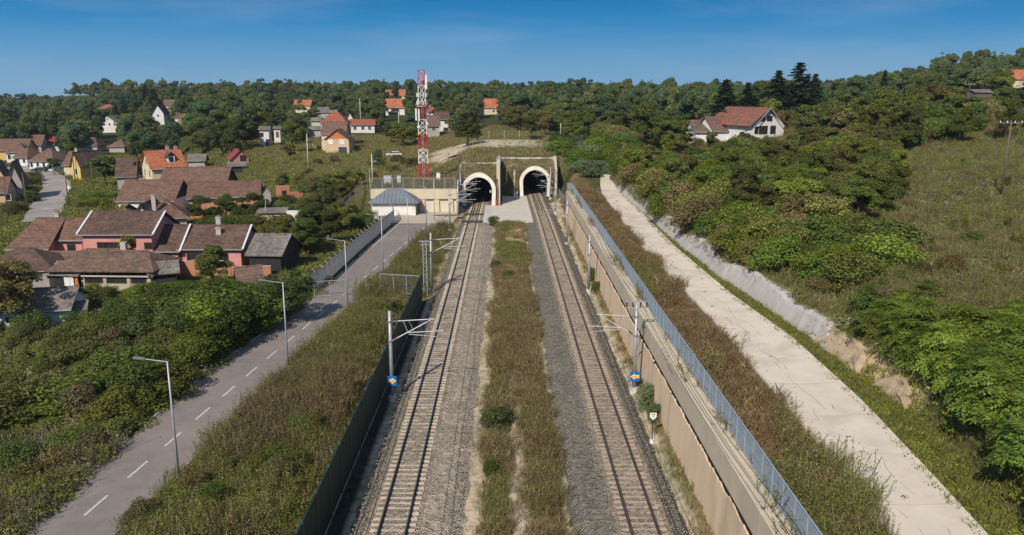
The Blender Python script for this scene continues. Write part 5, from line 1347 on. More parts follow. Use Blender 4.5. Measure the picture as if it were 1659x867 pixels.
def frond_bush(seed, h, nt_, fl, m=LEAF):
    """rosettes of pinnate fronds spread over the bush, each opening outward"""
    rng = np.random.default_rng(seed); vs = []
    for k in range(nt_):
        a = rng.uniform(0, 2*pi); u = rng.random()**.8; el = u*1.45; R = 1.35*rng.uniform(.5, 1.12)
        o = np.array([R*cos(a)*cos(el), R*sin(a)*cos(el), h*(.2 + .7*sin(el))*rng.uniform(.75, 1.12)])
        ax = np.array([cos(a)*cos(el), sin(a)*cos(el), .55 + .6*sin(el)]); ax /= np.linalg.norm(ax)
        e1 = np.cross(ax, [0, 0, 1.0]) if abs(ax[2]) < .95 else np.array([1.0, 0, 0]); e1 /= np.linalg.norm(e1); e2 = np.cross(ax, e1)
        for j in range(7):
            th = j*.9 + rng.normal()*.3; d = e1*cos(th) + e2*sin(th); L_ = fl*rng.uniform(.7, 1.2)
            side = np.cross(ax, d); lift = rng.uniform(.15, .6)
            for q in range(6):
                s = (q + .7)/6; c = o + d*L_*s + ax*L_*(lift*s - .55*s*s)
                for sd in (-1, 1):
                    dv = side*sd + d*.45 - ax*.15 + rng.normal(size=3)*.14; ll = L_*.36*(1 - .7*abs(s - .45)); wv = d*L_*.085
                    vs += [c, c + dv*ll*.5 + wv, c + dv*ll, c + dv*ll*.5 - wv]
    return np_mesh('sumac_bush', np.array(vs), np.arange(len(vs)).reshape(-1, 4), m)
SUMAC = [frond_bush(41, 3.0, 60, .62), frond_bush(42, 2.7, 52, .58), frond_bush(43, 3.2, 64, .56)]

# ---------------------------------------------------------------- vegetation: single plants
TONE = {'dark': (0.095, 0.122, 0.037), 'mid': (0.129, 0.170, 0.042), 'olive': (0.161, 0.183, 0.049), 'brown': (0.171, 0.152, 0.063), 'bright': (0.158, 0.224, 0.042),
        'yellow': (0.439, 0.403, 0.049), 'silver': (0.165, 0.213, 0.104), 'fir': (0.041, 0.076, 0.041), 'rust': (0.226, 0.165, 0.083), 'lime': (0.201, 0.250, 0.044), 'dull': (0.143, 0.155, 0.053)}
def tinted(o, tone, k):
    r = random.Random(k); c = TONE[tone]; f = r.uniform(.82, 1.2); g = r.uniform(-.1, .1)
    o.color = (c[0]*f*(1 + g), c[1]*f, c[2]*f*(1 - g), 1)
TN = [0]
TWORD = {'dark': 'dark green', 'mid': 'mid green', 'olive': 'olive', 'brown': 'brownish', 'bright': 'bright green', 'yellow': 'yellow', 'silver': 'grey green', 'fir': 'dark', 'rust': 'rusty brown', 'lime': 'yellow green', 'dull': 'dull green'}
RELS = ('left of', 'right of', 'above', 'below')
ORD = ('', ', leftmost of these', ', second from left', ', third from left', ', fourth from left', ', fifth from left', ', sixth from left', ', seventh from left', ', eighth from left')
LMS = ('the glazed gable house', 'the tall fir pair', 'the broad spruce', 'the farther tunnel', 'the nearer tunnel', 'the lattice tower', 'the hipped hill house', 'the white car', 'the yellow villa', 'the crimson roof', 'the white ruin', 'the long barn', 'the pink end house', 'the old barn', 'the tilted shack', 'the second street lamp', 'the nearest street lamp', 'the white walled shed', 'the road gate', 'the third street lamp', 'the channel end', 'the yellow hillside bush', 'the field pole', 'the sandy bank', 'the sprayed concrete bank', 'the village street bend', 'the white hill house', 'the white gabled house', 'the orange roof', 'the hill hut', 'the yard building', 'the red garden wall', 'the ragged dark tree', 'the lone skyline pine', 'the green barrier', 'the fourth street lamp')
def plants(kind, noun, group, hs, rows):
    """rows: x, y, height, tone, width, relation and landmark, order among its likes"""
    for x, y, h, tn, wd, rl, lm, od in rows:
        sz = 'low ' if h < hs[0] else 'tall ' if h > hs[1] else ''
        (tree if kind.endswith('_tree') else bush)(kind, f'{sz}{TWORD[tn]} {noun} {RELS[rl]} {LMS[lm]}{ORD[od]}', group, x, y, h, tn, wd)
def tree(kind, label, group, x, y, h, tone, wide=1.0, z=None):
    TN[0] += 1; r = random.Random(TN[0]*13 + 5)
    if kind == 'conifer_tree': cm, tm = CONIFERS[r.randrange(3)]; b = 10.0
    else: cm, tm = r.choice(TREES_HI if y < 150 else TREES_LO); b = 7.0
    s = h/b; t = thing(kind, label, 'tree', (x, y, (Tz(x, y) if z is None else z) - .1), r.uniform(0, 6.28), group)
    sx, sy = s*wide*r.uniform(.88, 1.15), s*wide*r.uniform(.88, 1.15)
    link('trunk', tm, t, (0, 0, 0), None, (sx, sy, s)); c = link('crown', cm, t, (0, 0, 0), None, (sx, sy, s)); tinted(c, tone, TN[0])
    return t
def bush(kind, label, group, x, y, h, tone, wide=1.0, z=None):
    TN[0] += 1; r = random.Random(TN[0]*17 + 3)
    me = SUMAC[r.randrange(3)] if kind == 'sumac_bush' else SHRUBS[r.randrange(4)]
    b = 2.8 if kind == 'sumac_bush' else 2.15
    s = h/b; o = link(kind, me, None, (x, y, (Tz(x, y) if z is None else z) - .12*h), (0, 0, r.uniform(0, 6.28)), (s*wide*r.uniform(.85, 1.2), s*wide*r.uniform(.85, 1.2), s))
    tinted(o, tone, TN[0]); tag(o, label, 'bush' if kind != 'sumac_bush' else 'sumac bush', group)
    return o
for x, y, h, tn, wd in ((58.6, 215, 15.0, 'fir', 1.76),): tree('conifer_tree', 'broad spruce standing left of the glazed gable hill house', 'firs', x, y, h, tn, wd)
for x, y, h, tn, wd in ((76, 226, 15.2, 'fir', 1.49),): tree('conifer_tree', 'tall dark fir directly behind the glazed gable hill house', 'firs', x, y, h, tn, wd)
for x, y, h, tn, wd in ((82.5, 228, 17.2, 'fir', 1.69),): tree('conifer_tree', 'tallest dark fir, right of its twin behind the hill house', 'firs', x, y, h, tn, wd)
for x, y, h, tn, wd in ((69.5, 232, 12.5, 'fir', 1.40),): tree('conifer_tree', 'shorter dark fir left of the fir pair', 'firs', x, y, h, tn, wd)
for x, y, h, tn, wd in ((89, 233, 13.5, 'fir', 1.50),): tree('conifer_tree', 'shorter dark fir right of the tallest fir', 'firs', x, y, h, tn, wd)
for x, y, h, tn, wd in ((140, 300, 13.0, 'fir', 1.10),): tree('conifer_tree', 'lone dark pine breaking the right skyline', 'firs', x, y, h, tn, wd)
for x, y, h, tn, wd in ((131, 200, 15.0, 'fir', 1.17),): tree('conifer_tree', 'fir tip at the far right end of the skyline', 'firs', x, y, h, tn, wd)
for x, y, h, tn, wd in ((-238, 465, 14.0, 'fir', 1.00),): tree('conifer_tree', 'dark fir above the cream hill house', 'firs', x, y, h, tn, wd)
for x, y, h, tn, wd in ((-205, 430, 13.0, 'fir', 1.10),): tree('conifer_tree', 'second fir from left in the clump between the two white hill houses', 'firs on the left hill', x, y, h, tn, wd)
for x, y, h, tn, wd in ((-193, 440, 15.0, 'fir', 1.10),): tree('conifer_tree', 'middle fir in the clump between the two white hill houses', 'firs on the left hill', x, y, h, tn, wd)
for x, y, h, tn, wd in ((-182, 425, 13.0, 'fir', 1.10),): tree('conifer_tree', 'second fir from right in the clump between the two white hill houses', 'firs on the left hill', x, y, h, tn, wd)
for x, y, h, tn, wd in ((-172, 436, 12.0, 'fir', 1.10),): tree('conifer_tree', 'rightmost fir in the clump between the two white hill houses', 'firs on the left hill', x, y, h, tn, wd)
for x, y, h, tn, wd in ((-212, 455, 14.0, 'fir', 1.10),): tree('conifer_tree', 'leftmost fir in the clump between the two white hill houses', 'firs on the left hill', x, y, h, tn, wd)
for x, y, h, tn, wd in ((-118, 415, 12.0, 'fir', 1.00),): tree('conifer_tree', 'leftmost dark fir rising above the central wood', 'firs in the central wood', x, y, h, tn, wd)
for x, y, h, tn, wd in ((-96, 440, 14.0, 'fir', 1.00),): tree('conifer_tree', 'second dark fir from left rising above the central wood', 'firs in the central wood', x, y, h, tn, wd)
for x, y, h, tn, wd in ((-62, 470, 13.0, 'fir', 1.00),): tree('conifer_tree', 'third dark fir from left rising above the central wood', 'firs in the central wood', x, y, h, tn, wd)
for x, y, h, tn, wd in ((-52, 455, 15.0, 'fir', 1.00),): tree('conifer_tree', 'tallest dark fir rising above the central wood', 'firs in the central wood', x, y, h, tn, wd)
for x, y, h, tn, wd in ((12, 520, 13.0, 'fir', 1.10),): tree('conifer_tree', 'narrow dark fir beside the faded roof on the skyline', 'firs in the central wood', x, y, h, tn, wd)
for x, y, h, tn, wd in ((-92, 560, 12.0, 'fir', 1.20),): tree('conifer_tree', 'dark skyline fir left of the lattice tower top', 'firs in the central wood', x, y, h, tn, wd)
for x, y, h, tn, wd in ((30.83, 177.5, 13.5, 'dark', 0.72),): tree('leafy_tree', 'large dark ragged tree with bare trunk right of the farther tunnel', '', x, y, h, tn, wd)
for x, y, h, tn, wd in ((-10.32, 223.25, 8.5, 'dark', 1.20),): tree('leafy_tree', 'dark round tree on the bank behind the nearer tunnel', '', x, y, h, tn, wd)
for x, y, h, tn, wd in ((-100.15, 200.75, 8.0, 'dark', 1.25),): tree('leafy_tree', 'dark spreading tree in the middle of the village green', '', x, y, h, tn, wd)
for x, y, h, tn, wd in ((-97.73, 203.5, 6.5, 'dark', 1.10),): tree('leafy_tree', 'smaller dark tree hiding the left side of the dark roofed house', '', x, y, h, tn, wd)
for x, y, h, tn, wd in ((-126.24, 224.75, 5.0, 'dark', 1.10),): tree('leafy_tree', 'dark bushy tree beside the long white street house', '', x, y, h, tn, wd)
for x, y, h, tn, wd in ((-48.26, 100.75, 5.6, 'lime', 0.85),): tree('leafy_tree', 'yellow green tree rising between the pink wall and old barn', '', x, y, h, tn, wd)
for x, y, h, tn, wd in ((-35.2, 94.5, 5.6, 'olive', 1.00),): tree('leafy_tree', 'olive garden tree with thin trunk before the red garden wall', '', x, y, h, tn, wd)
for x, y, h, tn, wd in ((-50.26, 76.5, 8.5, 'brown', 1.00),): tree('leafy_tree', 'brownish overgrown tree at the left edge below the dark hip roof', '', x, y, h, tn, wd)
for x, y, h, tn, wd in ((-53.1, 139.75, 5.6, 'dark', 1.15),): tree('leafy_tree', 'dark green tree before the orange block barn wall', '', x, y, h, tn, wd)
for x, y, h, tn, wd in ((-50.45, 143.5, 5.4, 'mid', 1.10),): tree('leafy_tree', 'second dark green tree at the barn, right of the first', '', x, y, h, tn, wd)
for x, y, h, tn, wd in ((-45.89, 143.25, 5.6, 'dark', 1.10),): tree('leafy_tree', 'third dark green tree at the right end of the barn', '', x, y, h, tn, wd)
for x, y, h, tn, wd in ((-22.87, 81.25, 5.4, 'dark', 1.25),): tree('leafy_tree', 'rounded dark green tree on the road edge by the open gate', '', x, y, h, tn, wd)
for x, y, h, tn, wd in ((-137.27, 326.5, 9.0, 'brown', 0.80),): tree('leafy_tree', 'bare grey brown tree in the left wood above the villa', '', x, y, h, tn, wd)
for x, y, h, tn, wd in ((-33.99, 215, 3.6, 'silver', 1.00),): tree('leafy_tree', 'pale willow like shrub tree left of the white car', '', x, y, h, tn, wd)
for x, y, h, tn, wd in ((-57.45, 215, 5.0, 'dull', 1.20),): tree('leafy_tree', 'rounded fruit tree left of the cream garage wing', '', x, y, h, tn, wd)
for x, y, h, tn, wd in ((-36.64, 321.5, 9.0, 'dark', 1.00),): tree('leafy_tree', 'dark rounded tree hiding the lime green house', '', x, y, h, tn, wd)
for x, y, h, tn, wd in ((84.83, 149, 6.5, 'mid', 1.10),): tree('leafy_tree', 'light green tall tree on the right hill above the field', '', x, y, h, tn, wd)
for x, y, h, tn, wd in ((138.73, 225.5, 8.0, 'lime', 1.00),): tree('leafy_tree', 'pale olive tree near the field hut', '', x, y, h, tn, wd)
for x, y, h, tn, wd in ((48.23, 110.5, 3.8, 'yellow', 1.10),): bush('shrub', 'bright yellow bush on the right hillside', '', x, y, h, tn, wd)
for x, y, h, tn, wd in ((22.5, 111.75, 3.6, 'lime', 1.00),): bush('shrub', 'yellowing bush on the brink of the sprayed concrete bank', '', x, y, h, tn, wd)
for x, y, h, tn, wd in ((-130.38, 342.25, 8.0, 'yellow', 1.00),): bush('shrub', 'yellow autumn bush beside the low white hill house', '', x, y, h, tn, wd)
for x, y, h, tn, wd in ((-2, 143, 1.9, 'mid', 1.00),): bush('shrub', 'leafy green bush at the near edge of the concrete apron', '', x, y, h, tn, wd)
for x, y, h, tn, wd in ((-0.55, 54.4, 1.5, 'dull', 1.20),): bush('shrub', 'dense green bush on the strip between the tracks', '', x, y, h, tn, wd)
for x, y, h, tn, wd in ((-0.9, 47.2, 0.9, 'mid', 1.30),): bush('shrub', 'low dark bush on the strip, nearer than the dense green one', '', x, y, h, tn, wd)
for x, y, h, tn, wd in ((-1.3, 108, 1.2, 'dull', 1.10),): bush('shrub', 'grey green bush beside the left edge of the grass strip', '', x, y, h, tn, wd)
for x, y, h, tn, wd in ((0.6, 101, 1.1, 'mid', 1.20),): bush('shrub', 'low bush on the grass strip by the straw patch', '', x, y, h, tn, wd)
for x, y, h, tn, wd in ((11, 57.5, 2.0, 'silver', 0.70),): bush('shrub', 'silver green bush growing between arrow mast and sandy wall', '', x, y, h, tn, wd)
for x, y, h, tn, wd in ((11.1, 54.6, 1.4, 'silver', 0.75),): bush('shrub', 'second silver bush against the sandy wall behind the marker post', '', x, y, h, tn, wd)
for x, y, h, tn, wd in ((11.1, 98, 1.9, 'dull', 0.70),): bush('shrub', 'dark bush at the wall foot beside the bare mast', '', x, y, h, tn, wd)
for x, y, h, tn, wd in ((11.1, 92.5, 1.4, 'mid', 0.70),): bush('shrub', 'small dark bush at the wall foot before the bare mast', '', x, y, h, tn, wd)
for x, y, h, tn, wd in ((26.2, 54.5, 1.7, 'dark', 1.00),): bush('shrub', 'dark green bush hanging over the sandy bank', '', x, y, h, tn, wd)
for x, y, h, tn, wd in ((23, 143, 2.2, 'dark', 1.00),): bush('shrub', 'dark bush at the left end of the sprayed concrete bank', '', x, y, h, tn, wd)
for x, y, h, tn, wd in ((24.3, 33.6, 3.3, 'bright', 1.00),): bush('sumac_bush', 'bright sumac bush lowest but one at the channel edge', 'sumac bushes in the near corner', x, y, h, tn, wd)
for x, y, h, tn, wd in ((24.9, 31.6, 3.6, 'mid', 1.00),): bush('sumac_bush', 'mid green sumac bush nearest the camera at the picture edge', 'sumac bushes in the near corner', x, y, h, tn, wd)
for x, y, h, tn, wd in ((25.2, 35.2, 3.9, 'bright', 1.00),): bush('sumac_bush', 'tall bright sumac bush over the near channel edge', 'sumac bushes in the near corner', x, y, h, tn, wd)
for x, y, h, tn, wd in ((26.4, 33.4, 4.2, 'mid', 1.00),): bush('sumac_bush', 'tallest sumac bush cut by the right picture edge', 'sumac bushes in the near corner', x, y, h, tn, wd)
for x, y, h, tn, wd in ((23.7, 30.6, 2.6, 'lime', 1.00),): bush('sumac_bush', 'small yellow green sumac bush nearest the channel', 'sumac bushes in the near corner', x, y, h, tn, wd)
for x, y, h, tn, wd in ((55.5, 193.5, 2.3, 'dull', 1.10),): bush('shrub', 'dull bush under the stable roof', 'bushes round the glazed gable house', x, y, h, tn, wd)
for x, y, h, tn, wd in ((59.5, 192, 2.0, 'olive', 1.10),): bush('shrub', 'olive bush at the left corner of the glazed gable', 'bushes round the glazed gable house', x, y, h, tn, wd)
for x, y, h, tn, wd in ((63.5, 190.5, 1.1, 'lime', 1.10),): bush('shrub', 'yellow green bush under the glazed gable', 'bushes round the glazed gable house', x, y, h, tn, wd)
for x, y, h, tn, wd in ((67, 190, 1.0, 'olive', 1.10),): bush('shrub', 'low olive bush under the glazed gable', 'bushes round the glazed gable house', x, y, h, tn, wd)
for x, y, h, tn, wd in ((71, 191.5, 1.9, 'dull', 1.10),): bush('shrub', 'dull bush at the right foot of the glazed gable', 'bushes round the glazed gable house', x, y, h, tn, wd)
for x, y, h, tn, wd in ((74.5, 194, 2.4, 'brown', 1.10),): bush('shrub', 'brownish bush right of the glazed gable house', 'bushes round the glazed gable house', x, y, h, tn, wd)
for x, y, h, tn, wd in ((51, 195, 2.5, 'olive', 1.10),): bush('shrub', 'olive bush before the old roofed wing', 'bushes round the glazed gable house', x, y, h, tn, wd)
for x, y, h, tn, wd in ((47.5, 197, 2.8, 'brown', 1.10),): bush('shrub', 'brownish bush left of the old roofed wing', 'bushes round the glazed gable house', x, y, h, tn, wd)
for x, y, h, tn, wd in ((49, 190, 4.6, 'olive', 1.00),): tree('leafy_tree', 'olive tree before the old roofed wing of the hill house', 'trees of the upper right hill', x, y, h, tn, wd)
for x, y, h, tn, wd in ((56, 187, 4.0, 'brown', 1.00),): tree('leafy_tree', 'brownish tree before the stable of the hill house', 'trees of the upper right hill', x, y, h, tn, wd)
for x, y, h, tn, wd in ((43.5, 193, 5.2, 'dull', 1.00),): tree('leafy_tree', 'dull green tree left of the old roofed wing', 'trees of the upper right hill', x, y, h, tn, wd)
for x, y, h, tn, wd in ((77, 197, 5.0, 'olive', 1.00),): tree('leafy_tree', 'olive tree at the right side of the glazed gable', 'trees of the upper right hill', x, y, h, tn, wd)
plants('leafy_tree', 'tree', 'trees of the left wood', (8.600, 9.580), ((-255.3, 474.5, 10.98, 'olive', 1.09, 0, 26, 0), (-98.1, 283.5, 9.97, 'dark', 1.15, 2, 9, 0), (-128.1, 357.0, 9.38, 'dull', 1.23, 1, 27, 0), (-139.8, 410.8, 7.54, 'dull', 1.02, 0, 10, 0), (-102.6, 272.8, 8.68, 'olive', 1.20, 0, 9, 0), (-92.2, 275.8, 9.86, 'olive', 1.01, 2, 9, 0), (-291.8, 545.8, 8.93, 'dull', 1.14, 0, 26, 2), (-307.1, 589.8, 9.40, 'dark', 0.96, 0, 26, 0), (-109.1, 350.0, 8.05, 'mid', 1.16, 2, 10, 0), (-108.9, 324.2, 8.84, 'olive', 1.11, 0, 10, 0), (-219.8, 421.5, 9.36, 'mid', 0.99, 0, 26, 0), (-114.0, 363.0, 8.83, 'mid', 1.13, 2, 10, 0), (-282.8, 501.8, 10.03, 'mid', 1.20, 0, 26, 0), (-250.8, 480.8, 10.22, 'dark', 1.02, 0, 26, 1), (-81.7, 254.8, 7.90, 'dark', 1.19, 0, 10, 0), (-248.4, 406.8, 7.80, 'olive', 1.09, 2, 25, 2), (-94.6, 307.8, 10.80, 'dark', 1.23, 2, 10, 0), (-240.8, 393.5, 10.01, 'mid', 1.17, 2, 25, 0), (-88.0, 251.5, 10.88, 'dark', 0.99, 0, 10, 0), (-82.0, 242.0, 9.31, 'dark', 0.95, 2, 9, 0), (-252.6, 446.0, 9.65, 'dull', 1.11, 0, 26, 0), (-318.9, 546.8, 10.89, 'dark', 1.11, 2, 25, 0), (-254.2, 500.0, 9.14, 'dark', 1.20, 0, 27, 0), (-249.4, 458.0, 10.56, 'dark', 0.99, 0, 27, 0), (-166.4, 355.8, 8.60, 'dark', 1.18, 1, 26, 0), (-229.1, 440.0, 8.41, 'olive', 1.14, 0, 26, 0), (-243.8, 465.2, 10.95, 'dark', 1.08, 0, 8, 0), (-290.1, 582.0, 7.71, 'olive', 1.06, 2, 26, 0), (-296.8, 541.5, 7.11, 'olive', 1.05, 0, 27, 0), (-132.7, 359.5, 8.86, 'olive', 0.99, 1, 27, 0), (-103.7, 279.5, 9.93, 'dark', 1.12, 0, 9, 0), (-237.3, 447.2, 7.36, 'olive', 1.25, 0, 8, 0), (-129.7, 363.2, 7.72, 'olive', 1.02, 1, 27, 0), (-217.7, 381.2, 8.93, 'dull', 1.16, 2, 25, 0), (-175.4, 399.2, 8.93, 'dull', 1.21, 0, 27, 0), (-90.0, 294.0, 9.40, 'olive', 1.09, 2, 10, 0), (-88.7, 261.5, 10.11, 'dark', 0.97, 2, 11, 0), (-211.6, 405.2, 9.92, 'dark', 0.98, 0, 26, 2), (-266.9, 436.2, 8.52, 'olive', 0.97, 2, 25, 1), (-146.0, 405.8, 10.78, 'olive', 1.05, 1, 27, 0), (-193.4, 430.5, 8.98, 'mid', 1.06, 0, 27, 0), (-131.6, 323.5, 7.73, 'dark', 1.14, 3, 27, 0), (-154.9, 358.0, 9.59, 'mid', 1.09, 3, 27, 0), (-159.1, 356.2, 8.57, 'mid', 0.98, 3, 27, 0), (-221.2, 435.0, 8.61, 'dark', 1.11, 0, 8, 0), (-267.3, 457.0, 7.40, 'dark', 0.98, 0, 26, 0), (-98.1, 269.5, 9.37, 'dull', 0.99, 0, 9, 0), (-105.3, 285.8, 7.68, 'mid', 1.00, 2, 9, 0), (-200.8, 383.2, 9.12, 'dull', 1.16, 0, 8, 0), (-139.7, 367.5, 7.69, 'dark', 1.14, 1, 27, 0), (-231.2, 378.5, 9.58, 'olive', 1.08, 2, 25, 0), (-223.6, 389.8, 7.35, 'dark', 1.23, 2, 25, 0), (-242.1, 478.5, 7.31, 'mid', 1.11, 0, 26, 0), (-81.4, 248.2, 9.96, 'dark', 1.05, 1, 8, 0), (-217.9, 468.2, 7.17, 'dark', 0.97, 1, 26, 0), (-130.1, 372.2, 8.96, 'dull', 0.96, 0, 10, 0),))
plants('leafy_tree', 'tree', 'trees round the hill houses', (6.750, 7.820), ((-45.2, 306.5, 6.54, 'dull', 1.17, 2, 7, 0), (-79.8, 291.2, 6.59, 'mid', 0.96, 1, 10, 0), (-68.4, 399.2, 7.83, 'mid', 1.03, 1, 6, 0), (-36.5, 329.0, 6.75, 'dull', 0.98, 0, 5, 0), (-109.4, 385.8, 6.11, 'dull', 0.92, 2, 10, 0), (-101.2, 342.2, 7.82, 'dark', 1.18, 2, 10, 0), (-39.8, 369.2, 7.24, 'dull', 1.05, 2, 5, 0), (-51.0, 321.8, 8.46, 'olive', 1.05, 1, 6, 0), (-46.0, 429.5, 6.52, 'olive', 1.13, 2, 5, 0), (-44.4, 457.2, 6.58, 'dark', 1.14, 2, 5, 0), (-63.2, 241.8, 8.93, 'mid', 1.18, 1, 10, 0), (-69.0, 266.5, 7.26, 'dull', 1.13, 1, 10, 0), (-37.9, 268.5, 6.56, 'dark', 0.95, 2, 7, 0), (-66.3, 408.2, 7.46, 'dull', 1.10, 1, 6, 0), (-80.6, 277.8, 6.75, 'dark', 1.15, 1, 9, 0), (-29.8, 267.0, 7.26, 'olive', 1.18, 3, 5, 0), (-111.6, 390.2, 8.29, 'olive', 1.11, 2, 10, 0), (-110.1, 377.0, 8.31, 'dull', 1.04, 2, 10, 0), (-43.8, 434.0, 6.56, 'olive', 0.90, 0, 28, 0), (-83.5, 283.8, 6.18, 'olive', 1.14, 2, 10, 0), (-92.1, 339.8, 7.57, 'mid', 1.02, 0, 6, 0), (-63.6, 374.0, 8.76, 'olive', 0.95, 2, 7, 0), (-32.9, 301.0, 6.15, 'dark', 0.96, 0, 5, 0), (-98.4, 357.0, 8.94, 'mid', 0.92, 2, 10, 0), (-104.9, 392.0, 8.12, 'olive', 1.11, 0, 6, 0), (-90.6, 405.5, 7.17, 'dull', 1.20, 2, 6, 0), (-113.6, 405.2, 6.89, 'dark', 1.02, 0, 6, 0), (-66.3, 365.8, 7.37, 'dull', 1.07, 2, 7, 0), (-75.1, 297.5, 6.80, 'dull', 0.94, 0, 6, 0), (-86.1, 297.8, 8.54, 'dark', 1.13, 0, 6, 0), (-79.5, 312.2, 6.63, 'mid', 0.92, 0, 6, 0), (-95.8, 318.8, 7.11, 'dark', 1.03, 2, 11, 0), (-72.1, 396.0, 6.66, 'dark', 1.01, 2, 6, 0), (-74.7, 417.2, 6.08, 'dark', 1.01, 1, 10, 0), (-71.1, 412.8, 7.98, 'mid', 1.09, 0, 5, 0), (-74.3, 290.2, 8.57, 'dull', 1.06, 1, 10, 0), (-37.1, 352.8, 7.72, 'mid', 1.00, 2, 5, 0), (-32.9, 260.0, 8.17, 'olive', 1.06, 0, 5, 0),))
plants('leafy_tree', 'tree', 'trees behind the tunnels', (7.940, 8.920), ((-19.4, 303.2, 7.94, 'brown', 1.05, 1, 5, 0), (-15.4, 335.8, 8.37, 'brown', 1.23, 0, 28, 0), (-18.4, 325.5, 8.33, 'brown', 1.14, 1, 7, 0), (-13.4, 284.8, 8.26, 'dull', 1.12, 0, 28, 0), (8.9, 262.8, 7.32, 'olive', 1.13, 1, 28, 0), (2.2, 295.5, 9.68, 'brown', 1.22, 1, 28, 0), (17.6, 285.8, 8.68, 'dull', 1.19, 1, 28, 0), (2.6, 284.2, 7.33, 'olive', 1.14, 2, 3, 0), (16.8, 278.0, 8.62, 'dull', 1.12, 2, 3, 0), (9.2, 316.2, 9.00, 'brown', 1.03, 2, 3, 0), (20.6, 322.0, 9.84, 'dull', 1.12, 1, 28, 0), (-15.6, 303.5, 9.04, 'brown', 1.07, 0, 28, 0), (16.3, 251.5, 7.74, 'olive', 1.06, 0, 32, 0), (7.9, 234.0, 7.30, 'dark', 1.18, 1, 28, 0), (-21.9, 333.0, 8.92, 'brown', 1.05, 2, 4, 0), (12.4, 246.0, 8.12, 'brown', 1.01, 1, 28, 0), (-20.6, 344.2, 9.04, 'dark', 1.02, 0, 28, 0), (5.1, 271.0, 9.12, 'brown', 1.14, 1, 5, 0), (7.5, 283.8, 7.02, 'olive', 1.08, 2, 4, 0), (14.2, 292.0, 7.13, 'dark', 1.05, 2, 3, 0),))
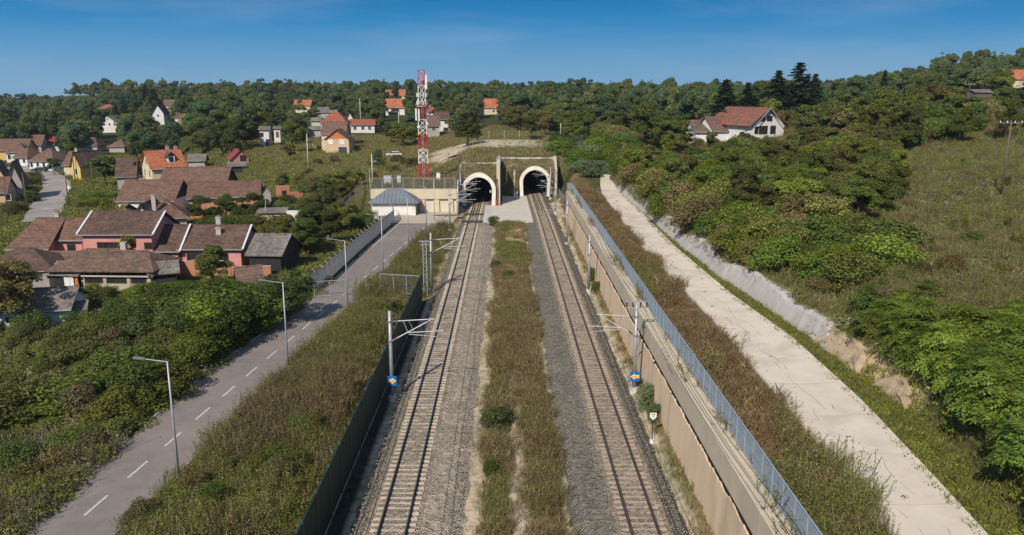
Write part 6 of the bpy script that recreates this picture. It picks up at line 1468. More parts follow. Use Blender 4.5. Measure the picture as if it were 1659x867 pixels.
plants('leafy_tree', 'tree', 'trees of the upper right hill', (7.270, 8.230), ((112.3, 210.5, 8.34, 'brown', 1.10, 0, 29, 0), (37.6, 272.0, 6.85, 'olive', 1.03, 2, 20, 0), (59.7, 323.0, 6.93, 'dull', 1.23, 2, 32, 0), (75.1, 171.0, 6.62, 'dull', 1.14, 3, 33, 0), (83.9, 206.5, 7.54, 'dull', 1.04, 1, 1, 0), (41.2, 191.0, 7.45, 'olive', 1.00, 1, 32, 0), (95.0, 261.8, 6.05, 'mid', 1.10, 1, 1, 0), (90.7, 368.0, 7.05, 'brown', 1.09, 0, 2, 0), (77.0, 308.8, 7.42, 'olive', 1.19, 0, 2, 0), (71.1, 188.0, 7.78, 'olive', 1.19, 1, 1, 0), (159.9, 450.2, 7.75, 'mid', 1.03, 1, 1, 0), (165.2, 421.0, 7.63, 'olive', 1.18, 0, 33, 0), (92.9, 361.8, 8.22, 'mid', 1.24, 0, 2, 0), (78.5, 353.8, 7.47, 'mid', 1.23, 1, 32, 0), (80.4, 192.8, 9.49, 'olive', 1.01, 3, 33, 0), (23.8, 248.8, 8.63, 'olive', 1.11, 0, 32, 0), (82.5, 196.2, 8.55, 'olive', 1.03, 1, 1, 0), (153.6, 445.0, 7.76, 'brown', 1.13, 1, 1, 0), (26.5, 311.5, 8.39, 'olive', 1.29, 1, 28, 0), (43.1, 302.5, 9.31, 'brown', 1.09, 0, 32, 0), (36.0, 191.2, 7.09, 'olive', 1.20, 1, 32, 0), (143.5, 278.2, 8.62, 'olive', 1.18, 1, 33, 0), (18.2, 209.2, 7.20, 'mid', 1.05, 0, 32, 0), (23.3, 232.8, 8.13, 'mid', 1.02, 0, 32, 0), (68.6, 210.0, 9.49, 'olive', 1.05, 1, 0, 0), (110.5, 198.0, 7.34, 'olive', 1.15, 0, 29, 0), (94.3, 245.5, 7.74, 'olive', 1.14, 1, 0, 0), (68.3, 331.7, 8.31, 'mid', 1.05, 1, 32, 0), (45.9, 274.8, 7.76, 'olive', 1.10, 2, 32, 0), (73.7, 159.0, 7.92, 'olive', 1.02, 3, 33, 0), (222.1, 492.5, 6.37, 'mid', 1.02, 3, 33, 0), (50.3, 257.2, 8.60, 'mid', 1.19, 0, 2, 0), (60.0, 329.8, 9.39, 'dull', 1.07, 2, 32, 0), (63.9, 259.8, 6.27, 'dull', 1.23, 0, 2, 0), (135.9, 288.8, 7.18, 'brown', 1.23, 3, 33, 0), (120.2, 193.5, 6.76, 'mid', 1.03, 1, 29, 0), (19.0, 246.5, 7.54, 'olive', 1.02, 0, 32, 0), (67.7, 179.2, 6.88, 'dull', 1.27, 3, 1, 0), (136.3, 262.0, 8.97, 'olive', 1.02, 0, 29, 0), (117.3, 225.8, 6.58, 'brown', 1.26, 1, 33, 0), (54.4, 260.5, 6.42, 'brown', 1.11, 1, 32, 0), (91.7, 169.8, 6.01, 'olive', 1.13, 0, 29, 0), (67.5, 161.2, 8.23, 'brown', 1.23, 2, 21, 0), (89.4, 207.5, 7.74, 'dull', 1.26, 3, 33, 0), (198.0, 346.2, 8.88, 'olive', 1.05, 2, 29, 0), (100.6, 179.2, 6.83, 'dull', 1.21, 0, 29, 0), (26.4, 243.5, 6.80, 'brown', 1.30, 0, 32, 0), (89.1, 223.0, 7.22, 'mid', 1.24, 0, 33, 0), (88.9, 187.8, 9.41, 'mid', 1.08, 3, 33, 0), (90.3, 143.8, 7.43, 'olive', 1.01, 3, 29, 0), (87.5, 171.8, 8.96, 'mid', 1.01, 0, 29, 0), (167.1, 274.5, 9.18, 'olive', 1.10, 1, 29, 0), (74.9, 149.8, 8.44, 'dull', 1.11, 3, 33, 0), (38.9, 188.0, 7.34, 'mid', 1.21, 2, 20, 0), (230.2, 545.5, 9.09, 'brown', 1.00, 0, 33, 0), (68.8, 167.5, 9.09, 'olive', 1.05, 2, 21, 1), (117.0, 231.0, 6.72, 'brown', 1.20, 0, 29, 0), (94.9, 165.2, 7.27, 'mid', 1.24, 3, 29, 0),))
plants('leafy_tree', 'tree', 'trees of the middle right slope', (4.980, 5.760), ((48.8, 126.0, 5.75, 'lime', 1.18, 0, 21, 0), (36.8, 99.8, 6.15, 'lime', 1.11, 0, 21, 0), (46.1, 103.0, 4.91, 'dull', 1.27, 1, 21, 0), (47.4, 113.2, 6.70, 'dull', 1.06, 2, 21, 0), (30.5, 101.5, 6.69, 'dull', 1.30, 2, 24, 0), (48.0, 134.0, 5.89, 'dull', 1.09, 3, 0, 0), (43.8, 111.2, 6.28, 'olive', 1.19, 0, 21, 2), (68.2, 155.0, 5.76, 'olive', 1.20, 2, 21, 2), (44.0, 125.8, 4.68, 'olive', 1.17, 0, 21, 0), (53.9, 122.0, 6.55, 'olive', 1.17, 2, 21, 2), (54.1, 131.8, 4.56, 'dull', 1.12, 2, 21, 0), (29.9, 108.2, 6.38, 'lime', 1.22, 3, 0, 0), (28.2, 150.5, 5.68, 'olive', 1.08, 1, 20, 0), (44.4, 93.2, 4.90, 'olive', 1.29, 1, 21, 0), (61.8, 144.8, 4.61, 'lime', 1.07, 2, 21, 0), (30.2, 137.0, 4.61, 'olive', 1.16, 1, 20, 0), (49.6, 151.5, 4.97, 'mid', 1.24, 3, 0, 0), (33.5, 113.0, 6.52, 'mid', 1.12, 3, 0, 0), (60.2, 162.0, 4.66, 'olive', 1.28, 3, 1, 0), (29.9, 165.2, 5.51, 'dull', 1.09, 3, 32, 0), (50.5, 108.0, 4.63, 'olive', 1.19, 0, 22, 0), (24.0, 150.5, 6.40, 'lime', 1.21, 2, 20, 0), (37.8, 182.5, 5.54, 'olive', 1.29, 0, 0, 0), (39.9, 89.0, 5.53, 'mid', 1.26, 3, 21, 0), (46.3, 100.2, 5.89, 'olive', 1.19, 1, 21, 0), (52.7, 127.2, 5.79, 'lime', 1.21, 2, 21, 0), (38.8, 136.0, 4.60, 'olive', 1.23, 3, 0, 0), (34.4, 92.0, 5.66, 'lime', 1.28, 2, 24, 0), (29.3, 114.8, 6.68, 'lime', 1.10, 1, 20, 0), (35.1, 102.0, 5.13, 'dull', 1.26, 0, 21, 1), (38.3, 133.2, 6.10, 'olive', 1.14, 3, 0, 1), (37.4, 119.2, 5.86, 'olive', 1.20, 3, 2, 0), (38.1, 105.2, 4.91, 'olive', 1.18, 2, 24, 0), (45.5, 109.5, 5.09, 'olive', 1.29, 0, 21, 0), (63.4, 156.2, 5.39, 'olive', 1.17, 2, 21, 1), (52.6, 114.5, 4.43, 'olive', 1.28, 3, 33, 0), (55.7, 112.5, 4.65, 'lime', 1.10, 1, 21, 0), (42.7, 107.5, 4.67, 'lime', 1.22, 0, 21, 0), (36.1, 144.8, 4.41, 'lime', 1.16, 3, 0, 0), (72.8, 146.5, 5.01, 'olive', 1.35, 1, 21, 0), (35.1, 147.0, 5.54, 'olive', 1.19, 3, 2, 0), (64.8, 138.0, 5.37, 'dull', 1.10, 2, 21, 0), (35.5, 130.2, 6.47, 'olive', 1.12, 1, 32, 0), (34.5, 123.8, 6.56, 'olive', 1.32, 1, 20, 0), (42.3, 137.5, 4.82, 'olive', 1.12, 3, 2, 0), (44.2, 139.2, 5.51, 'olive', 1.14, 3, 0, 0), (26.0, 122.5, 6.40, 'olive', 1.22, 3, 32, 0), (38.4, 94.5, 4.87, 'mid', 1.24, 0, 21, 0), (42.7, 97.8, 4.58, 'olive', 1.31, 3, 21, 0), (54.3, 133.8, 5.07, 'mid', 1.14, 2, 21, 0), (30.9, 97.8, 5.20, 'dull', 1.14, 2, 24, 0), (36.8, 110.0, 5.21, 'mid', 1.09, 0, 21, 0), (41.1, 146.2, 5.85, 'olive', 1.25, 3, 1, 0), (43.1, 118.2, 6.08, 'olive', 1.31, 0, 21, 1), (67.6, 144.2, 5.40, 'dull', 1.31, 0, 29, 0), (41.1, 122.8, 5.02, 'olive', 1.15, 3, 1, 0), (58.6, 152.2, 5.67, 'dull', 1.09, 3, 1, 0), (27.6, 133.0, 4.98, 'olive', 1.15, 3, 32, 0), (46.3, 140.2, 5.98, 'mid', 1.13, 3, 1, 0), (57.0, 156.0, 4.42, 'lime', 1.17, 1, 0, 0), (41.8, 153.0, 4.98, 'dull', 1.27, 3, 0, 0), (41.1, 113.0, 5.95, 'olive', 1.24, 3, 0, 2), (46.2, 136.0, 5.83, 'dull', 1.06, 3, 1, 0), (28.8, 160.8, 4.53, 'olive', 1.18, 3, 32, 0), (49.2, 100.5, 4.77, 'olive', 1.12, 3, 29, 0), (53.1, 148.5, 5.15, 'mid', 1.07, 1, 0, 0), (34.6, 104.2, 5.02, 'lime', 1.34, 3, 0, 0), (30.0, 131.5, 5.84, 'dull', 1.08, 1, 20, 0), (37.5, 97.0, 5.44, 'dull', 1.08, 0, 21, 2), (56.4, 123.8, 4.90, 'dull', 1.21, 1, 1, 0),))
plants('leafy_tree', 'tree', 'trees left of the road fence', (4.300, 4.770), ((-31.9, 128.0, 5.17, 'dark', 1.11, 2, 19, 0), (-36.3, 153.2, 4.17, 'dull', 1.27, 0, 30, 0), (-37.7, 169.5, 3.63, 'olive', 1.20, 3, 6, 0), (-36.0, 159.8, 4.53, 'dull', 1.01, 0, 30, 0), (-30.0, 109.5, 3.70, 'dull', 1.01, 2, 14, 0), (-32.6, 137.0, 4.77, 'dull', 1.22, 0, 35, 0), (-33.8, 113.5, 5.32, 'olive', 1.06, 2, 14, 0), (-30.0, 119.8, 4.35, 'dull', 1.18, 2, 19, 0), (-27.4, 124.5, 5.31, 'dark', 1.15, 0, 35, 0), (-32.7, 117.8, 5.46, 'olive', 1.08, 1, 12, 0), (-29.4, 117.0, 4.62, 'mid', 1.14, 2, 19, 0), (-29.7, 161.5, 3.82, 'olive', 1.15, 0, 30, 0), (-32.0, 157.2, 4.10, 'dull', 1.03, 0, 7, 0), (-30.0, 134.8, 4.35, 'olive', 1.16, 0, 35, 0), (-37.1, 166.2, 4.31, 'dull', 1.17, 3, 6, 0), (-30.7, 130.2, 5.51, 'dark', 1.02, 0, 30, 0), (-29.4, 140.2, 4.43, 'dull', 1.18, 2, 18, 0), (-27.7, 135.0, 4.30, 'olive', 1.26, 0, 30, 0), (-38.8, 164.2, 5.09, 'dull', 1.12, 0, 30, 0), (-33.8, 164.0, 4.56, 'olive', 1.24, 3, 6, 0), (-29.0, 114.5, 5.51, 'mid', 1.17, 2, 19, 0), (-38.0, 152.0, 3.99, 'mid', 1.05, 0, 30, 0), (-52.6, 188.8, 3.96, 'dull', 1.22, 1, 9, 0), (-31.7, 123.5, 4.09, 'mid', 1.21, 2, 19, 0),))
plants('leafy_tree', 'tree', 'village trees', (5.880, 6.380), ((-126.4, 277.0, 6.09, 'mid', 1.02, 0, 8, 0), (-131.7, 288.0, 5.43, 'dull', 1.19, 0, 8, 0), (-146.1, 273.5, 5.54, 'dark', 1.15, 3, 26, 0), (-177.4, 327.0, 6.20, 'dull', 1.08, 0, 26, 1), (-153.6, 341.0, 5.88, 'dark', 1.05, 3, 27, 0), (-165.2, 305.2, 6.90, 'mid', 1.17, 0, 27, 0), (-126.8, 314.8, 6.63, 'dark', 1.04, 2, 8, 0), (-131.1, 317.8, 6.38, 'dark', 1.14, 2, 8, 0),))
plants('shrub', 'bush', 'bushes right of the farther tunnel', (3.470, 4.070), ((23.4, 199.2, 4.04, 'mid', 1.05, 0, 32, 0), (19.7, 166.2, 3.03, 'silver', 1.09, 2, 20, 0), (24.3, 187.5, 3.12, 'mid', 1.30, 0, 32, 0), (28.3, 189.5, 3.60, 'silver', 1.28, 0, 32, 0), (22.7, 176.8, 3.33, 'bright', 1.27, 2, 20, 0), (14.5, 184.2, 3.27, 'mid', 1.02, 2, 3, 0), (18.0, 201.5, 3.59, 'silver', 1.01, 2, 3, 0), (20.8, 183.8, 4.36, 'bright', 1.19, 0, 32, 0), (19.1, 175.5, 4.35, 'silver', 1.10, 2, 20, 0), (16.5, 167.0, 3.13, 'silver', 1.05, 0, 20, 0), (14.3, 192.5, 4.00, 'bright', 1.03, 2, 3, 0), (13.1, 199.8, 4.57, 'mid', 1.13, 2, 3, 0), (19.3, 169.2, 4.11, 'bright', 1.08, 2, 20, 0), (17.2, 164.2, 3.50, 'silver', 1.17, 0, 20, 0), (22.5, 192.8, 4.07, 'bright', 1.03, 0, 32, 0), (18.2, 184.0, 3.47, 'silver', 1.01, 2, 20, 0), (15.8, 179.2, 3.58, 'bright', 1.23, 1, 3, 0), (16.5, 171.2, 4.17, 'bright', 1.22, 0, 20, 0), (12.7, 191.0, 3.41, 'bright', 1.27, 2, 3, 0), (29.4, 196.5, 4.11, 'silver', 1.23, 0, 32, 0),))
plants('shrub', 'bush', 'bushes above the channel curve', (3.410, 3.610), ((30.9, 154.2, 3.79, 'mid', 1.25, 3, 32, 0), (28.1, 124.0, 3.03, 'lime', 1.12, 1, 20, 0), (33.7, 163.0, 2.86, 'lime', 1.04, 3, 32, 0), (24.4, 143.2, 3.53, 'lime', 1.13, 1, 20, 0), (23.7, 159.5, 3.61, 'mid', 1.26, 2, 20, 0), (28.5, 173.5, 3.44, 'mid', 1.10, 3, 32, 0), (23.8, 173.5, 3.74, 'mid', 1.30, 2, 20, 0), (31.7, 144.0, 3.19, 'lime', 1.19, 3, 2, 0), (27.1, 117.5, 3.64, 'bright', 1.34, 1, 20, 0), (27.0, 136.0, 3.91, 'mid', 1.29, 1, 20, 0), (25.1, 175.8, 3.59, 'mid', 1.34, 1, 3, 0), (33.5, 158.8, 2.81, 'bright', 1.26, 3, 32, 0), (32.6, 156.5, 3.51, 'mid', 1.05, 1, 20, 0), (34.6, 170.0, 3.41, 'bright', 1.21, 3, 32, 0),))
plants('shrub', 'bush', 'bushes above the concrete bank', (2.910, 3.350), ((31.0, 73.0, 2.53, 'bright', 1.25, 3, 21, 0), (31.0, 77.0, 2.42, 'bright', 1.14, 1, 24, 1), (36.4, 80.0, 3.19, 'olive', 1.08, 3, 21, 1), (26.4, 73.8, 3.49, 'bright', 1.05, 1, 24, 0), (34.5, 86.2, 2.44, 'bright', 1.10, 3, 0, 0), (36.7, 76.0, 3.49, 'olive', 1.36, 3, 21, 0), (32.3, 81.0, 2.47, 'lime', 1.07, 3, 21, 0), (35.5, 84.8, 3.35, 'lime', 1.40, 3, 21, 0), (27.8, 86.5, 3.35, 'olive', 1.18, 2, 24, 0), (35.2, 79.0, 2.95, 'olive', 1.18, 1, 24, 0), (35.4, 74.2, 3.09, 'mid', 1.03, 3, 21, 0), (33.5, 81.2, 2.42, 'bright', 1.10, 2, 23, 0), (30.1, 68.8, 3.22, 'lime', 1.34, 1, 24, 0), (28.0, 68.8, 2.74, 'bright', 1.04, 1, 24, 2), (35.2, 76.5, 3.23, 'olive', 1.07, 2, 23, 2), (29.7, 65.5, 3.11, 'olive', 1.32, 0, 22, 0), (26.1, 85.2, 3.11, 'mid', 1.12, 2, 24, 0), (34.4, 70.2, 3.40, 'lime', 1.13, 3, 21, 0), (24.2, 95.5, 2.99, 'bright', 1.01, 2, 24, 0), (29.5, 80.0, 2.92, 'lime', 1.20, 3, 0, 0), (28.2, 84.8, 3.37, 'lime', 1.03, 2, 24, 0), (36.2, 81.8, 2.91, 'bright', 1.33, 3, 21, 0), (25.6, 80.2, 3.59, 'lime', 1.35, 0, 21, 0), (26.5, 82.5, 2.44, 'mid', 1.31, 2, 24, 0), (32.6, 70.5, 2.80, 'bright', 1.17, 0, 22, 0), (30.8, 90.2, 2.42, 'bright', 1.17, 2, 24, 0), (27.1, 92.0, 3.65, 'lime', 1.13, 3, 0, 0), (28.5, 97.8, 3.45, 'mid', 1.36, 2, 24, 0), (28.4, 74.0, 2.46, 'mid', 1.27, 1, 24, 0), (28.2, 77.8, 3.37, 'lime', 1.11, 1, 24, 0), (32.4, 76.2, 3.04, 'olive', 1.37, 3, 0, 0), (28.3, 88.2, 3.73, 'bright', 1.15, 2, 24, 0),))
plants('shrub', 'bush', 'brown shrubs of the right hillside', (1.120, 1.380), ((26.9, 65.5, 1.46, 'brown', 1.48, 1, 24, 0), (48.1, 73.0, 1.23, 'olive', 1.26, 3, 22, 0), (36.0, 66.8, 1.25, 'brown', 1.37, 3, 21, 0), (29.4, 57.0, 1.12, 'brown', 1.33, 2, 23, 0), (29.2, 60.0, 0.92, 'rust', 1.34, 2, 23, 0), (26.9, 53.5, 1.22, 'brown', 1.22, 1, 24, 0), (34.2, 66.0, 0.95, 'olive', 1.41, 2, 23, 0), (33.4, 54.8, 1.63, 'rust', 1.12, 1, 23, 0), (36.0, 68.5, 1.32, 'olive', 1.13, 3, 21, 2), (27.5, 73.0, 1.48, 'brown', 1.20, 3, 21, 0), (39.1, 67.5, 1.54, 'rust', 1.25, 3, 22, 0), (27.7, 56.8, 1.09, 'rust', 1.21, 1, 24, 0), (37.6, 71.8, 1.69, 'rust', 1.06, 3, 21, 0), (30.1, 60.0, 1.37, 'rust', 1.41, 2, 23, 0), (34.9, 56.0, 0.99, 'brown', 1.17, 1, 23, 0), (41.8, 64.8, 1.07, 'olive', 1.21, 3, 22, 0), (28.9, 64.5, 1.38, 'rust', 1.12, 1, 24, 0), (28.0, 60.0, 0.93, 'brown', 1.39, 2, 23, 0), (38.4, 66.8, 1.49, 'brown', 1.29, 1, 21, 0), (27.5, 59.5, 1.21, 'olive', 1.19, 2, 23, 1),))
plants('shrub', 'bush', 'shrubs of the right field', (0.950, 1.270), ((45.6, 75.8, 1.35, 'mid', 1.09, 3, 22, 0), (45.9, 87.8, 0.95, 'dull', 0.61, 1, 21, 0), (75.1, 137.2, 1.22, 'dark', 0.85, 0, 22, 0), (63.9, 100.5, 1.27, 'dull', 0.85, 3, 22, 0), (50.9, 80.5, 0.73, 'dark', 0.61, 3, 22, 0), (47.7, 81.8, 1.28, 'mid', 1.03, 1, 21, 0), (48.4, 82.8, 1.30, 'mid', 0.85, 3, 29, 0), (56.5, 97.8, 0.92, 'mid', 0.62, 3, 22, 0), (70.5, 122.2, 1.07, 'mid', 0.65, 0, 22, 0), (52.6, 81.5, 0.93, 'dark', 0.81, 1, 21, 0),))
plants('sumac_bush', 'sumac bush', 'sumac bushes in the near corner', (2.790, 3.060), ((30.3, 47.5, 3.02, 'bright', 1.12, 1, 23, 2), (27.7, 47.8, 2.79, 'bright', 0.95, 1, 24, 2), (34.0, 50.5, 2.65, 'bright', 1.08, 1, 23, 1), (27.3, 40.2, 3.19, 'lime', 0.92, 1, 23, 0), (28.0, 42.2, 3.04, 'lime', 1.13, 1, 23, 0), (27.1, 43.2, 3.07, 'lime', 1.04, 1, 24, 0), (30.7, 50.0, 2.42, 'mid', 1.11, 1, 23, 0), (25.5, 37.5, 3.60, 'bright', 1.07, 1, 23, 3), (28.8, 47.2, 3.76, 'lime', 1.11, 3, 21, 0), (30.9, 45.8, 2.63, 'lime', 1.13, 1, 23, 0), (28.1, 48.8, 2.77, 'lime', 1.16, 1, 24, 0), (28.9, 43.8, 2.70, 'bright', 0.98, 3, 22, 0), (26.9, 42.0, 3.08, 'bright', 1.16, 3, 22, 1), (27.9, 45.0, 2.81, 'mid', 1.06, 1, 23, 0), (33.0, 49.8, 2.60, 'lime', 1.13, 3, 22, 0), (30.8, 48.5, 2.58, 'bright', 0.92, 3, 21, 2), (29.7, 44.8, 3.06, 'bright', 1.05, 3, 22, 1), (29.0, 48.5, 3.00, 'bright', 0.99, 3, 21, 2), (32.2, 49.0, 2.93, 'bright', 1.15, 1, 23, 3), (26.2, 48.8, 2.94, 'bright', 0.95, 1, 24, 1), (26.4, 45.2, 3.72, 'bright', 0.96, 1, 24, 1), (27.0, 39.0, 3.78, 'bright', 1.17, 3, 21, 2), (29.8, 46.0, 3.70, 'bright', 1.03, 1, 23, 2), (25.9, 41.0, 3.03, 'bright', 1.05, 3, 21, 3), (26.3, 47.5, 2.54, 'bright', 1.04, 1, 24, 1), (33.0, 48.0, 3.79, 'bright', 0.98, 1, 21, 0), (28.0, 40.8, 2.52, 'bright', 1.15, 1, 23, 2), (29.5, 43.0, 3.76, 'bright', 0.91, 3, 22, 2), (28.9, 45.5, 2.79, 'lime', 1.00, 3, 22, 0), (25.7, 38.8, 3.46, 'bright', 1.15, 1, 24, 2), (26.9, 46.8, 2.72, 'lime', 0.95, 3, 21, 0), (26.3, 40.0, 2.60, 'mid', 1.13, 1, 24, 0), (31.4, 47.5, 3.20, 'bright', 0.99, 3, 21, 1), (27.7, 46.0, 2.54, 'bright', 0.97, 1, 24, 2), (30.7, 44.8, 3.03, 'bright', 0.94, 3, 22, 2), (27.6, 50.2, 3.86, 'lime', 0.95, 3, 22, 0), (29.0, 49.5, 2.89, 'mid', 0.96, 3, 21, 0), (26.5, 37.8, 2.43, 'mid', 1.05, 3, 22, 0), (31.8, 46.2, 3.05, 'mid', 0.96, 3, 22, 0), (26.2, 43.5, 2.87, 'bright', 1.01, 1, 23, 1),))
plants('sumac_bush', 'sumac bush', 'sumac bushes above the sandy bank', (2.100, 2.710), ((25.7, 53.2, 2.43, 'mid', 1.07, 2, 23, 0), (28.9, 56.0, 2.71, 'bright', 1.02, 2, 23, 2), (30.2, 52.0, 2.08, 'bright', 1.06, 3, 21, 1), (27.3, 57.8, 2.74, 'mid', 1.03, 2, 23, 0), (28.6, 50.2, 2.08, 'mid', 1.01, 3, 21, 0), (29.5, 50.2, 2.10, 'bright', 1.07, 3, 21, 1), (26.4, 50.5, 2.89, 'bright', 1.11, 1, 23, 1), (27.1, 54.2, 2.60, 'bright', 1.06, 2, 23, 1), (32.7, 59.2, 2.03, 'mid', 1.13, 2, 23, 0),))
plants('shrub', 'bush', 'shrubs under the sumacs', (1.540, 1.560), ((24.9, 36.2, 1.54, 'mid', 1.04, 1, 23, 0), (25.8, 42.0, 1.56, 'mid', 1.30, 1, 24, 0),))
plants('shrub', 'bush', 'bushes of the overgrown plot', (1.810, 2.290), ((-36.5, 67.2, 2.42, 'dull', 1.38, 1, 17, 0), (-35.0, 62.7, 2.68, 'dull', 1.45, 3, 17, 0), (-28.3, 72.8, 1.93, 'dull', 1.28, 0, 14, 0), (-36.2, 54.2, 2.88, 'dull', 1.49, 0, 16, 0), (-38.2, 64.8, 1.52, 'mid', 1.52, 3, 17, 0), (-32.1, 73.2, 1.83, 'dull', 1.10, 3, 13, 0), (-28.0, 69.0, 1.74, 'mid', 1.23, 0, 14, 1), (-28.9, 55.2, 2.12, 'olive', 1.42, 0, 16, 2), (-47.1, 87.2, 2.29, 'dull', 1.24, 1, 17, 0), (-31.8, 79.0, 1.89, 'olive', 1.25, 3, 31, 0), (-33.6, 54.0, 1.64, 'mid', 1.51, 0, 16, 0), (-38.4, 58.2, 2.29, 'dull', 1.25, 3, 17, 0), (-28.8, 58.5, 2.80, 'mid', 1.26, 2, 16, 0), (-27.4, 64.0, 1.67, 'dull', 1.32, 2, 16, 0), (-30.2, 65.8, 1.99, 'dull', 1.43, 2, 16, 0), (-37.1, 71.5, 1.57, 'dull', 1.28, 3, 13, 0), (-32.0, 56.2, 2.87, 'mid', 1.53, 0, 16, 0), (-34.7, 55.2, 1.63, 'dark', 1.24, 3, 17, 0), (-39.4, 73.5, 1.71, 'dull', 1.33, 1, 17, 0), (-34.9, 74.2, 1.65, 'dark', 1.08, 3, 13, 0), (-30.0, 67.2, 1.88, 'olive', 1.59, 3, 13, 0), (-36.1, 88.8, 2.23, 'mid', 1.37, 3, 31, 0), (-37.3, 61.5, 1.66, 'dull', 1.18, 3, 17, 0), (-34.8, 68.2, 1.61, 'dark', 1.59, 1, 17, 0), (-34.1, 73.2, 2.79, 'mid', 1.40, 3, 13, 0), (-35.4, 78.2, 1.76, 'dark', 1.53, 0, 31, 0), (-47.1, 76.8, 1.88, 'olive', 1.45, 3, 17, 1), (-35.1, 56.2, 2.02, 'dark', 1.30, 3, 17, 0), (-37.3, 62.2, 1.62, 'dark', 1.06, 0, 16, 0), (-30.9, 75.0, 2.55, 'dull', 1.36, 3, 31, 0), (-26.8, 79.8, 2.23, 'dark', 1.50, 3, 14, 0), (-37.3, 65.5, 2.21, 'dark', 1.50, 3, 13, 0), (-45.8, 72.2, 1.60, 'olive', 1.24, 3, 17, 0), (-40.5, 65.5, 1.64, 'dull', 1.44, 0, 16, 0), (-32.2, 67.0, 2.82, 'dull', 1.14, 3, 13, 0), (-34.1, 56.8, 2.00, 'mid', 1.32, 3, 17, 0), (-33.2, 60.7, 1.81, 'olive', 1.51, 3, 17, 2), (-35.5, 64.2, 2.12, 'dull', 1.11, 0, 16, 0), (-27.6, 66.5, 2.03, 'mid', 1.58, 2, 16, 0), (-28.8, 90.5, 1.75, 'mid', 1.28, 1, 14, 0), (-31.7, 61.0, 2.78, 'olive', 1.13, 0, 16, 0), (-29.8, 88.5, 1.63, 'dull', 1.15, 3, 14, 0), (-37.9, 85.2, 2.38, 'mid', 1.39, 1, 13, 0), (-27.6, 59.8, 2.83, 'olive', 1.15, 2, 16, 0), (-30.1, 62.2, 2.57, 'mid', 1.44, 1, 17, 0), (-26.6, 75.0, 2.63, 'dark', 1.57, 3, 14, 0), (-36.1, 69.2, 2.41, 'mid', 1.19, 0, 31, 0), (-27.4, 65.2, 2.52, 'mid', 1.09, 0, 15, 0),))
plants('shrub', 'bush', 'bushes of the ivy mound', (3.030, 3.380), ((-26.5, 73.2, 3.56, 'mid', 1.21, 3, 14, 0), (-26.9, 77.2, 2.99, 'mid', 1.17, 3, 14, 0), (-26.8, 71.2, 3.42, 'dark', 1.12, 0, 15, 0), (-25.8, 79.0, 3.11, 'mid', 1.27, 3, 14, 0), (-28.2, 76.8, 3.22, 'bright', 1.48, 0, 14, 0), (-27.8, 70.2, 3.60, 'bright', 1.28, 0, 14, 0), (-28.9, 80.5, 3.15, 'mid', 1.33, 0, 14, 0), (-26.9, 68.8, 3.24, 'mid', 1.45, 0, 15, 0), (-30.1, 78.0, 3.68, 'mid', 1.38, 3, 31, 0), (-27.9, 81.8, 2.77, 'mid', 1.31, 3, 31, 0), (-25.5, 81.0, 3.42, 'mid', 1.14, 2, 15, 0), (-25.3, 82.8, 2.76, 'bright', 1.48, 3, 14, 0), (-27.6, 78.2, 2.73, 'mid', 1.20, 0, 15, 0), (-29.3, 75.0, 3.38, 'mid', 1.39, 3, 12, 0), (-25.5, 77.2, 3.03, 'bright', 1.35, 3, 14, 0), (-30.9, 82.0, 3.12, 'bright', 1.15, 3, 31, 0), (-30.3, 83.5, 2.90, 'mid', 1.40, 3, 12, 0), (-27.7, 75.2, 2.61, 'mid', 1.17, 0, 14, 2),))
plants('shrub', 'bush', 'bushes in the near left corner', (1.360, 1.450), ((-28.6, 51.0, 1.28, 'olive', 1.46, 0, 16, 2), (-32.5, 47.5, 1.41, 'olive', 1.40, 0, 16, 1), (-28.7, 41.2, 1.36, 'dull', 1.01, 0, 15, 0), (-28.5, 44.8, 0.96, 'olive', 1.06, 3, 13, 0), (-27.3, 52.5, 1.45, 'olive', 1.40, 0, 15, 0), (-27.9, 50.0, 1.50, 'brown', 1.46, 0, 16, 0), (-28.3, 43.2, 1.33, 'olive', 1.17, 0, 15, 0), (-29.8, 45.8, 1.53, 'dull', 1.16, 0, 15, 0), (-29.4, 50.2, 1.52, 'mid', 1.25, 3, 17, 0), (-29.0, 47.5, 1.42, 'brown', 1.37, 0, 16, 0), (-28.1, 44.2, 1.21, 'olive', 1.02, 0, 16, 1), (-33.4, 50.0, 1.45, 'dull', 1.15, 3, 31, 0),))
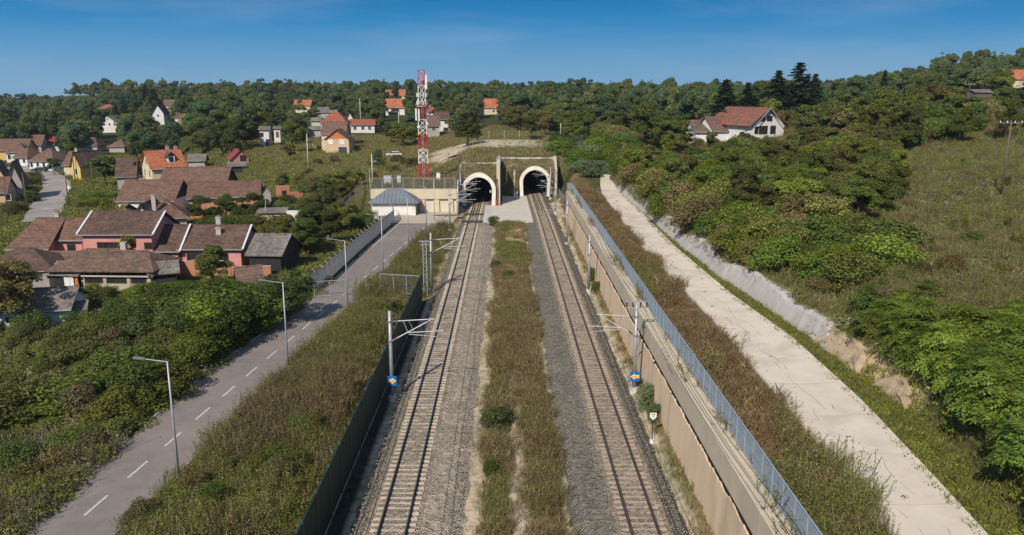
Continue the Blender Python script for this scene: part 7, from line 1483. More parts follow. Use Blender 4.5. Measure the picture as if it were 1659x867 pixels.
plants('shrub', 'bush', 'bushes on the weedy bank', (1.100, 1.370), ((-14.3, 77.8, 1.48, 'dull', 1.15, 3, 18, 0), (-18.8, 39.8, 1.15, 'dark', 1.16, 3, 16, 0), (-13.4, 47.0, 1.18, 'dull', 1.02, 0, 34, 0), (-13.9, 53.5, 0.82, 'dull', 1.14, 0, 34, 0), (-15.5, 55.8, 0.91, 'brown', 1.23, 0, 34, 0), (-18.8, 44.0, 1.26, 'brown', 1.04, 3, 16, 0), (-16.8, 40.8, 1.10, 'olive', 1.08, 3, 16, 0), (-13.3, 52.2, 1.37, 'dull', 1.11, 3, 15, 0), (-13.0, 64.5, 0.91, 'dull', 1.37, 2, 34, 0), (-14.4, 70.0, 0.81, 'dark', 1.13, 1, 15, 0), (-13.0, 83.2, 1.41, 'brown', 1.40, 1, 19, 0), (-13.9, 45.2, 1.45, 'brown', 1.16, 0, 34, 0), (-20.2, 40.5, 1.43, 'brown', 1.18, 3, 16, 0), (-14.5, 52.2, 1.07, 'dull', 1.39, 3, 15, 0), (-12.3, 111.5, 1.09, 'brown', 1.00, 1, 35, 0), (-11.5, 103.2, 1.41, 'dark', 1.06, 1, 35, 0), (-13.8, 80.5, 1.46, 'olive', 1.33, 1, 18, 0), (-13.9, 73.5, 1.41, 'mid', 1.25, 3, 18, 0), (-17.2, 46.5, 0.84, 'dull', 1.14, 1, 16, 0), (-13.9, 81.8, 1.25, 'brown', 1.16, 1, 18, 0), (-15.3, 48.0, 1.04, 'mid', 1.09, 1, 16, 0), (-15.5, 46.8, 1.10, 'olive', 1.18, 1, 16, 0), (-17.1, 42.5, 1.11, 'mid', 1.23, 3, 16, 0), (-14.4, 46.8, 1.33, 'mid', 1.37, 0, 34, 0),))
plants('shrub', 'bush', 'bushes by the gate', (1.130, 1.170), ((-12.4, 98.5, 1.13, 'mid', 1.13, 3, 35, 0), (-11.2, 97.5, 1.54, 'bright', 1.24, 3, 35, 0), (-12.1, 84.8, 1.11, 'mid', 1.22, 1, 19, 0), (-13.7, 84.8, 1.15, 'mid', 1.00, 1, 19, 0), (-13.4, 82.5, 1.11, 'mid', 1.04, 3, 19, 0), (-12.9, 82.0, 1.17, 'mid', 1.04, 3, 19, 0),))
plants('shrub', 'bush', 'bushes on the tawny slope', (1.740, 2.090), ((-26.3, 189.5, 1.81, 'brown', 1.21, 3, 7, 0), (-49.5, 201.5, 1.38, 'mid', 1.15, 3, 6, 0), (-41.7, 177.2, 1.53, 'dull', 1.15, 3, 6, 0), (-45.8, 187.5, 1.32, 'olive', 1.14, 3, 6, 0), (-28.4, 212.2, 2.30, 'brown', 1.17, 3, 7, 0), (-32.2, 202.8, 2.15, 'mid', 1.22, 0, 7, 0), (-28.8, 174.8, 1.74, 'dull', 1.11, 3, 7, 0), (-47.7, 204.2, 2.09, 'dull', 1.02, 3, 6, 0), (-47.2, 187.5, 1.30, 'dull', 1.06, 3, 10, 0), (-47.7, 185.2, 1.87, 'olive', 1.16, 3, 10, 0), (-23.7, 201.8, 2.44, 'brown', 1.03, 1, 7, 0), (-22.3, 202.8, 1.90, 'olive', 1.23, 1, 7, 0), (-34.6, 174.8, 2.02, 'olive', 1.17, 0, 7, 0), (-45.0, 211.8, 2.19, 'brown', 1.03, 3, 6, 0),))
plants('shrub', 'bush', 'bushes below the tawny slope', (2.230, 2.520), ((-36.1, 132.8, 2.02, 'brown', 1.17, 1, 12, 0), (-40.4, 173.0, 2.87, 'brown', 1.42, 3, 10, 0), (-32.2, 161.2, 2.42, 'dark', 1.50, 0, 30, 0), (-38.8, 129.5, 2.52, 'brown', 1.48, 1, 12, 0), (-37.4, 171.5, 2.39, 'brown', 1.29, 3, 6, 0), (-39.4, 166.8, 2.06, 'mid', 1.21, 0, 30, 0), (-45.4, 165.8, 2.47, 'dark', 1.32, 1, 9, 0), (-43.3, 176.2, 2.35, 'mid', 1.30, 3, 10, 0), (-31.1, 149.8, 2.02, 'brown', 1.13, 0, 30, 0), (-42.6, 147.2, 2.57, 'mid', 1.17, 1, 11, 0), (-27.6, 137.5, 1.90, 'dull', 1.41, 0, 35, 0), (-29.8, 155.0, 1.80, 'dark', 1.36, 0, 30, 0), (-35.4, 130.0, 2.28, 'brown', 1.31, 2, 14, 0), (-24.6, 140.8, 2.76, 'mid', 1.43, 0, 30, 0), (-33.2, 121.2, 2.30, 'dull', 1.42, 2, 14, 0), (-43.3, 153.2, 2.76, 'mid', 1.24, 3, 9, 0), (-26.6, 140.5, 2.23, 'brown', 1.36, 2, 35, 0), (-35.8, 139.8, 2.60, 'dull', 1.19, 2, 19, 0), (-46.5, 160.2, 1.85, 'dull', 1.49, 1, 11, 0), (-40.6, 146.2, 2.95, 'dark', 1.41, 1, 11, 0),))
plants('shrub', 'bush', 'bushes of the village green', (1.520, 1.750), ((-87.1, 168.5, 1.52, 'lime', 1.30, 1, 25, 0), (-84.5, 164.5, 1.52, 'bright', 1.31, 1, 25, 0), (-84.6, 167.0, 1.75, 'lime', 1.49, 0, 8, 0), (-80.8, 160.2, 1.93, 'lime', 1.22, 1, 25, 0), (-85.8, 162.0, 1.52, 'mid', 1.34, 1, 25, 0), (-86.9, 177.0, 1.55, 'bright', 1.28, 0, 8, 0), (-92.5, 177.0, 1.66, 'mid', 1.51, 0, 8, 0), (-89.1, 174.5, 2.09, 'bright', 1.59, 1, 25, 0),))
plants('shrub', 'bush', 'hedge bushes by the street', (1.930, 2.520), ((-95.2, 154.2, 1.93, 'dull', 1.12, 0, 25, 0), (-97.7, 157.0, 2.32, 'brown', 1.06, 0, 25, 0), (-120.2, 202.8, 2.52, 'dull', 1.29, 0, 26, 0), (-98.4, 159.0, 2.04, 'dull', 1.18, 0, 13, 0), (-97.8, 160.0, 1.87, 'brown', 1.28, 0, 25, 0), (-123.6, 210.2, 2.83, 'brown', 1.07, 0, 25, 0), (-107.9, 180.5, 2.61, 'dark', 1.07, 0, 25, 0), (-106.2, 178.5, 1.82, 'brown', 1.01, 3, 26, 0), (-102.4, 171.8, 2.76, 'dark', 1.08, 3, 26, 0), (-107.8, 182.2, 1.61, 'dark', 1.17, 0, 25, 0),))
plants('shrub', 'bush', 'yard bushes of the old barn', (1.240, 1.430), ((-42.6, 91.5, 1.69, 'bright', 1.34, 1, 13, 0), (-40.2, 92.2, 1.01, 'lime', 1.15, 1, 13, 0), (-46.8, 91.8, 1.24, 'mid', 1.05, 3, 13, 0), (-40.8, 93.0, 1.22, 'lime', 1.22, 0, 31, 0), (-39.3, 93.2, 1.39, 'bright', 1.26, 0, 31, 0), (-43.0, 90.0, 1.66, 'lime', 1.32, 3, 13, 0), (-49.4, 93.2, 1.33, 'lime', 1.08, 0, 13, 0), (-46.6, 90.2, 1.43, 'mid', 1.15, 1, 17, 0),))
plants('shrub', 'bush', 'lime bushes of the left wood', (4.740, 5.220), ((-253.2, 464.8, 4.20, 'lime', 1.15, 0, 26, 0), (-233.8, 404.0, 5.97, 'bright', 1.33, 0, 26, 0), (-237.7, 423.5, 4.50, 'bright', 1.30, 0, 26, 0), (-238.0, 443.8, 4.55, 'bright', 1.15, 2, 25, 0), (-255.8, 466.0, 5.02, 'lime', 1.29, 0, 26, 1), (-251.4, 435.8, 4.84, 'lime', 1.31, 2, 25, 0), (-228.6, 421.0, 4.74, 'lime', 1.38, 0, 27, 0), (-235.3, 432.5, 5.97, 'lime', 1.14, 0, 26, 0), (-256.2, 452.5, 5.54, 'lime', 1.12, 2, 25, 0), (-208.5, 388.2, 5.22, 'lime', 1.32, 0, 26, 2),))
plants('shrub', 'bush', 'bushes before the orange barn', (2.600, 2.880), ((-48.2, 142.5, 2.32, 'mid', 1.34, 1, 12, 0), (-43.1, 136.0, 2.88, 'dark', 1.22, 1, 12, 0), (-41.8, 133.0, 3.24, 'dull', 1.28, 1, 12, 0), (-46.9, 136.2, 2.46, 'dark', 1.38, 1, 12, 0), (-43.5, 134.0, 3.04, 'mid', 1.35, 1, 12, 0), (-51.9, 136.8, 2.27, 'dark', 1.25, 2, 12, 0), (-47.0, 133.5, 2.86, 'mid', 1.27, 2, 12, 0), (-39.8, 134.5, 2.29, 'dull', 1.38, 1, 12, 0), (-41.7, 141.0, 2.71, 'dull', 1.26, 1, 12, 0), (-45.7, 135.2, 3.01, 'dull', 1.18, 3, 11, 0), (-50.3, 139.0, 2.76, 'dark', 1.25, 2, 12, 0), (-44.7, 136.8, 2.60, 'mid', 1.28, 1, 12, 0),))

# ---------------------------------------------------------------- vegetation: what nobody could count
PROT = bpy.data.collections.new('prototypes')
def proto(me, color=None):
    if color:
        me = me.copy(); me.materials.clear(); me.materials.append(leaf_mat('leaf_%03d_%03d_%03d' % tuple(int(q*1000) for q in color), color))
    return bpy.data.objects.new(me.name + '_shape', me)
def scatter(name, label, pts, scl, protos, seed=1, zs=None):
    """stuff: the prototypes instanced on points with a random turn and size"""
    pts = np.asarray(pts, float); n = len(pts); rng = np.random.default_rng(seed)
    col = bpy.data.collections.new(name + '_shapes')
    for p in protos: col.objects.link(p)
    me = bpy.data.meshes.new(name); me.vertices.add(n); me.vertices.foreach_set('co', pts.astype(np.float32).ravel())
    a = me.attributes.new('scl', 'FLOAT_VECTOR', 'POINT'); s = np.asarray(scl, float)
    sv = np.stack([s*rng.uniform(.8, 1.25, n), s*rng.uniform(.8, 1.25, n), s*(rng.uniform(.8, 1.2, n) if zs is None else zs)], 1)
    a.data.foreach_set('vector', sv.astype(np.float32).ravel())
    a = me.attributes.new('rot', 'FLOAT_VECTOR', 'POINT'); r = np.zeros((n, 3)); r[:, 2] = rng.uniform(0, 6.28, n); r[:, :2] = rng.normal(size=(n, 2))*.06
    a.data.foreach_set('vector', r.astype(np.float32).ravel())
    a = me.attributes.new('idx', 'INT', 'POINT'); a.data.foreach_set('value', rng.integers(0, len(protos), n).astype(np.int32))
    o = link(name, me); tag(o, label, None, None, 'stuff')
    g = bpy.data.node_groups.new(name, 'GeometryNodeTree')
    g.interface.new_socket('Geometry', in_out='INPUT', socket_type='NodeSocketGeometry'); g.interface.new_socket('Geometry', in_out='OUTPUT', socket_type='NodeSocketGeometry')
    gi = g.nodes.new('NodeGroupInput'); go = g.nodes.new('NodeGroupOutput')
    ci = g.nodes.new('GeometryNodeCollectionInfo'); ci.inputs['Collection'].default_value = col; ci.inputs['Separate Children'].default_value = True; ci.inputs['Reset Children'].default_value = True
    ip = g.nodes.new('GeometryNodeInstanceOnPoints'); ip.inputs['Pick Instance'].default_value = True
    def attr(nm, ty):
        k = g.nodes.new('GeometryNodeInputNamedAttribute'); k.data_type = ty; k.inputs['Name'].default_value = nm
        return next(q for q in k.outputs if q.enabled and q.name == 'Attribute')
    g.links.new(gi.outputs[0], ip.inputs['Points']); g.links.new(ci.outputs[0], ip.inputs['Instance'])
    g.links.new(attr('idx', 'INT'), ip.inputs['Instance Index']); g.links.new(attr('scl', 'FLOAT_VECTOR'), ip.inputs['Scale'])
    er = g.nodes.new('FunctionNodeEulerToRotation'); g.links.new(attr('rot', 'FLOAT_VECTOR'), er.inputs[0]); g.links.new(er.outputs[0], ip.inputs['Rotation'])
    g.links.new(ip.outputs[0], go.inputs[0])
    md = o.modifiers.new('scatter', 'NODES'); md.node_group = g
    return o
def blades(name, seed, n, h, spread, wd, m):
    rng = np.random.default_rng(seed); vs = []
    for k in range(n):
        a = rng.uniform(0, 2*pi); r = rng.random()**.5*spread; x, y = r*cos(a), r*sin(a); hh = h*rng.uniform(.5, 1.15); th = rng.uniform(0, 2*pi)
        l = rng.normal(size=2)*.28*hh; dx, dy = cos(th)*wd, sin(th)*wd
        vs += [(x - dx, y - dy, -.03), (x + dx, y + dy, -.03), (x + l[0]*.55 + dx*.6, y + l[1]*.55 + dy*.6, hh*.62), (x + l[0], y + l[1], hh*rng.uniform(.85, 1))]
    return np_mesh(name, np.array(vs), np.arange(len(vs)).reshape(-1, 4), m)
def patch(name, seed, n, r, h, size, m):
    """low leafy cushion"""
    rng = np.random.default_rng(seed); d = sphere_dirs(n, rng, 0); q = (rng.random((len(d), 1)))**.4
    c = d*q*np.array([r, r, h]); v, f = leaf_quads(c, d + rng.normal(size=c.shape)*.5 + np.array([0, 0, .6]), size, rng, .7)
    return np_mesh(name, v, f, m)
G_DRY = leaf_mat('dry_grass', (.280, .225, .120), .45, .25); G_STRAW = leaf_mat('straw_grass', (0.403, 0.317, 0.171), .4, .25); G_GRN = leaf_mat('green_grass', (0.210, 0.210, 0.054), .45, .25)
G_OLV = leaf_mat('olive_grass', (0.213, 0.218, 0.076), .45, .25); G_BRN = leaf_mat('brown_weed', (.190, .152, .078), .5, .25); G_RUST = leaf_mat('rusty_weed', (.265, .180, .098), .5, .25)
L_IVY = leaf_mat('ivy_leaf', (0.138, 0.169, 0.038), .5, .25); L_WEED = leaf_mat('weed_leaf', (0.172, 0.190, 0.057), .5, .25); L_LIME = leaf_mat('fresh_leaf', (0.218, 0.252, 0.044), .45, .25); L_GREY = leaf_mat('greyish_weed', (0.238, 0.220, 0.144), .5, .25)
P_ = proto
p_dry = [P_(blades('dry_tuft', 51, 26, .62, .38, .013, G_DRY)), P_(blades('dry_tuft', 52, 22, .5, .4, .013, G_STRAW)), P_(blades('dry_tuft', 53, 24, .55, .4, .013, G_OLV))]
p_grn = [P_(blades('green_tuft', 54, 24, .42, .4, .014, G_GRN)), P_(blades('green_tuft', 55, 24, .45, .4, .014, G_OLV))]
p_weed = [P_(stalky(56, 16, 1.1, G_BRN)), P_(stalky(57, 14, 1.2, L_WEED)), P_(stalky(58, 16, 1.0, G_OLV)), P_(stalky(59, 15, 1.1, G_BRN))]
p_rust = [P_(stalky(60, 17, .85, G_RUST)), P_(stalky(61, 15, .9, G_BRN)), P_(blades('dry_tuft', 62, 46, .75, .5, .009, G_DRY)), P_(blades('rusty_tuft', 63, 50, .8, .5, .009, G_RUST)), P_(blades('brown_tuft', 74, 50, .8, .5, .009, G_BRN)), P_(stalky(75, 15, .8, G_OLV))]
p_ivy = [P_(patch('ivy_patch', 64, 255, 1.0, .62, .14, L_IVY)), P_(patch('ivy_patch', 65, 255, 1.0, .5, .14, L_WEED)), P_(patch('ivy_patch', 66, 238, .9, .7, .14, L_IVY))]
p_brush = [P_(patch('brush_patch', 67, 221, 1.0, .6, .14, L_WEED)), P_(stalky(68, 18, 1.2, G_BRN)), P_(patch('brush_patch', 69, 221, 1.0, .7, .14, L_GREY)), P_(stalky(70, 16, 1.1, G_OLV))]
p_low = [P_(patch('low_leaf', 71, 60, .6, .22, .13, L_LIME)), P_(patch('low_leaf', 72, 60, .55, .2, .13, L_WEED)), P_(blades('green_tuft', 73, 20, .3, .35, .013, G_GRN))]
def region(x0, x1, y0, y1, dens, inside, seed, dz=-.02):
    rng = np.random.default_rng(seed); n = int((x1 - x0)*(y1 - y0)*dens); x = rng.uniform(x0, x1, n); y = rng.uniform(y0, y1, n)
    w_ = np.asarray(inside(x, y), float); k = rng.random(n) < w_; x, y = x[k], y[k]
    return np.stack([x, y, T(x, y) + dz], 1)
def nz(x, y, s, o=0): return .5 + .25*(np.sin(x*s*1.3 + o) + np.sin(y*s + 1.7*o))*np.cos((x + y)*s*.37 + o) + .25*np.sin(x*s*.41 - y*s*.53 + 2*o)
def sc(p, a, b, seed): return np.random.default_rng(seed).uniform(a, b, len(p))

def off_street(x, y):
    P = np.array([(q.x, q.y) for q in cat_path(SP)]); d = np.min(np.hypot(x[:, None] - P[:, 0], y[:, None] - P[:, 1]), 1)
    return d > 3.9
# median strip: dry grass, olive in patches, bare where the white soil shows
med = lambda x, y: (x > -1.3 + .25*np.sin(y*.7) + .12*np.sin(y*2.3))*(x < 3.4 + .2*np.sin(y*.5 + 1) + .12*np.sin(y*1.9))
bare = lambda x, y: np.clip(1.25 - 1.6*np.exp(-((x - .75 - .25*np.sin(y*.8))/.5)**2)*S(76, 52, y), .0, 1)
p = region(-2.2, 4.3, 34, 143.5, 16, lambda x, y: med(x, y)*bare(x, y)*np.clip(1.9*nz(x*1.6, y, .45, 1) - .35, .08, 1)*np.where((y > 106) & (y < 141) & (x > -.6) & (x < 3.2), .12, 1), 101)
scatter('median_grass', 'dry grass and weeds on the strip between the two tracks', p, sc(p, .55, 1.15, 1), [p_dry[0], p_dry[2], P_(p_dry[1].data), P_(p_dry[0].data), P_(stalky(86, 14, .75, G_BRN)), P_(stalky(87, 14, .7, G_DRY))], 1)
p = region(-1.7, 3.7, 34, 143, 6, lambda x, y: med(x, y)*bare(x, y)*((nz(x, y, .35, 2) > .56) | (np.abs(x + .6) < .7)*(nz(x, y, .2, 1) > .42)), 102)
scatter('median_weeds', 'greener weeds scattered over the strip between the tracks', p, sc(p, .35, .75, 2), [p_weed[1], p_weed[2], p_low[1]] if False else [P_(stalky(81, 14, .8, L_WEED)), P_(patch('low_leaf', 82, 60, .6, .3, .13, L_WEED)), P_(stalky(84, 16, .7, L_IVY)), P_(stalky(83, 14, .8, G_OLV))], 2)
# embankment between road and barrier
emb = lambda x, y: S(road_r(y) + .1, road_r(y) + .9, x)*np.where(y < 92, S(-11.7, -12.6, x), S(-9.2, -9.9, x))*S(143, 139, y)
p = region(-24, -9, 30, 143, 7.0, lambda x, y: emb(x, y)*np.clip(1.9*nz(x*1.3, y, .3, 1) - .3, .2, 1), 103)
k = nz(p[:, 0], p[:, 1], .17, .6) + RNG.normal(size=len(p))*.10 > .66
scatter('embankment_weeds', 'brown weeds in patches on the bank between road and barrier', p[k], sc(p[k], .6, 1.2, 3)*(.5 + nz(p[k, 0], p[k, 1], .7, 1)), [P_(o.data) for o in (p_weed[0], p_weed[3], p_rust[4], p_weed[0])], 3)
scatter('embankment_herbs', 'olive green weeds on the bank between road and barrier', p[~k], sc(p[~k], .6, 1.15, 23)*(.5 + nz(p[~k, 0], p[~k, 1], .6, 2)), [P_(o.data) for o in (p_weed[1], p_weed[2], p_dry[2], p_weed[0])], 23)
p = region(-24, -9, 30, 143, 4.5, lambda x, y: emb(x, y)*((nz(x, y, .27, 4) > .5) | (RNG.random(len(x)) < S(62, 42, y)*.7)), 104)
scatter('embankment_brush', 'low leafy brush on the bank between road and barrier', p, sc(p, .45, 1.1, 4), [P_(o.data) for o in (p_brush[0], p_ivy[1], p_brush[2], p_brush[0], p_weed[1])], 4)
p = region(-13.4, -10.3, 30, 92, 16, lambda x, y: S(-13.3, -12.4, x)*S(-10.3, -10.5, x)*(.35 + .7*nz(x, y, .6)), 105)
scatter('barrier_grass', 'yellowish grass strip along the outside of the green barrier', p, sc(p, .5, 1.0, 5), [P_(o.data) for o in (p_dry[2], p_grn[0], p_dry[0])], 5)
# ditch edge and track shoulders
p = region(-9.6, -8.3, 92, 150, 5, lambda x, y: nz(x, y, .8) > .5, 106)
scatter('shoulder_grass', 'dry tufts on the sandy shoulder left of the left track', p, sc(p, .3, .7, 6), [P_(o.data) for o in p_dry], 6)
p = region(10.2, 11.65, 34, 148, 14, lambda x, y: S(10.6, 11.0, x)*S(11.65, 11.35, x)*(.0 + .75*nz(x, y, .55, 3)), 107)
scatter('wall_foot_grass', 'dry yellow grass along the foot of the sandy wall', p, sc(p, .5, 1.15, 7), [P_(o.data) for o in p_dry], 7)
# terrace strip behind the fence
p = region(12.9, 17.6, 26, 150, 8, lambda x, y: S(12.9, 13.2, x)*S(16.75 + .35*np.sin(y*.6) + .25*np.sin(y*1.7), 16.1 + .35*np.sin(y*.6), x)*(.6 + .5*nz(x, y, .4, 2)), 108)
k = nz(p[:, 0]*.6, p[:, 1], .16, 1.2) + .012*(52 - p[:, 1]) + RNG.normal(size=len(p))*.12 < .52
scatter('terrace_weeds', 'rusty brown weeds filling the strip between fence and channel', p[k], sc(p[k], .6, 1.2, 8)*(.5 + nz(p[k, 0], p[k, 1], .8, 1)), p_rust[:5], 8)
scatter('terrace_grass', 'olive weeds and tall stalks in the strip between fence and channel', p[~k], sc(p[~k], .6, 1.25, 19)*(.5 + nz(p[~k, 0], p[~k, 1], .7, 2)), [P_(o.data) for o in (p_rust[5], p_rust[1], p_weed[1], p_dry[2])], 19)
p = region(16.2, 20, 26, 150, .9, lambda x, y: S(18.6, 16.6, x)*(nz(x, y, .7, 5) > .62), 109)
scatter('channel_weeds', 'dry weeds spilling onto the left edge of the channel', p, sc(p, .25, .55, 9), [P_(o.data) for o in p_rust[:2]], 9)
p = region(20.5, 26, 26, 162, 15, lambda x, y: (x > np.array([chr_(v) for v in y]) - .25)*(x < bank_x(y) + np.where(y < 62, 1.3, -.1)), 110)
scatter('channel_edge_grass', 'short green weeds along the right edge of the channel', p, sc(p, .5, 1.0, 10), [P_(o.data) for o in (p_grn[0], p_low[0], p_grn[1])], 10)
# right-hand hill
hil = lambda x, y: S(bank_x(y) + .9, bank_x(y) + 1.7, x)
fld = lambda x, y: S(40, 52, x - (y - 95)*.15)*S(70, 84, y)*S(172, 158, y)
p = region(21, 125, 28, 260, 1.9, lambda x, y: hil(x, y)*(1 - .75*fld(x, y))*(.35 + .75*nz(x, y, .12, 2))*np.where(y > 150, .5, 1), 111)
scatter('hill_brush', 'brown and olive brush covering the right hillside', p, sc(p, .6, 1.25, 11), [P_(o.data) for o in p_brush + [p_weed[2]]], 11)
p = region(21, 125, 28, 165, 2.6, lambda x, y: hil(x, y)*(.4 + .6*nz(x, y, .2))*(1 - .85*fld(x, y)), 112)
scatter('hill_grass', 'dry grass between the bushes of the right hillside', p, sc(p, .8, 1.5, 12), [P_(o.data) for o in (p_dry[2], p_grn[1], p_dry[0])], 12)
p = region(38, 150, 60, 175, 2.2, lambda x, y: fld(x, y)*(.5 + .5*nz(x, y, .25)), 122)
scatter('field_grass', 'short green grass of the sloping field on the right hill', p, sc(p, .7, 1.15, 24), [P_(o.data) for o in (p_grn[0], p_grn[1], p_low[1])], 24)
# left foreground thicket and village greens
lf = lambda x, y: S(road_l(y) - .1, road_l(y) - .8, x)
mound = lambda x, y: np.exp(-((x + 33)/5.5)**2 - ((y - 70)/13)**2)
p = region(-95, -20, 30, 100, 2.5, lambda x, y: lf(x, y)*(.55 + .5*nz(x, y, .17, 3))*(1 - S(96, 100, y)), 113)
scatter('thicket', 'ivy, brambles and weeds filling the ground left of the road', p, sc(p, .8, 1.5, 13)*(1 - .6*S(82, 92, p[:, 1])*S(-34, -38, p[:, 0])), [P_(o.data) for o in p_ivy + [p_brush[0], p_brush[2]]], 13)
p = region(-75, -24, 30, 66, 1.6, lambda x, y: lf(x, y)*(nz(x, y, .22, 1) > .45), 114)
scatter('foreground_weeds', 'grey brown dry weeds in the nearest left corner', p, sc(p, .8, 1.4, 14), [P_(stalky(91, 16, 1.1, L_GREY)), P_(stalky(92, 15, 1.0, G_BRN)), P_(stalky(93, 15, 1.0, L_WEED))], 14)
p = region(-150, -25, 100, 300, .75, lambda x, y: S(road_l(y) - .8, road_l(y) - 2, x)*(.5 + .5*nz(x, y, .1))*off_street(x, y), 115)
scatter('village_grass', 'green grass and low herbs between the village houses', p, sc(p, 1.2, 2.4, 15), [P_(o.data) for o in (p_grn[0], p_low[0], p_grn[1])], 15)
# central hillside and the crest over the tunnels
p = region(-90, 14, 157.5, 300, 1.4, lambda x, y: np.where(x < -9.8, 1, y > np.where(x < -.9, 172.2, 184.8))*(.3 + .7*nz(x, y, .15, 4))*(1 - .96*(np.abs(x + 5.5) < 15.5 + np.sin(y*.5))*(y > 208 + 1.5*np.sin(x*.6))*(y < 236)), 116)
scatter('hillside_grass', 'dry tawny grass on the slope above the yard and tunnels', p, sc(p, 1.0, 1.9, 16), [P_(o.data) for o in (p_dry[0], p_dry[2], p_grn[1])], 16)
# far woods
def wood(x, y):
    keep = np.ones(len(x), bool)
    for (hx, hy, r) in CLEAR: keep &= ~((np.abs(x - hx*(y/hy)) < r*(y/hy)) & (y < hy + 3) & (y > hy - CLR))
    return keep
CLR = 110
CLEAR = [(-171.98, 277.07, 8.79), (-178.56, 306.52, 4.12), (-175.93, 312.75, 4.63), (-157.57, 306.62, 4.34), (-147.32, 306.64, 4.34), (-271.31, 554.87, 6.59), (-200.01, 409.5, 6.22), (-161.23, 378.86, 3.97), (-184.14, 446.08, 4.06), (-147.61, 371.08, 4.34), (-416.89, 689.62, 4.67), (-107.57, 433.12, 5.8), (-85.73, 394.02, 5.91), (-80.09, 344.68, 3.48), (-54.96, 314.08, 6), (-66.6, 349.77, 2.97), (-79.66, 587.19, 9.53), (-55.31, 411.71, 6.37), (-52.37, 384.08, 3.82), (-24.39, 279.24, 3.42), (-22.58, 296.68, 3.89), (-35.46, 387.75, 3.57), (-7.74, 397.4, 5.89), (9.93, 596.15, 7.38), (84.43, 689.15, 6.46), (162.86, 557.35, 6.14), (194.38, 306.07, 4.69), (-76.27, 271.28, 2.51), (-69.08, 294.6, 3.65)]
rng = np.random.default_rng(77); n = 6400
yy_ = 285 + (1080 - 285)*rng.random(n)**1.3; xx_ = (rng.random(n)*1.75 - .95)*yy_
k = wood(xx_, yy_) & ~((yy_ < 330) & (xx_ > -90) & (xx_ < -15) & (rng.random(n) < .6)); xx_, yy_ = xx_[k], yy_[k]
p = np.stack([xx_, yy_, T(xx_, yy_) - .3], 1)
far_tones = [(0.096, 0.149, 0.067), (0.127, 0.186, 0.069), (0.156, 0.214, 0.078), (0.111, 0.170, 0.082), (0.190, 0.226, 0.088), (0.165, 0.190, 0.082)]
fp = [proto(TREES_LO[i % 4][0], c) for i, c in enumerate(far_tones)]
scatter('far_woods', 'dense mixed woods covering the hills up to the skyline', p, sc(p, .75, 1.5, 17), fp, 17, zs=sc(p, .65, 1.55, 27))
# loose stones of the ballast near the camera
rng = np.random.default_rng(5)
def stone(seed, m):
    r_ = np.random.default_rng(seed); o = np.array([(1, 0, 0), (-1, 0, 0), (0, 1, 0), (0, -1, 0), (0, 0, .7), (0, 0, -.7)])*r_.uniform(.6, 1.2, (6, 1))
    f = [(0, 2, 4), (2, 1, 4), (1, 3, 4), (3, 0, 4), (2, 0, 5), (1, 2, 5), (3, 1, 5), (0, 3, 5)]
    return np_mesh('stone', o*.05, f, m)
def stone_mat(nm, c): return mat('stone_' + nm, c, tuple(q*.6 for q in c), 6, .95)
sp_ = [proto(stone(1, stone_mat('pale', (.42, .37, .33)))), proto(stone(2, stone_mat('mid', (.28, .25, .22)))), proto(stone(3, stone_mat('dark', (.13, .12, .11)))), proto(stone(4, stone_mat('pink', (.36, .29, .25))))]
n = 26000; y = 33 + 62*rng.random(n)**1.6; s = rng.random(n); sd = rng.random(n) < .5
x = np.where(sd, np.array([TL(v) for v in y]) - 2.3 + 6.0*s, np.array([TR(v) for v in y]) - 3.6 + 6.1*s)
xc_ = np.where(sd, np.array([TL(v) for v in y]), np.array([TR(v) for v in y])); off = x - xc_
z = np.where(np.abs(off) < 1.5, .02, np.where(np.abs(off) < 1.9, -.0, -.06 - .05*np.maximum(0, np.abs(off) - 1.9)))
k = (np.abs(np.abs(off) - .75) > .1); p = np.stack([x, y, z], 1)[k]
scatter('ballast_stones', 'loose ballast stones strewn over both track beds', p, sc(p, .6, 1.3, 18), sp_, 18)

# filling of the thickets between the single trees and bushes
thk = lambda x, y: hil(x, y)*S(62, 72, y - .1*(x - 30))*S(-3, 3, (y*.50 - 4) - x + np.where(y > 150, 40, 0))*S(236, 220, y)*(.3 + .7*nz(x, y, .1, 2))
p = region(23, 110, 66, 236, .12, thk, 120)
p = p[~((p[:, 1] > 160) & (p[:, 1] < 218) & (np.abs(p[:, 0] - .315*p[:, 1]) < 21))]
scatter('slope_thicket', 'tangled olive and green bushes filling the right slope', p, sc(p, .7, 2.0, 20), [proto(SHRUBS[0], (0.230, 0.250, 0.071)), proto(SHRUBS[1], (0.140, 0.209, 0.060)), proto(SHRUBS[3], (0.240, 0.200, 0.090)), proto(SHRUBS[2], (0.170, 0.240, 0.060)), proto(SHRUBS[1], (0.261, 0.261, 0.081))], 20)
p = region(-95, -26, 34, 98, .055, lambda x, y: lf(x, y)*S(road_l(y) - 1.2, road_l(y) - 2.5, x)*(.3 + .7*nz(x, y, .15, 3))*np.where(x < -36, S(86, 80, y), S(94, 90, y))*S(40, 52, y), 121)
scatter('plot_thicket', 'tangled bushes and creepers filling the overgrown plot', p, sc(p, .6, 1.2, 21), [proto(SHRUBS[0], (0.122, 0.166, 0.052)), proto(SHRUBS[1], (0.096, 0.148, 0.046)), proto(SHRUBS[3], (0.174, 0.182, 0.070)), proto(SHRUBS[2], (0.148, 0.136, 0.073))], 21)

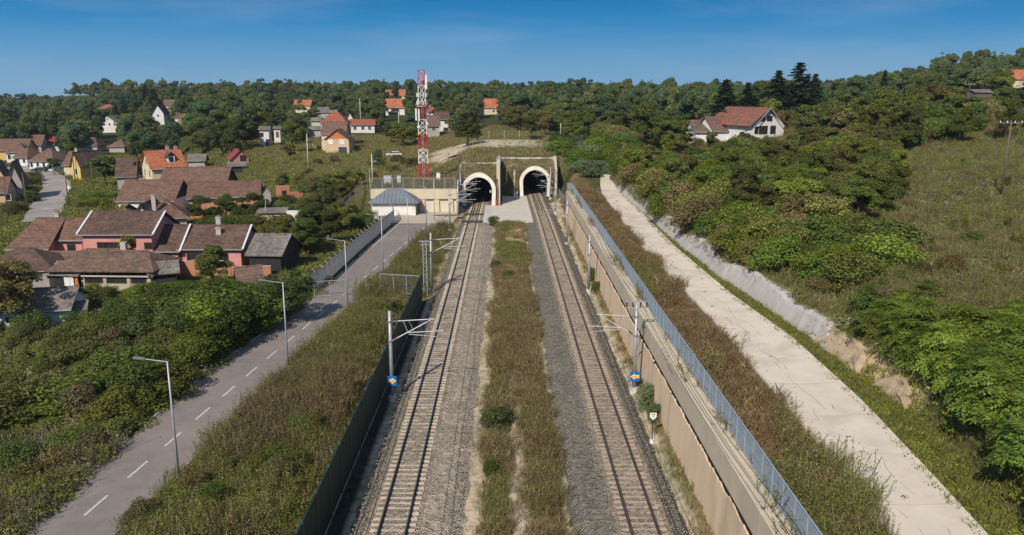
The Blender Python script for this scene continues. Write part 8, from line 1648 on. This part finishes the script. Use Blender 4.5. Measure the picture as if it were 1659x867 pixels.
# grass hanging over the brink of the cut bank, weeds on the tunnel headwalls, litter on the channel
rng = np.random.default_rng(31); y = rng.uniform(56, 162, 750); x = bank_x(y) + rng.uniform(.45, 1.3, len(y))
p = np.stack([x, y, T(x, y) + .05], 1)
scatter('brink_grass', 'dry grass and creepers hanging over the cut bank', p, sc(p, .5, 1.2, 31), [P_(o.data) for o in (p_dry[2], p_dry[0], p_brush[0], p_brush[2], p_weed[2])], 31)
hp = []
for xl, xr, y0_, yd, x0_ in ((-9.2, -1.8, 165.2, yd_l, -5.35), (-.6, 11.2, 180.0, yd_r, 6.95)):
    for k in range(280):
        x = rng.uniform(xl, xr); zz = rng.uniform(1.0 if abs(x - x0_) > 3.7 else 0, 8.3)
        if abs(x - x0_) < 3.6 and zz < 3.25 + sqrt(max(0, 3.65**2 - (x - x0_)**2)): continue
        hp.append((x, y0_ + yd(zz) - .05, zz - .05))
p = np.array(hp)
scatter('headwall_weeds', 'dry weeds growing on the overgrown tunnel headwalls', p, sc(p, .5, .95, 32), [P_(o.data) for o in (p_dry[0], p_dry[2], p_rust[1], p_grn[1])], 32)
y = rng.uniform(30, 150, 130); u = rng.random(130)**2.5*.8; x = np.array([chl(a) for a in y])*(1 - u) + np.array([chr_(a) for a in y])*u
p = np.stack([x, y, np.full(len(x), 5.06)], 1)
TWG = mat('dead_twigs', (.16, .11, .075), (.10, .07, .05), 4, 1)
tw = MB(); r_ = random.Random(6)
for k in range(7): a = r_.uniform(0, 6.28); tw.tube((0, 0, .02), (.35*cos(a)*r_.random(), .35*sin(a)*r_.random(), .03), .012, .006, 3, False)
tw2 = MB(); tw2.tube((-.3, 0, .02), (.25, .08, .02), .016, .01, 4, False); tw2.tube((0, .02, .02), (.12, .25, .03), .01, .006, 3, False)
scatter('channel_litter', 'dead twigs and dry leaves lying on the channel', p, sc(p, .4, 1.1, 33), [proto(tw.mesh('twigs', TWG)), proto(tw2.mesh('twig', TWG)), proto(patch('dry_leaves', 95, 18, .3, .04, .10, G_BRN))], 33)

# thin air over the distance
hz = MB().box(-1100, 1100, -80, 1150, -3, 62).mesh('haze', [])
hzm = bpy.data.materials.new('haze_air'); hzm.use_nodes = True; t = hzm.node_tree; t.nodes.remove(t.nodes['Principled BSDF'])
pv = N(t, 'VolumePrincipled'); pv.inputs['Color'].default_value = (.80, .86, .95, 1); pv.inputs['Density'].default_value = .00013; pv.inputs['Anisotropy'].default_value = .3
t.links.new(pv.outputs[0], t.nodes['Material Output'].inputs['Volume']); hz.materials.append(hzm)
tag(link('haze', hz), 'thin pale air softening the distant woods', None, None, 'stuff')
